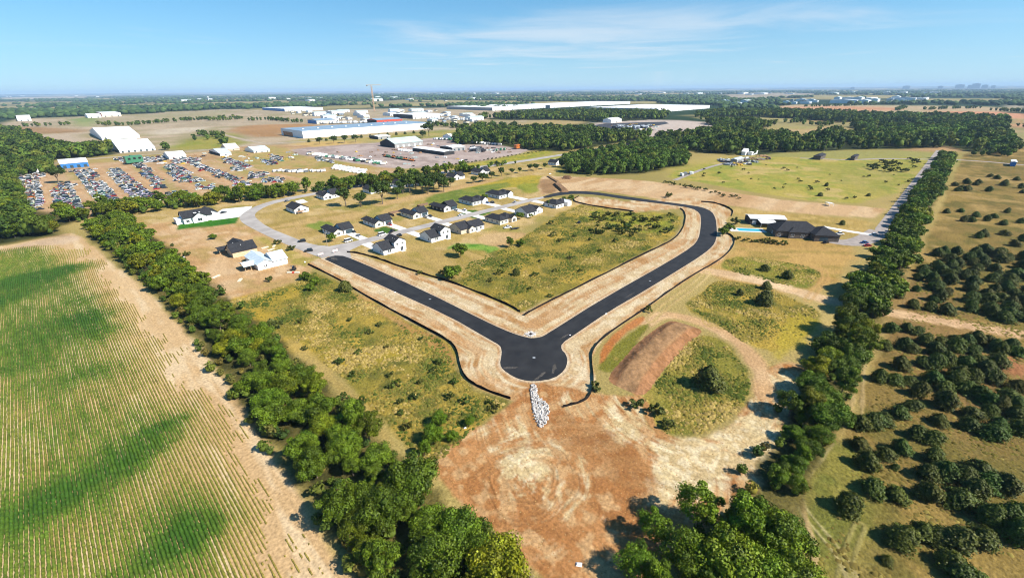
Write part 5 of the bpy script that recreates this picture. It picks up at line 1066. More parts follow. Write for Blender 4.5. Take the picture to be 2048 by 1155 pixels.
    for px in ((1080,520),(1110,540),(1140,515),(1000,545),(980,560),(1060,575),(1120,480),(1150,470),(1195,450),(1215,445),(1240,440),(1262,446),(1280,452),(1300,448),(1320,462),(1180,478),(1230,480),(1100,590),(1010,530),(1160,540),(1200,500),(1262,470),(1150,450),(1070,548)):
        x, y = P(px[0], px[1] + 3); plant('shrub', 'shrub', x, y, tr.uniform(.6, 1.3), 'low olive shrub scattered in the loop meadow', 'shrub', 'shrubs of the loop meadow', (tr.uniform(.8, 1.2), tr.uniform(.8, 1.1), .7))
    r = random.Random(8)
    for k in range(60):
        px = r.uniform(1400, 1840); py = r.uniform(330, 400)
        if py > 362 + (px - 1385) * .13 or px > 1860 - (py - 320) * .9: continue
        x, y = P(px, py); plant('shrub', 'shrub', x, y, tr.uniform(.5, 1.3), 'tiny dark bush dotted across the pasture', 'shrub', 'bushes of the pasture', (.65, .7, .55))
    for k in range(16):
        x, y = P(1330 + k * 10 + r.uniform(-4, 4), 366 + k * 2.1 + r.uniform(-2, 2)); plant('shrub', 'shrub', x, y, tr.uniform(.9, 1.8), 'bush in the ragged line along the lower pasture edge', 'shrub', 'bushes along the lower pasture edge', (.8, .85, .7))
    for k in range(40):
        x, y = P(r.uniform(1735, 1860), r.uniform(318, 345)); 
        if y > 33: plant('shrub', 'shrub', x, y, tr.uniform(1.4, 2.6), 'rounded olive bush in the thicket by the top of the gravel road', 'shrub', 'thicket by the gravel road', (.8, .85, .6))
    for k in range(14):
        x, y = P(1470 + k * 8 + r.uniform(-3, 3), 478 + k * 1.0 + r.uniform(-2, 3)); plant('shrub', 'shrub', x, y, tr.uniform(.8, 1.5), 'garden bush in the row below pool and brick house', 'shrub', 'bushes below the pool', (tr.uniform(.8, 1.5), tr.uniform(.9, 1.3), .7))
tree_fn()
CED = [(1694,1005,1.15),(1731,919,1.1),(1746,967,1.1),(1794,982,1),(1851,976,1.2),(1773,901,1),(1722,883,1),(1800,889,1),(1860,865,1.2),(1836,859,1.1),(1869,907,1.1),(1890,937,1.2),(1854,940,1.1),(1923,940,1.2),(1957,925,1.2),(1969,955,1.3),(2005,961,1.3),(1911,988,1.3),(1948,976,1.2),(1981,859,1.1),(1993,844,1.1),(2032,847,1.1),(1939,841,1.0),(1875,832,1.1),(1797,1066,1.15),(1839,1057,1),(1866,1063,1.1),(1906,1069,1.3),(1957,1063,1.2),(1975,1024,1.2),(2005,1033,1.3),(2032,1063,1.2),(1773,1117,.5),(1894,1111,1.1),(1924,1138,1.2),(1951,1153,1.2),(1746,835,1.1),(1722,841,1.0),(1767,829,1.1),(1773,1080,.45),(1788,930,.45),(2035,1024,1.1),
 (1798,579,1.1),(1837,553,1),(1864,562,1.1),(1831,570,.8),(1822,610,1),(1861,604,1.1),(1892,620,1.2),(1867,586,1.1),(1925,631,1.1),(1958,637,1.1),(1816,633,1.1),(1777,648,1),(1837,640,1),(1768,683,1),(1804,680,1.1),(1825,689,1),(1846,671,1.1),(1801,722,1.1),(1756,746,1),(1789,749,1.1),(1813,752,1),(1834,773,1.1),(1886,794,1.3),(1822,800,1.1),(1798,815,1.1),(1747,830,1.1),(1861,746,1.1),(1867,719,1.1),(1891,713,1.2),(1913,737,1.2),(1934,767,1.2),(1907,749,1.2),(1973,731,1.2),(1958,713,1.2),(1988,713,1.2),(1997,692,1.1),(1970,671,1.1),(1907,655,1.1),(1928,659,1.1),(1882,677,1.1),(1910,683,1.2),(1943,689,1.2),(2018,683,1),(2036,695,1),(2030,764,1.1),(2018,785,1.2),(2033,800,1.1),(1976,791,1.1),(1997,803,1),(2027,818,1.1),(1946,818,1.1),(1931,839,1.1),(1979,815,1),(1945,745,1.2),(1925,715,1.2),(1985,745,1.2),(1955,775,1.2),(1890,765,1.2),(1850,715,1.1),(1870,690,1.2),(1955,655,1.1),(1990,670,1.1),
 (1893,420,1),(1920,418,1),(1927,436,1.1),(1940,437,1.1),(1952,427,1.1),(1973,436,1),(1987,430,1),(2005,443,1.1),(2013,420,.9),(1967,466,1.2),(2010,464,1.1),(1958,470,1),(1886,373,1.3),(1922,371,1.2),(1936,373,1.2),(1976,376,1.2),(1993,351,1.2),(2007,363,1.4),(1933,360,1.3),(1957,360,1.2),(1979,347,1.2),(2042,370,1.2),(2033,354,1.2),(1910,365,1.2),(1915,375,1.2),(1930,375,1.2),(1950,365,1),(2045,380,1),(2040,440,1),(2045,475,1.2),(2030,486,1.1)]
def cedars():
    trk = np.array(PP([(1740,618),(1800,628),(1900,645),(2048,668),(2200,695)]))
    def clear(x, y):
        k = np.linspace(1.0, 87.0 / 83.4, 7); return seg_dist(x * k, y * k, trk, False)[0].min() > 4.6
    for px, py, s in CED:
        x, y = P(px, py + 14 * s * (1 if py > 560 else .4)); where = 'in the front of the cedar grazing land' if py > 820 else ('in the dense cedar stand below the dirt track' if py > 625 else ('above the dirt track' if py > 500 else 'on the far grazing land'))
        s *= .82
        if not clear(x, y): x += 6 if py < 630 else -7
        if not clear(x, y): continue
        plant('cedar', 'cedar_tree', x, y, s * 1.0, ('large' if s > 1.06 else ('small' if s < .88 else 'middling')) + ' bushy dark cedar ' + where + (', left side' if px < 1830 else (', right side' if px > 1950 else ', middle')), 'tree', 'cedars ' + where, (tr.uniform(.6, .95), tr.uniform(.75, 1.05), .6), sz=s * tr.uniform(.58, .86))
    poly = PP([(1835,545),(1880,505),(2000,500),(2070,520),(2070,670),(1980,650),(1860,600)])
    for x, y in scatter(68, 200, 420, -80, 5, 4.6, lambda x, y: in_poly(x, y, poly) and clear(x, y), 14):
        plant('cedar', 'cedar_tree', x, y, tr.uniform(.85, 1.2), 'bushy cedar in the thick stand above the track, ' + ('near the hedge' if y > -18 else ('at the right edge' if y < -40 else 'middle')) + (', upper part' if x > 300 else (', lower part' if x < 258 else '')), 'tree', 'cedars above the dirt track', (tr.uniform(.55, .85), tr.uniform(.7, .95), .6), sz=tr.uniform(.6, .9))
cedars()
def dead_tree(x, y, h, label, seed):
    r = random.Random(seed); m = MB(); o = tag(empty('bare_tree', (x, y, 0)), label, 'tree')
    MB().tube((0, 0, -.2), (.1, 0, h * .3), .16, .12, 6).build('trunk', MAT['deadwood'], o)
    def br(p, d, L, rad, lev):
        e = p + d * L; m.tube(p, e, rad, rad * .6, 4, cap=False)
        if lev == 0: return
        for k in range(4 if lev > 1 else 5):
            q = (d + Vector((r.uniform(-1, 1), r.uniform(-1, 1), r.uniform(-.2, .7))) * .75).normalized(); br(p.lerp(e, r.uniform(.5, 1)), q, L * r.uniform(.5, .75), rad * .55, lev - 1)
    for k in range(5): br(Vector((.1, 0, h * .28)), Vector((r.uniform(-.7, .7), r.uniform(-.7, .7), 1)).normalized(), h * .32, .08, 3)
    m.build('branches', MAT['deadwood'], o)
for i, (px, py, h, lb) in enumerate(((985,1110,7,'bare grey tree at the edge of the bare earth, left of three'),(1015,1150,6,'bare grey tree at the bottom edge beside the bare earth'),(1040,1185,6,'lowest bare grey bush tree beside the bare earth'),(800,1030,6,'bare grey tree poking from the crop-field hedge'))):
    dead_tree(*P(px, py), h, lb, 50 + i)

# ------------------------------------------------------------------ woods (stand as one mass)
def forest_mesh(pts, nleaf, ls, R, H, cols, seed, cores=True):
    r = np.random.default_rng(seed); Vs = []; Fs = []; Cs = []; CV = []; CF = []; CC = []; off = 0; coff = 0
    for (x, y, s) in pts:
        base = cols[r.integers(len(cols))] * (.75 + .5 * r.random()); ncl = 7; d = fib_dirs(ncl, r); d[:, 2] = np.abs(d[:, 2])
        cen = d * np.array([R * .55, R * .55, H * .30]) * s + np.array([x, y, H * .58 * s]); crr = R * s * (.38 + .2 * r.random(ncl))
        k = r.integers(0, ncl, nleaf); dr = fib_dirs(nleaf, r); dr[:, 2] = np.abs(dr[:, 2]) * .9 + .05; pos = cen[k] + dr * (crr[k] * (.8 + .3 * r.random(nleaf)))[:, None]
        nrm = dr + .45 * r.normal(size=(nleaf, 3)); nrm /= np.linalg.norm(nrm, axis=1)[:, None]
        V, F, C = leaf_quads(pos, nrm, ls * s * (.7 + .6 * r.random(nleaf)), base[None, :] * (.7 + .6 * r.random(nleaf))[:, None], r)
        Vs.append(V); Fs.append(F + off); Cs.append(C); off += len(V)
        if cores:
            cv = ICO1[0] * (.65 + .5 * r.random((12, 1))) * np.array([R * .78, R * .78, H * .40]) * s + np.array([x, y, H * .46 * s]); CV.append(cv); CF.append(ICO1[1] + coff); CC.append(np.repeat(base[None, :] * .9, 12, 0)); coff += 12
    return crown_mesh('foliage', np.concatenate(Vs), np.concatenate(Fs), np.concatenate(Cs), (np.concatenate(CV), np.concatenate(CF), np.concatenate(CC)) if cores else None, MAT['forest'])
def woods():
    G1 = [alb(c) for c in ('62782e', '70842f', '566e28', '4c642a', '7e8836', '6f8a34')]; G2 = [alb(c) for c in ('6d8c34', '7a9a3c', '5f8030')]
    lab = {'left_wood': 'dark mixed wood filling the left edge beside the salvage yard', 'left_far_wood': 'wood at the left behind the blue-fronted workshop', 'yard_wood': 'dense dark wood behind the gravel yard', 'middle_wood': 'tall green wood in the middle above the graded earth',
           'long_wood': 'long wood in front of the white distribution sheds', 'right_wood_near': 'broad wood behind the farmyard and pasture', 'right_wood_far': 'large wood at the right below the orange fields', 'lane_wood': 'thin belt of trees left of the orange fields', 'ridge_wood': 'small wood at the end of the far gravel lot'}
    for i, (nm, px) in enumerate(WOODS.items()):
        poly = PP(px); xs = [p[0] for p in poly]; ys = [p[1] for p in poly]; area = abs(sum(poly[k][0] * poly[(k + 1) % len(poly)][1] - poly[(k + 1) % len(poly)][0] * poly[k][1] for k in range(len(poly)))) / 2
        far = math.hypot(sum(xs) / len(xs), sum(ys) / len(ys)); sp = 8.0 if far < 900 else (10.5 if far < 1500 else 13.0); n = int(min(area / (sp * sp * .95), 900)); r = random.Random(i)
        pts = []
        while len(pts) < n:
            p = (r.uniform(min(xs), max(xs)), r.uniform(min(ys), max(ys)))
            if in_poly(*p, poly) and (r.random() < .25 or float(fbm(np.array([p[0] / 70]), np.array([p[1] / 70]), 500 + i, 2)[0]) > .34): pts.append((p[0], p[1], r.uniform(.55, 1.3) * sp / 8.0))
        cols = G2 + G1 if nm in ('middle_wood', 'right_wood_far') else G1
        nl = 230 if far < 900 else (80 if far < 1500 else 40); o = obj('woodland', forest_mesh(pts, nl, 1.35 if far < 900 else 2.3, 5.0, 10.5, cols, i)); tag(o, lab[nm], 'wood', kind='stuff')
    # bright clump inside the right wood
    r = random.Random(77); pts = []; poly = PP([(1720,284),(1760,270),(1840,262),(1890,268),(1890,280),(1800,284)])
    for k in range(260):
        p = P(r.uniform(1720, 1890), r.uniform(262, 285)); 
        if in_poly(*p, poly): pts.append((p[0], p[1], r.uniform(1.1, 1.5)))
    tag(obj('woodland', forest_mesh(pts, 80, 2.2, 5.2, 11, G2, 90)), 'light green trees in front of the large right-hand wood', 'wood', kind='stuff')
    # tree belts and far country woods
    belts = [([(55,254),(100,252),(140,250)],10),([(200,250),(250,252),(330,245),(400,240),(470,236)],12),([(395,240),(440,242),(480,238)],10),([(400,272),(440,275),(460,272)],8),([(440,288),(470,287),(490,286)],6),([(500,242),(540,240),(600,246)],7),([(330,300),(345,298),(360,297)],7),
             ([(1410,240),(1470,243),(1540,250)],12),([(1545,248),(1580,246),(1610,244)],9),([(1610,250),(1660,252),(1690,250)],9),([(1630,262),(1650,262),(1680,262)],7),([(1850,220),(1900,218),(1960,217)],9),([(1970,222),(2000,222),(2020,224)],12),([(1610,214),(1700,212),(1770,209)],7),([(1870,208),(1930,207),(2000,208)],7),([(2022,222),(2040,224),(2060,226)],14),([(2028,254),(2048,254),(2070,254)],9),
             ([(120,300),(180,302),(215,300)],8),([(400,280),(420,279),(445,277)],7),([(1790,222),(1800,219),(1808,216)],8),([(840,250),(880,252),(935,258)],6),([(2010,270),(2018,300),(2022,315)],10),([(1985,300),(2010,310),(1960,312)],10)]
    pts = []; r = random.Random(4)
    for line, w in belts:
        w_ = chaikin(PP(line), 2, False); L = np.cumsum([0] + [np.linalg.norm(w_[k + 1] - w_[k]) for k in range(len(w_) - 1)]); n = int(L[-1] / 7)
        for k in range(n):
            t = r.uniform(0, L[-1]); x = np.interp(t, L, w_[:, 0]); y = np.interp(t, L, w_[:, 1]); pts.append((x + r.gauss(0, w * .6), y + r.gauss(0, w * .6), r.uniform(.8, 1.25)))
    tag(obj('tree_belts', forest_mesh(pts, 46, 2.4, 5.0, 10, G1, 91)), 'belts of field trees across the far farmland', 'trees', kind='stuff')
    # far part of the right-hand hedge and the undergrowth of the yard hedge
    r = random.Random(14); pts = [(r.uniform(428, 830), r.uniform(3, 18), r.uniform(.75, 1.05)) for k in range(150)]
    tag(obj('hedge_mass', forest_mesh(pts, 110, 1.5, 4.8, 9.6, G1 + G2, 92)), 'far upper end of the right-hand hedge beside the gravel road', 'hedge', kind='stuff')
    pts = []
    for k in range(150):
        x = r.uniform(-5, 420); lo = np.interp(x, [-10, 40, 140, 241, 330, 420], [450, 446, 424, 404, 400, 404]); pts.append((x, lo + r.uniform(2, 30) * (1 if x < 60 else .55), r.uniform(.35, .62)))
    tag(obj('hedge_undergrowth', forest_mesh(pts, 90, 1.5, 5.2, 9.0, G1, 93)), 'bushy undergrowth of the hedge below the salvage yard', 'undergrowth', kind='stuff')
    pts = [(r.uniform(17, 40), r.uniform(25, 430), r.uniform(.22, .42)) for k in range(420)]; pts = [(x - max(0, (y - 236) * .075) if y > 236 else x, y, s_) for x, y, s_ in pts]
    tag(obj('hedge_undergrowth', forest_mesh(pts, 110, 1.6, 5.0, 9.0, G1 + [alb('8a7c3c'), alb('7c7a3a')], 94)), 'brambly undergrowth along the foot of the crop-field hedge', 'undergrowth', kind='stuff')
    pts = [(r.uniform(62, 400), r.uniform(.5, 20), r.uniform(.2, .38)) for k in range(260)]; pts = [p for p in pts if not 201 < p[0] < 216 and not (p[0] > 92 and not 3 < p[1] < 17)]
    tag(obj('hedge_undergrowth', forest_mesh(pts, 100, 1.6, 5.0, 9.0, G1 + [alb('8a7c3c'), alb('9a9038')], 95)), 'weedy undergrowth along the foot of the right-hand hedge', 'undergrowth', kind='stuff')
    # horizon woods: thousands of crowns out to the skyline
    r = np.random.default_rng(12); n = 15000; lr = r.random(n); rad = np.exp(np.log(2350) + lr * (np.log(15500) - np.log(2350))); an = r.uniform(-1.02, 1.02, n)
    x = rad * np.cos(AZ0 + an); y = rad * np.sin(AZ0 + an); dens = fbm(x / 900, y / 900, 3, 4) + .25 * (fbm(x / 260, y / 260, 9, 3) - .5); keep = dens < .57
    # keep the survey's open ground open
    open_px = [[(0,240),(170,232),(330,226),(470,217),(560,222),(620,215),(900,214),(1000,222),(1080,208),(1240,204),(1440,212),(1440,226),(1230,226),(1130,240),(900,262),(0,262)], [(1530,214),(1620,208),(2060,212),(2060,262),(1850,228),(1600,224)], [(1380,233),(1500,229),(1600,240),(1500,250)], [(1420,189),(1560,186),(1640,187),(1600,193),(1480,200)], [(1560,198),(1980,194),(1980,204),(1560,210)], [(0,194),(178,192),(178,197),(0,200)]]
    for q in open_px: keep &= ~inside(x, y, np.array(PP(q)))
    x, y, rad = x[keep], y[keep], rad[keep]; sc_ = (1.0 + rad / 5200.0) * r.uniform(.8, 1.3, len(x))
    V = []; F = []; C = []; off = 0; cols = np.array([alb(c) for c in ('4a6636', '546e3a', '405a30', '5e763e')])
    nv = len(ICO1[0]); m = len(x); jit = .75 + .5 * r.random((m, nv, 1))
    V = ICO1[0][None] * jit * np.stack([sc_ * 9, sc_ * 9, np.minimum(sc_, 1.7) * 6.2], 1)[:, None, :] + np.stack([x, y, np.minimum(sc_, 1.7) * 5.0], 1)[:, None, :]
    F = ICO1[1][None] + (np.arange(m) * nv)[:, None, None]; C = np.repeat(cols[r.integers(0, 4, m)][:, None, :] * (.75 + .5 * r.random((m, 1, 1))), nv, 1) * (.8 + .4 * r.random((m, nv, 1)))
    tag(obj('horizon_woodland', mesh_np('horizon_woodland', V.reshape(-1, 3), F.reshape(-1, 3), MAT['forest'], C.reshape(-1, 3))), 'hazy blue-green woods stretching to the horizon', 'wood', kind='stuff')
woods()

# ------------------------------------------------------------------ meadow tufts
def tufts():
    r = np.random.default_rng(21)
    def field(name, px, n, cols, label, h=.55, excl=None, world=False):
        poly = np.array(px if world else PP(px)); lo, hi = poly.min(0), poly.max(0); x = r.uniform(lo[0], hi[0], n * 3); y = r.uniform(lo[1], hi[1], n * 3); k = inside(x, y, poly)
        x, y = x[k][:n], y[k][:n]; d = fbm(x / 9, y / 9, 301, 3); k = r.random(len(x)) < sst(d, .28, .62); x, y, d = x[k], y[k], d[k]; m = len(x)
        s = (.35 + .9 * r.random(m) ** 2) * (.6 + .8 * d); a = r.random(m) * 6.28; nb = 5
        ang = a[:, None] + np.arange(nb)[None, :] * 2 * math.pi / nb; rad = s[:, None] * (.45 + .35 * r.random((m, nb)))
        ring = np.stack([x[:, None] + rad * np.cos(ang), y[:, None] + rad * np.sin(ang), np.full((m, nb), -.02)], 2); top = np.stack([x + .15 * s * r.normal(size=m), y + .15 * s * r.normal(size=m), h * s * (.6 + .7 * r.random(m))], 1)[:, None, :]
        V = np.concatenate([ring, top], 1); idx = (np.arange(m) * (nb + 1))[:, None, None]; q = np.arange(nb); F = np.stack([q, (q + 1) % nb, np.full(nb, nb)], 1)[None] + idx
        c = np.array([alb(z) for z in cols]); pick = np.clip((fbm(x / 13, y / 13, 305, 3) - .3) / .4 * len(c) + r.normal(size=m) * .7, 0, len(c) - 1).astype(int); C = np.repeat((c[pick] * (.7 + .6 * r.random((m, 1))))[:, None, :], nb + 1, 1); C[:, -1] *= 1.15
        tag(obj(name, mesh_np(name, V.reshape(-1, 3), F.reshape(-1, 3), MAT['tuft'], C.reshape(-1, 3))), label, 'grass', kind='stuff')
    M = ('5c682c', '787a36', '8c8240', 'a8954a', 'bda562')
    field('meadow_grass', [(450,606),(600,562),(630,545),(750,610),(890,686),(910,735),(948,780),(1010,806),(960,848),(890,912),(850,925),(780,850),(700,765),(600,690),(500,640)], 14000, M, 'rough weedy grass of the left meadow')
    field('meadow_grass', [(915,566),(1040,618),(1130,582),(1262,516),(1340,476),(1358,450),(1355,430),(1262,427),(1160,412),(1090,447),(1010,497),(940,522)], 22000, M, 'rough weedy grass inside the road loop')
    field('meadow_grass', [(1285,800),(1325,750),(1365,690),(1400,670),(1445,683),(1490,727),(1500,775),(1478,822),(1400,870),(1330,866)], 4500, M, 'rough grass of the round meadow beside the mound')
    field('meadow_grass', [(1370,612),(1434,560),(1530,574),(1630,616),(1638,650),(1560,705),(1500,693),(1430,645)], 5000, M, 'rough grass of the meadow below the dirt track')
    field('meadow_grass', [(1450,520),(1490,513),(1600,529),(1643,546),(1622,577),(1560,568),(1442,537)], 3000, M, 'rough grass of the small meadow below the brick house')
    field('grazing_grass', [(62,-3),(330,-3),(330,-80),(60,-60)], 16000, ('7d7438', '8f8340', 'a0904c', '8a7a40'), 'dry clumpy grass of the cedar grazing land', h=.4, world=True)
tufts()

def clods():
    r = np.random.default_rng(51); asp = np.array(ASPHALT)
    def lay(px, n, cols, label, lo, hi, away=0):
        poly = np.array(PP(px)); a, b = poly.min(0), poly.max(0); x = r.uniform(a[0], b[0], n * 3); y = r.uniform(a[1], b[1], n * 3); k = inside(x, y, poly)
        if away: k &= ~inside(x, y, asp); 
        x, y = x[k][:n], y[k][:n]
        if away: d = seg_dist(x, y, asp, True)[0]; k = d > away; x, y = x[k], y[k]
        m = len(x); s_ = lo + (hi - lo) * r.random(m) ** 3; ang = r.random(m)[:, None] * 6.28 + np.arange(4)[None] * 1.57; rad = s_[:, None] * (.6 + .8 * r.random((m, 4)))
        V = np.concatenate([np.stack([x[:, None] + rad * np.cos(ang), y[:, None] + rad * np.sin(ang), np.full((m, 4), -.01)], 2), np.stack([x + .2 * s_ * r.normal(size=m), y + .2 * s_ * r.normal(size=m), s_ * (.35 + .5 * r.random(m))], 1)[:, None, :]], 1)
        q = np.arange(4); F = np.stack([q, (q + 1) % 4, np.full(4, 4)], 1)[None] + (np.arange(m) * 5)[:, None, None]; c = np.array([alb(z) for z in cols])[r.integers(0, len(cols), m)] * (.75 + .5 * r.random((m, 1)))
        tag(obj('earth_clods', mesh_np('earth_clods', V.reshape(-1, 3), F.reshape(-1, 3), MAT['tuft'], np.repeat(c, 5, 0))), label, 'clods', kind='stuff')
    lay([(875,940),(930,875),(1010,822),(1060,770),(1130,775),(1230,795),(1290,795),(1300,860),(1390,885),(1505,810),(1525,745),(1600,720),(1640,770),(1540,960),(1440,1030),(1280,1180),(1120,1200),(1000,1080),(920,1010)], 9000, ('c79b62', 'b07e48', 'd0b482', 'b98a52', 'c9a468'), 'clods and straw wisps strewn over the bare earth', .05, .20)
    lay([(620,530),(690,504),(800,530),(910,567),(1040,626),(1130,588),(1262,522),(1345,481),(1370,440),(1430,406),(1466,424),(1450,460),(1468,484),(1443,522),(1386,551),(1240,650),(1190,696),(1186,780),(1130,812),(1021,798),(949,771),(919,731),(895,681),(798,630),(678,560)], 9000, ('c79b62', 'b08448', 'd4ba88', 'cfae76', 'c9a468'), 'clods and straw wisps along the new road verges', .05, .22, 1.0)
clods()

# ------------------------------------------------------------------ silt fences
def silt(px, label):
    w = chaikin(PP(px), 2, False); o = tag(empty('silt_fence', (*w[0], 0)), label, 'silt fence'); w = w - w[0]; n = len(w); m = MB(); rr = random.Random(len(px)); h = [1.05 + rr.uniform(-.32, .2) for _ in range(n)]
    L = []
    for i in range(n):
        d = w[min(i + 1, n - 1)] - w[max(i - 1, 0)]; d = d / np.linalg.norm(d); L.append((-d[1] * .05, d[0] * .05))
    vs = []
    for i in range(n):
        x, y = w[i]; a, b = L[i]; vs += [(x + a, y + b, 0), (x + a, y + b, h[i]), (x - a, y - b, h[i]), (x - a, y - b, 0)]
    fs = []
    for i in range(n - 1):
        for k in range(4): fs.append((4 * i + k, 4 * i + (k + 1) % 4, 4 * i + 4 + (k + 1) % 4, 4 * i + 4 + k))
    m.add(vs, fs + [(0, 3, 2, 1), (4 * n - 4, 4 * n - 3, 4 * n - 2, 4 * n - 1)]); m.build('fabric', MAT['silt'], o)
    # trenched soil skirt on the uphill side keeps a dark foot
    acc = 0.0; stake = MB().box(-.03, .03, -.03, .03, 0, 1.15).mesh('stake', MAT['fence_wood']); prev = w[0]
    for i in range(1, n):
        seg = np.linalg.norm(w[i] - prev); acc += seg; prev = w[i]
        if acc > 4.0: acc = 0; obj('stake', stake, o, (w[i][0] + L[i][0] * 2, w[i][1] + L[i][1] * 2, 0))
silt([(694,504.7),(716,506.6),(736,511.7),(767,521),(798,533),(858,551.6),(910,567),(964,588),(1021,612),(1040,624)], 'black silt fence inside the loop along the left arm of new road')
silt([(1048,631),(1069,618),(1129,588),(1169,568),(1235,535),(1262,521),(1310,498),(1349,479),(1366,458),(1371,440),(1371,431),(1367,421),(1360,417.7)], 'dark silt fence inside the loop along the right arm of new road')
silt([(616,529),(678,559),(705,576),(753,604),(798,628),(843,652.6),(895,680),(914,698),(920,731),(929,755),(949,770),(982,785),(1021,798)], 'black silt fence curving round the left side of the turning circle')
silt([(1126,814),(1169,803),(1183,787),(1188,761),(1182,716),(1188,695),(1205,677),(1241,650),(1289,619)], 'dark silt fence curving between turning circle and mound')
silt([(1289,619),(1325,592),(1386,550),(1439,521),(1463,499),(1470,484),(1466,473),(1452,466)], 'dark silt fence outside the right arm, bending by the pool')
silt([(1402,404),(1432,406),(1458,416),(1467,423),(1463,432)], 'short black silt fence outside the upper bend')
silt([(1157,393),(1149,397),(1147,400),(1151,405),(1195,414),(1267,423.5)], 'silt fence curling along the top of the loop meadow')

# ------------------------------------------------------------------ earth mound, rubble apron, inlet
def mound(px_a, px_b, width, height, label, cols, seed, n=70, flat=.5, bow=0.0):
    a = np.array(P(*px_a)); b = np.array(P(*px_b)); L = np.linalg.norm(b - a); d = (b - a) / L; nn = np.array([-d[1], d[0]]); nu, nv = n, 34
    u = np.linspace(-.06, 1.06, nu); v = np.linspace(-1.15, 1.15, nv); U, Vv = np.meshgrid(u, v, indexing='ij'); bw = bow * 4 * U * (1 - U); px = a[0] + d[0] * U * L + nn[0] * (Vv * width / 2 + bw); py = a[1] + d[1] * U * L + nn[1] * (Vv * width / 2 + bw)
    prof = 1 - sst(np.abs(Vv + .12 * (fbm(U * 6, Vv, seed, 2) - .5)), flat, 1.0); endp = sst(U, -.03, .14) * (1 - sst(U, .88, 1.03))
    z = height * prof * endp * (.9 + .2 * fbm(px / 4, py / 4, seed + 1, 3)) + .45 * (fbm(px / 1.3, py / 1.3, seed + 2, 4) - .5) * prof ** .5 * endp * (0.4 + 1.2 * (prof < .95)) - .06
    c0, c1, c2 = (alb(c) for c in cols); k = sst(fbm(px / 3, py / 3, seed + 3, 3), .35, .65)[..., None]; top = sst(prof, .8, .97)[..., None]
    C = (c0 * (1 - k) + c1 * k) * (1 - top) + (c2 * (.85 + .3 * k)) * top
    st = vnoise(U * 160, Vv * 2.0, seed + 5)[..., None]; C = C * (.9 + .2 * st * (1 - top) + .1 * top)
    idx = (np.arange(nu - 1)[:, None] * nv + np.arange(nv - 1)[None, :]).ravel(); q = np.stack([idx, idx + nv, idx + nv + 1, idx + 1], 1)
    o = obj('earth_mound', mesh_np('earth_mound', np.stack([px, py, z], -1).reshape(-1, 3), q, MAT['mound'], C.reshape(-1, 3), smooth=True)); tag(o, label, 'mound')
mound((1250,776), (1372,650), 15.5, 2.0, 'long flat-topped red earth mound beside the round meadow', ('b0805a', '9c704c', 'aa845e'), 400, 160, .27, 1.6)
mound((1112,368), (1130,384), 9, 2.2, 'ridge of brown spoil at the top end of the new road', ('8f6f52', '7d5f46', '9a7a5c'), 410, 40)
mound((1126,356), (1142,357), 11, 3.0, 'small pointed brown spoil heap on the graded earth', ('8a6a50', '7a5c44', '8f6f52'), 420, 40, .1)
mound((1095,352), (1118,366), 5, 1.2, 'low brown bank beside the far ditch', ('94755a', '84674c', '9f805f'), 430, 40)
def rubble():
    r = random.Random(3); poly = [(1060,767),(1071,766),(1076,795),(1088,800),(1099,815),(1096,842),(1082,857),(1072,845),(1064,815)]; w = [tuple(p) for p in chaikin(PP(poly), 1)]
    xs = [p[0] for p in w]; ys = [p[1] for p in w]; V = []; F = []; off = 0; n = 0
    while n < 650:
        p = (r.uniform(min(xs), max(xs)), r.uniform(min(ys), max(ys)))
        if not in_poly(*p, w): continue
        s = r.uniform(.16, .42); v = ICO1[0] * np.array([s * r.uniform(.7, 1.3), s * r.uniform(.7, 1.3), s * r.uniform(.5, .9)]) * (.75 + .5 * nrng.random((12, 1))); t = r.uniform(0, 6.28); ca, sa = math.cos(t), math.sin(t)
        v = np.stack([v[:, 0] * ca - v[:, 1] * sa + p[0], v[:, 0] * sa + v[:, 1] * ca + p[1], v[:, 2] + r.uniform(.05, .3)], 1); V.append(v); F.append(ICO1[1] + off); off += 12; n += 1
    tag(obj('rubble_apron', mesh_np('rubble_apron', np.concatenate(V), np.concatenate(F), MAT['rock'])), 'strip of pale broken rock below the turning circle', 'rubble', kind='stuff')
    x, y = P(1061, 668); o = tag(empty('storm_inlet', (x, y, 0)), 'pale concrete storm inlet at the road corner, dark opening', 'storm inlet')
    m = MB()
    for a in ((-1.6, 1.6, -1.6, -.7), (-1.6, 1.6, .7, 1.6), (-1.6, -.7, -.7, .7), (.7, 1.6, -.7, .7)): m.box(*a, -.1, .22)
    m.build('collar', MAT['rock'], o); MB().box(-.7, .7, -.7, .7, -.3, .02).build('opening', MAT['silt'], o)
    stones = MB(); 
    for k in range(26):
        q = r.uniform(0, 6.28); d = r.uniform(1.7, 2.9); sx, sy = d * math.cos(q), d * math.sin(q); s = r.uniform(.12, .3); stones.add([(sx - s, sy - s, 0), (sx + s, sy - s * .8, 0), (sx + s * .8, sy + s, 0), (sx - s, sy + s * .7, 0), (sx, sy, s)], [(0, 1, 4), (1, 2, 4), (2, 3, 4), (3, 0, 4)])
    st = stones.build('loose_stone', MAT['rock'], o); st['kind'] = 'stuff'
rubble()

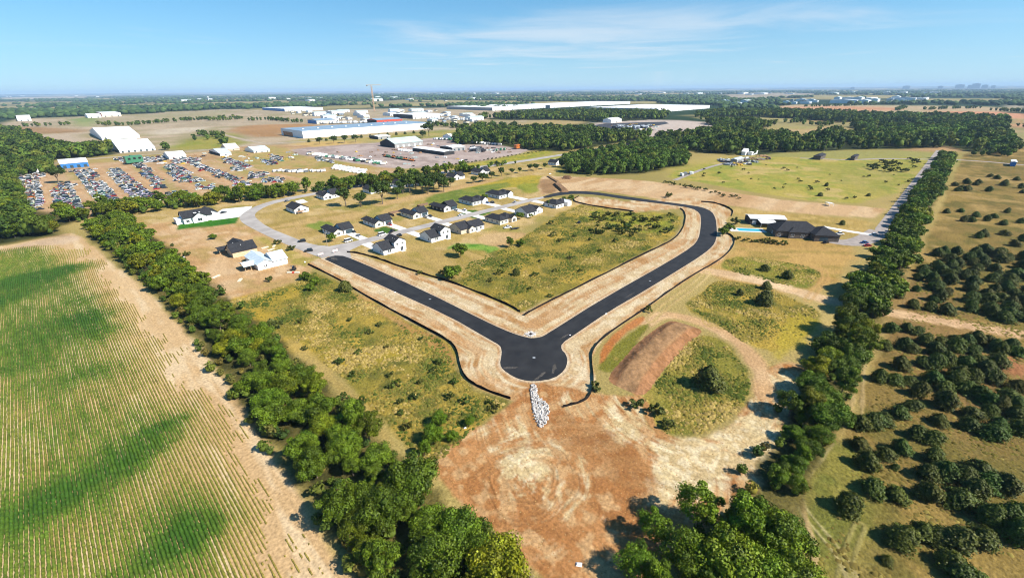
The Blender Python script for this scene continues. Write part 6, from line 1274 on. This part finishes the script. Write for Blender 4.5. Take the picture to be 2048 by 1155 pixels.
# ------------------------------------------------------------------ vehicles
def car_parts(kind):
    """returns (body verts/faces, glass, wheel list) for a car pointing +X, centred, metres"""
    spec = {'sedan': (4.7, 1.8, .75, 1.42, (-1.55, -1.0, .55, 1.25)), 'suv': (4.8, 1.9, .95, 1.75, (-2.2, -1.9, .6, 1.3)), 'pickup': (5.6, 1.95, 1.0, 1.85, (-.75, -.45, .95, 1.6)), 'van': (5.4, 2.0, 1.05, 2.2, (-2.55, -2.45, 1.35, 2.1))}[kind]
    L, Wd, zb, zt, (r0, r1, f1, f0) = spec; h = L / 2; w = Wd / 2; g = .28
    body = MB(); body.add([(-h, -w, g), (h, -w, g), (h, w, g), (-h, w, g), (-h, -w, zb * .92), (f0, -w, zb), (h, -w * .95, zb * .82), (h, w * .95, zb * .82), (f0, w, zb), (-h, w, zb * .92)],
        [(0, 3, 2, 1), (0, 1, 6, 5, 4), (1, 2, 7, 6), (2, 3, 9, 8, 7), (3, 0, 4, 9), (4, 5, 8, 9), (5, 6, 7, 8)])
    wi = w * .82; roof = [(r1, -wi, zt), (f1, -wi, zt), (f1, wi, zt), (r1, wi, zt)]; body.add(roof + [(x, y, z - .07) for x, y, z in roof], [(0, 1, 2, 3), (7, 6, 5, 4), (0, 4, 5, 1), (1, 5, 6, 2), (2, 6, 7, 3), (3, 7, 4, 0)])
    gl = MB(); e = .02; gl.add([(r0, -w * .97, zb - .06), (f0, -w * .97, zb - .03), (f0, w * .97, zb - .03), (r0, w * .97, zb - .06), (r1 + e, -wi + e, zt - .06), (f1 - e, -wi + e, zt - .06), (f1 - e, wi - e, zt - .06), (r1 + e, wi - e, zt - .06)], [(0, 1, 5, 4), (1, 2, 6, 5), (2, 3, 7, 6), (3, 0, 4, 7), (4, 5, 6, 7)])
    if kind == 'pickup': body.add([(-h + .15, -w + .12, zb * .93 + .01), (r0 - .1, -w + .12, zb * .93 + .01), (r0 - .1, w - .12, zb * .93 + .01), (-h + .15, w - .12, zb * .93 + .01)], [(0, 1, 2, 3)], 1)
    wh = [(sx * h * .62, sy * (w - .06)) for sx in (-1, 1) for sy in (-1, 1)]; return body, gl, wh
CARS = {}
for k in ('sedan', 'suv', 'pickup', 'van'):
    b, g, wh = car_parts(k); wm = MB().tube((0, -.11, 0), (0, .11, 0), .34, .34, 10).mesh('wheel', MAT['tyre'])
    one = MB(); one.v, one.f, one.i = list(b.v), list(b.f), list(b.i); one.add(g.v, g.f, 1)
    for x, y in wh: one.tube((x, y - .1, .33), (x, y + .1, .33), .33, .33, 6, 2)
    CARS[k] = (b.mesh('body', [MAT['paint'], MAT['carglass']]), g.mesh('windows', MAT['carglass']), wm, wh, one.mesh('car', [MAT['paint'], MAT['carglass'], MAT['tyre']]))
vr = random.Random(13)
CC_ = {'white': (.75, .75, .75), 'black': (.012, .012, .014), 'silver': (.42, .43, .45), 'grey': (.16, .17, .18), 'red': (.35, .02, .02), 'blue': (.03, .10, .28), 'green': (.05, .18, .1), 'tan': (.42, .36, .26), 'dark': (.03, .03, .035), 'orange': (.5, .15, .03), 'pale': (.55, .57, .58)}
def car(kind, color, x, y, rz, label, z=.06):
    b, g, wm, wh, _ = CARS[kind]; o = tag(empty('parked_car', (x, y, z), rz), label, 'car', None); c = obj('body', b, o); c.color = (*CC_[color], 1); obj('windows', g, o)
    for wx, wy in wh: obj('wheel', wm, o, (wx, wy, .34))
    for sx in (-1, 1): MB().box(CARX[kind] - .04, CARX[kind] + .03, sx * .75 - .2, sx * .75 + .2, .55, .7).build('headlight', MAT['trim'], o)
    return o
CARX = {'sedan': 2.35, 'suv': 2.4, 'pickup': 2.8, 'van': 2.7}
H_ = math.pi / 2
for k, c, px, py, a, lb in (('suv','black',604,483.5,H_*1.75,'black SUV on the curved street, upper of two'),('suv','black',617.5,502.5,H_*1.75,'black SUV nearest the barricades'),('sedan','silver',717,472,H_,'silver car in the drive of the first ranch house'),('sedan','dark',707,464,H_,'dark car tucked beside the first garage'),
    ('van','white',697,483,.05,'white van at the kerb below the first ranch house'),('sedan','red',779,450,H_,'red car under the second garage door'),('van','white',764,470,.0,'white van on the street behind the two-storey house'),('pickup','black',784,464,.5,'black pickup turning by the bright front lawn'),('suv','white',852,435,H_,'white SUV in the drive of the third ranch house'),('sedan','dark',860,433,H_,'dark car beside the white SUV'),
    ('sedan','white',913,421,H_,'white car in the black house drive, left of two'),('sedan','white',929,421,H_,'white car in the black house drive, right of two'),('sedan','white',922,431,.0,'white car on the street by the black house'),('sedan','blue',974,406,H_,'pale blue car in the hip house drive'),('suv','dark',984,406,H_,'dark SUV in the hip house drive'),('sedan','silver',1030,405,.1,'silver car on the street near the upper end'),
    ('pickup','white',1015,456,-.3,'white pickup parked on the grass by the cream hip house'),('sedan','black',799,471,H_,'small black car at the kerb behind the two-storey house'),('suv','blue',1632,479,-.95,'dark blue SUV beside the brick house garage'),('sedan','black',1651,486,-.35,'black car on the dirt below the gravel drive'),('pickup','white',1660,474,-.7,'white pickup on the gravel drive, nearer of two'),
    ('pickup','white',1678,469,-.7,'white pickup on the gravel drive, farther of two'),('sedan','blue',1729,486,-.6,'pale blue car in the hedge shade'),('sedan','red',1735,492,-.6,'dark red car in the hedge shade'),('sedan','white',1748,470,-.8,'white car at the hedge end of the drive'),('sedan','dark',447,426,.3,'dark car on the big white drive'),('sedan','grey',574,403,.2,'grey car behind the house with the deck'),('sedan','black',1158,446,.4,'black car by the yellow meadow edge')):
    x, y = P(px, py); car(k, c, x, y, a, lb)
x, y = P(1030, 458); o = tag(empty('flat_trailer', (x, y, 0), -.3), 'dark flat trailer hitched behind the white pickup', 'trailer')
MB().box(-3, 3, -1.1, 1.1, .6, .78).build('bed', MAT['darkwall'], o); MB().box(-3, -2.8, -1.1, 1.1, .78, 1.4).build('tailboard', MAT['darkwall'], o)
for sx in (-.5, .5):
    for sy in (-1, 1): obj('wheel', CARS['sedan'][2], o, (sx, sy, .34))

def salvage():
    r = random.Random(17)
    blocks = [([(40,352),(86,345),(87,392),(80,428),(62,428),(44,398)], 'in the row at the left edge'), ([(108,368),(150,364),(158,400),(163,418),(118,418),(107,390)], 'in the row below the lone tree'), ([(138,342),(192,338),(196,362),(210,368),(236,402),(196,405),(178,385),(166,360)], 'in the row below the blue workshop'),
        ([(211,339),(246,337),(289,374),(320,402),(280,406),(248,378)], 'in the widest row left of centre'), ([(266,335),(287,334),(338,368),(312,371)], 'in the row left of the red and white row'), ([(326,334),(351,333),(395,351),(350,357)], 'in the red and white row'),
        ([(360,357),(406,357),(408,363),(362,364)], 'in the short row below the red and white row'), ([(394,372),(430,370),(430,377),(394,378)], 'in the short row above the hedge'), ([(338,384),(376,383),(376,389),(338,389)], 'in the lowest short row'), ([(383,330),(410,331),(432,340),(400,340)], 'in the small row right of the red row'),
        ([(416,344),(440,344),(485,355),(470,360),(430,353)], 'in the long middle row'), ([(443,319),(460,319),(508,331),(490,334),(450,325)], 'in the upper middle row'), ([(463,336),(490,338),(490,342),(463,341)], 'in the short pair above the middle'), ([(466,366),(500,363),(500,370),(468,371)], 'at the hedge in the middle'), ([(499,348),(536,346),(537,353),(500,356)], 'in the dark row right of the middle'),
        ([(526,358),(568,358),(568,364),(528,364)], 'in the last row above the hedge'), ([(516,321),(536,322),(556,327),(540,330)], 'at the edge of the grassy rows'), ([(540,312),(566,315),(566,321),(540,319)], 'in the upper grassy row'), ([(345,316),(400,318),(400,324),(345,326)], 'below the white ribbed shed'), ([(225,318),(330,315),(330,322),(250,326)], 'along the county road'), ([(632,317),(670,322),(668,325),(634,322)], 'in the thin white row on the grass')]
    cl = ['white'] * 10 + ['silver'] * 4 + ['pale'] * 5 + ['grey'] * 3 + ['dark'] * 6 + ['black'] * 3 + ['red'] * 4 + ['blue', 'green', 'green', 'orange'] + ['tan'] * 6
    allc = []
    for px, where in blocks:
        if len(px) < 6:
            my_ = sum(q[1] for q in px) / len(px); px = [(q[0], my_ + (q[1] - my_) * 1.45) for q in px]
        w = PP(px); x0, x1 = min(p[0] for p in w), max(p[0] for p in w); y0, y1 = min(p[1] for p in w), max(p[1] for p in w); y = y0
        while y < y1:
            x = x0 + r.uniform(0, 2)
            while x < x1:
                if in_poly(x, y, w) and r.random() > .2: allc.append((x + r.uniform(-.5, .5), y + r.uniform(-.5, .5), r.uniform(-.25, .25) + (math.pi if r.random() < .5 else 0) + (H_ if r.random() < .12 else 0), where))
                x += 6.0
            y += 3.1 if where != 'in the row at the left edge' else 3.4
    allc.sort(key=lambda c: c[0] ** 2 + c[1] ** 2); r2 = random.Random(5); V = []; 
    step = max(1.0, len(allc) / 300.0)
    mass = {k: MB() for k in ('white', 'grey', 'dark', 'red')}
    for i, (x, y, a, where) in enumerate(allc):
        k = r2.choice(('sedan', 'sedan', 'suv', 'pickup', 'van')); c = r2.choice(cl)
        if i < 300:
            o = obj('scrapped_car', CARS[k][4], None, (x, y, 0), a); o.color = (*[v * r2.uniform(.7, 1.05) for v in CC_[c]], 1); tag(o, (('faded ' if r2.random() < .4 else 'dull ') + {'pale': 'pale grey'}.get(c, c) + ' scrap ' + k + ' ' + where), 'car', 'scrapped cars ' + where)
        else: V.append((x, y, a, k, c))
    if V:
        vs = []; fs = []; ix = []; off = 0; mats = [MAT['carglass'], MAT['tyre']]; cm = {}
        for x, y, a, k, c in V:
            me = CARS[k][4]; ca, sa = math.cos(a), math.sin(a)
            if c not in cm: cm[c] = len(mats); mats.append(principled('faded_paint_' + c, CC_[c], .4, .4))
            vs += [(v.co.x * ca - v.co.y * sa + x, v.co.x * sa + v.co.y * ca + y, v.co.z) for v in me.vertices]
            for p in me.polygons: fs.append(tuple(off + q for q in p.vertices)); ix.append(cm[c] if p.material_index == 0 else p.material_index - 1)
            off += len(me.vertices)
        tag(obj('scrapped_cars', mesh_py('scrapped_cars', vs, fs, mats=mats, idx=ix)), 'mass of scrapped cars in the farther salvage rows', 'cars', kind='stuff')
    # boxy trailers, boats, trucks and plant
    tm = MB(); tm.box(-3.6, 3.6, -1.2, 1.2, .55, 3.0); tm.box(-4.6, -3.6, -.15, .15, .5, .65, 1); 
    for sx in (.2, 1.2):
        for sy in (-1.15, 1.15): tm.tube((sx, sy - .1, .35), (sx, sy + .1, .35), .35, .35, 8, 1)
    for u in (-2.6, -.4, 1.8): tm.box(u, u + 1.1, -1.23, -1.19, 1.7, 2.4, 2)
    tm.box(-1, 0, -.5, .5, 3.0, 3.25); TR = tm.mesh('camper', [MAT['paint'], MAT['tyre'], MAT['carglass']])
    tk = MB(); tk.box(-4.5, 2.2, -1.25, 1.25, 1.0, 3.7); tk.box(2.5, 4.4, -1.2, 1.2, .8, 2.9, 1); tk.box(3.2, 4.42, -1.1, 1.1, 1.9, 2.7, 2); tk.box(-4.5, 4.3, -.5, .5, .6, .98, 3)
    for sx in (-3.6, -2.5, 3.3):
        for sy in (-1.1, 1.1): tk.tube((sx, sy - .15, .5), (sx, sy + .15, .5), .5, .5, 8, 3)
    TK = tk.mesh('truck', [MAT['paint'], MAT['trim'], MAT['carglass'], MAT['tyre']])
    lo = MB(); lo.box(-1.6, 1.4, -.9, .9, .8, 1.9); lo.box(-.6, .7, -.7, .7, 1.9, 3.0, 1); lo.box(-.7, .8, -.8, .8, 3.0, 3.12); lo.add([(2.6, -1.3, .3), (3.4, -1.3, .2), (3.4, 1.3, .2), (2.6, 1.3, .3), (2.6, -1.3, 1.2), (2.8, -1.3, 1.3), (2.8, 1.3, 1.3), (2.6, 1.3, 1.2)], [(0, 3, 2, 1), (4, 5, 6, 7), (0, 1, 5, 4), (1, 2, 6, 5), (2, 3, 7, 6), (3, 0, 4, 7)], 2)
    for sy in (-.6, .6): lo.tube((.6, sy, 1.5), (2.7, sy, .8), .13, .13, 6)
    for sx in (-1.1, 1.0):
        for sy in (-1.0, 1.0): lo.tube((sx, sy - .25, .7), (sx, sy + .25, .7), .7, .7, 10, 3)
    LO = lo.mesh('loader', [MAT['paint'], MAT['carglass'], MAT['steel'], MAT['tyre']])
    def row(mesh, name, cat, px0, px1, n, ang, cols, label, group, rows=1, gap=(0, 0), s=1.0, jit=.6):
        a, b = P(*px0), P(*px1)
        if n > 3 and s < 1.5 and jit < 2: ang = math.atan2(b[1] - a[1], b[0] - a[0]) + 1.35
        for j in range(rows):
            for i in range(n):
                t = (i + .5) / n + vr.uniform(-.012, .012); o = obj(name, mesh, None, (a[0] + (b[0] - a[0]) * t + gap[0] * j + vr.uniform(-jit, jit), a[1] + (b[1] - a[1]) * t + gap[1] * j + vr.uniform(-jit, jit), 0), ang + vr.uniform(-.12, .12)); o.scale = (s * vr.uniform(.8, 1.1), s, s * vr.uniform(.85, 1.1)); o.color = (*CC_[vr.choice(cols)], 1); tag(o, label, cat, group)
    row(TR, 'camper', 'camper', (664,337), (730,349), 9, .3, ['white'] * 4 + ['pale'], 'white camper trailer in the close-packed block above the hedge', 'close-packed campers', 3, (6, 9), .8)
    row(TR, 'camper', 'camper', (592,345), (650,343), 6, .3, ['white', 'white', 'pale', 'grey'], 'white camper or boat in the loose group on the grass', 'loose campers on the grass', 3, (-9, 13), .85, 2.0)
    row(TK, 'box_truck', 'truck', (615,309), (770,330), 22, 1.2, ['white', 'white', 'grey', 'green', 'tan', 'pale', 'dark'], 'old box truck in the long diagonal row dividing the two yards', 'trucks of the dividing row', 2, (6, 7), .85)
    row(LO, 'loader', 'loader', (768,313), (828,323), 15, .9, ['orange', 'tan', 'orange', 'green'], 'yellow loader in the plant row of the gravel yard', 'loaders of the plant row', 1, (0, 0), 1.3)
    row(TK, 'box_truck', 'truck', (868,279), (935,281), 16, H_, ['white', 'pale', 'white', 'green'], 'white truck in the line at the back of the gravel yard', 'trucks at the back of the gravel yard')
    row(TK, 'box_truck', 'truck', (945,286), (1003,291), 10, .1, ['white', 'pale', 'grey'], 'white truck in the line under the dark wood', 'trucks under the dark wood')
    row(TR, 'trailer', 'trailer', (940,297), (965,299), 4, .1, ['dark', 'white', 'grey'], 'long trailer parked in the right half of the gravel yard', 'trailers in the gravel yard', 3, (-10, -12), 1.3, 2.5)
    row(TK, 'box_truck', 'truck', (985,304), (1010,300), 5, .6, ['green', 'grey', 'white'], 'truck among scrap in the right corner of the gravel yard', 'trucks in the yard corner', 1, (0, 0), 1, 3)
    row(TR, 'camper', 'camper', (798,301), (822,304), 5, .2, ['white', 'pale'], 'white trailer before the machine shop', 'trailers before the machine shop')
    row(TR, 'container', 'container', (1030,297.5), (1044,297.5), 1, .1, ['orange'], 'bright orange container at the end of the gravel yard', None, 1, (0, 0), 2.4)
    row(TR, 'container', 'container', (252,328), (286,327), 1, .2, ['green'], 'long green container at the head of the car rows', None, 1, (0, 0), 3.2)
    row(TK, 'box_truck', 'truck', (1235,258), (1300,256), 22, .4, ['white', 'pale', 'grey', 'dark'], 'truck in the crowded far gravel lot', 'trucks of the far gravel lot', 2, (10, 14), 1.6, 12)
    row(TR, 'trailer', 'trailer', (862,239), (955,242), 26, .6, ['white', 'white', 'pale'], 'white trailer of the far depot', 'trailers of the far depot', 2, (15, 20), 2.0, 8)
    row(TK, 'box_truck', 'truck', (645,248), (735,246), 18, .5, ['white', 'pale', 'white'], 'white truck behind the long warehouse', 'trucks behind the long warehouse', 1, (0, 0), 1.8, 6)
    row(TK, 'box_truck', 'truck', (1450,322), (1500,329), 8, .5, ['white', 'grey', 'pale', 'tan'], 'old vehicle in the farmyard beyond the pasture', 'farmyard vehicles', 2, (6, 9), .7, 5)
    row(TR, 'camper', 'camper', (1362,352), (1384,347), 5, .8, ['white', 'pale', 'grey'], 'pale vehicle at the scrap heap by the pasture corner', 'vehicles by the pasture corner', 1, (0, 0), .9, 2)
salvage()
def scrap():
    r = random.Random(71); cols = [('rusty', 'wood'), ('dark', 'darkwall'), ('grey', 'steel'), ('pale', 'trim'), ('green', 'greenroof'), ('brown', 'fence_wood'), ('yellow', 'yellow')]
    protos = {}
    for nm, mt in cols:
        protos[nm] = []
        for v in range(2):
            m = MB()
            for k in range(9):
                x, y, a = r.gauss(0, 1.6), r.gauss(0, 1.0), r.uniform(.3, 1.3); m.box(x - a, x + a * r.uniform(.4, 1.6), y - a * .5, y + a * .6, 0, r.uniform(.3, 1.5))
            m.tube((-2.5, -1, .3), (2.6, 1.1, 1.2), .15, .15, 5); protos[nm].append(m.mesh('scrap_heap', MAT[mt]))
    for poly, n, where in (([(620,306),(770,292),(870,285),(1000,292),(1050,298),(960,318),(830,336),(750,330)], 70, 'on the gravel yard'), ([(220,322),(420,306),(560,300),(640,312),(560,330),(400,330),(250,330)], 44, 'at the back of the salvage yard'), ([(1440,320),(1530,312),(1545,322),(1460,334)], 34, 'in the farmyard'), ([(1190,250),(1320,246),(1310,262),(1240,262)], 40, 'on the far gravel lot')):
        w = PP(poly); xs = [p[0] for p in w]; ys = [p[1] for p in w]; i = 0
        while i < n:
            p = (r.uniform(min(xs), max(xs)), r.uniform(min(ys), max(ys)))
            if not in_poly(*p, w): continue
            nm, mt = r.choice(cols); o = obj('scrap_heap', r.choice(protos[nm]), None, (*p, 0), r.uniform(0, 6.28)); sc_ = r.uniform(.7, 1.5) * (1.7 if 'far' in where else 1); o.scale = (sc_, sc_, min(sc_, 1.2)); tag(o, nm + ' heap of scrap ' + where, 'scrap', 'scrap heaps ' + where); i += 1
scrap()

# ------------------------------------------------------------------ site furniture
def furniture():
    for px, rz, lb in (((642,511.5), .12, 'white road barricade closing the new asphalt, left of two'), ((671,504.5), .12, 'white road barricade closing the new asphalt, right of two')):
        x, y = P(*px); o = tag(empty('road_barricade', (x, y, .06), rz), lb, 'barricade')
        for k in range(3):
            z = .45 + .5 * k; b = MB().box(-1.7, 1.7, -.03, .03, z, z + .34).build('board', MAT['trim'], o); st = MB()
            for q in range(5):
                u = -1.6 + q * .68; st.add([(u, -.034, z + .01), (u + .25, -.034, z + .01), (u + .5, -.034, z + .33), (u + .25, -.034, z + .33)], [(0, 1, 2, 3)])
            st.build('red_stripe', MAT['red'], b)
        for u in (-1.35, 1.35): MB().box(u - .05, u + .05, .03, .11, 0, 1.8).build('post', MAT['trim'], o); MB().box(u - .06, u + .06, -.7, .7, 0, .1).build('foot', MAT['steel'], o)
    def pole(px, h, lb, lamp=False, lean=(0, 0)):
        x, y = P(*px); o = tag(empty('utility_pole', (x, y, 0)), lb, 'pole'); MB().tube((0, 0, -.3), (lean[0], lean[1], h), .16, .11, 8).build('shaft', MAT['pole'], o); MB().box(lean[0] - 1.1, lean[0] + 1.1, lean[1] - .06, lean[1] + .06, h - .9, h - .72).build('crossarm', MAT['pole'], o)
        for u in (-.9, 0, .9): MB().tube((lean[0] + u, lean[1], h - .72), (lean[0] + u, lean[1], h - .5), .06, .04, 6).build('insulator', MAT['steel'], o)
    for px, h, lb in (((655,492), 9, 'wooden utility pole in front of the first ranch house'), ((104,324), 15, 'tall utility pole beside the blue-fronted workshop'), ((517,401), 8, 'utility pole by the hedge on the curved street'), ((902,345), 8, 'utility pole at the gravel yard strip'), ((1795,430), 9, 'utility pole in the right-hand hedge'),
                      ((522,287), 16, 'pole at the road junction before the long warehouse'), ((1327,278), 22, 'tall pole by the far gravel lot'), ((1417,283), 22, 'pale pole standing in the wood behind the farmyard'), ((1648,303), 16, 'tall pole behind the brick farmhouse'), ((700,247), 24, 'tall pole in the works yard behind the warehouse')):
        pole(px, h, lb)
    # black skid loader with raised arms and a pallet of bricks in front
    x, y = P(588, 540); o = tag(empty('skid_loader', (x, y, 0), -2.2), 'black skid loader with raised forks beside the white-wrapped house', 'loader'); s = 1.15; o.scale = (s, s, s)
    m = MB(); m.box(-1.3, 1.0, -.6, .6, .5, 1.2); m.build('chassis', MAT['darkwall'], o); MB().add([(-.6, -.5, 1.2), (.7, -.5, 1.2), (.7, .5, 1.2), (-.6, .5, 1.2), (-.5, -.45, 2.1), (.3, -.45, 2.1), (.3, .45, 2.1), (-.5, .45, 2.1)], [(4, 5, 6, 7), (0, 1, 5, 4), (1, 2, 6, 5), (2, 3, 7, 6), (3, 0, 4, 7)]).build('cab', MAT['carglass'], o)
    for sy in (-.75, .75):
        MB().tube((-1.1, sy, 1.6), (1.3, sy, 2.7), .1, .1, 6).build('lift_arm', MAT['darkwall'], o)
        for sx in (-.8, .7): MB().tube((sx, sy * .95 - .14, .42), (sx, sy * .95 + .14, .42), .42, .42, 10).build('wheel', MAT['tyre'], o)
    for sy in (-.4, .4): MB().box(1.3, 2.4, sy - .06, sy + .06, 2.6, 2.7).build('fork', MAT['steel'], o)
    x, y = P(587, 546); o = tag(empty('brick_pallets', (x, y, 0), -.78), 'row of brick pallets in front of the skid loader', 'pallets')
    for k in range(5): MB().box(-3.2 + k * 1.3, -2.1 + k * 1.3, -.5, .5, .12, .75).build('brick_stack', MAT['red'] if k == 2 else MAT['cream'], o); MB().box(-3.25 + k * 1.3, -2.05 + k * 1.3, -.55, .55, 0, .118).build('pallet', MAT['wood'], o)
    # lumber, litter and white scraps
    for px, a, lb in (((432,553), .5, 'pale stack of boards on the dirt plot near the hedge'), ((480,560), 1.0, 'dark timber stack on the dirt plot'), ((530,495), .2, 'pile of boards behind the black-roofed house'), ((548,492), 1.1, 'second pile of boards by the verge'), ((542,499), .3, 'timber offcuts between the unfinished houses')):
        x, y = P(*px); o = tag(empty('lumber_stack', (x, y, 0), a), lb, 'lumber')
        for k in range(6): MB().box(-2.2, 2.2, -.75 + k * .26, -.53 + k * .26, .0, .12 + .1 * (k % 3)).build('board', MAT['osb'] if k % 2 else MAT['cream'], o)
    for px, s, lb in (((1158,1128), .7, 'crumpled white sheet in the shade at the bottom edge'), ((930,855), .45, 'white bucket at the corner of the left meadow'), ((1505,644), .7, 'flat white scrap lying in the meadow below the dirt track'), ((1212,627), .45, 'white scrap at the edge of the right road arm'), ((1140,670), .45, 'white scrap beside the turning circle throat'), ((790,584), .5, 'white marker beside the left road arm'), ((367,515), .8, 'white box beside the bushes at the hedge edge'), ((610,524), .8, 'white scrap by the yellow bush at the silt fence end'), ((1100,348), 1.6, 'pale slab at the end of the far ditch')):
        x, y = P(*px); r = random.Random(int(px[0])); o = tag(empty('white_scrap', (x, y, .01), r.uniform(0, 3)), lb, 'scrap'); m = MB()
        m.add([(-s, -s * .6, 0), (s * .9, -s * .7, 0), (s, s * .5, 0), (-s * .7, s * .7, 0), (-s * .6, -s * .3, s * .5), (s * .5, -s * .4, s * .35), (s * .6, s * .3, s * .6), (-s * .4, s * .4, s * .3)], [(0, 1, 5, 4), (1, 2, 6, 5), (2, 3, 7, 6), (3, 0, 4, 7), (4, 5, 6, 7), (0, 3, 2, 1)]); m.build('sheet', MAT['trim'], o)
    # board fences behind the ranch houses
    for (x0, y0, x1, y1, lb) in ((171, 293.5, 171, 302, 'brown board fence behind the cream ranch house'), (200, 296, 200, 306, 'brown board fence behind the black house')):
        o = tag(empty('board_fence', (x0, y0, 0)), lb, 'fence'); n = int((y1 - y0) / .5); me = MB().box(-.03, .03, 0, .46, 0, 1.8).mesh('board', MAT['fence_wood'])
        for k in range(n): obj('board', me, o, (0, k * .5, 0))
        me2 = MB().box(0, .46, -.03, .03, 0, 1.8).mesh('board', MAT['fence_wood'])
        for k in range(22): obj('board', me2, o, (.1 + k * .5, y1 - y0, 0))
furniture()

# ------------------------------------------------------------------ air
def haze():
    m = bpy.data.materials.new('haze_air'); m.use_nodes = True; nt = m.node_tree; nt.nodes.clear(); out = nt.nodes.new('ShaderNodeOutputMaterial'); pv = nt.nodes.new('ShaderNodeVolumePrincipled')
    pv.inputs['Color'].default_value = (.52, .74, 1.0, 1); pv.inputs['Density'].default_value = HAZE_DENSITY; pv.inputs['Anisotropy'].default_value = 0.0
    nt.links.new(pv.outputs[0], out.inputs['Volume'])
    b = MB().box(-34000, 34000, -34000, 34000, -1.2, 190); o = b.build('haze', m); o['kind'] = 'stuff'; tag(o, 'pale blue haze lying over the far country', 'haze')
HAZE_DENSITY = 4.8e-5
haze()
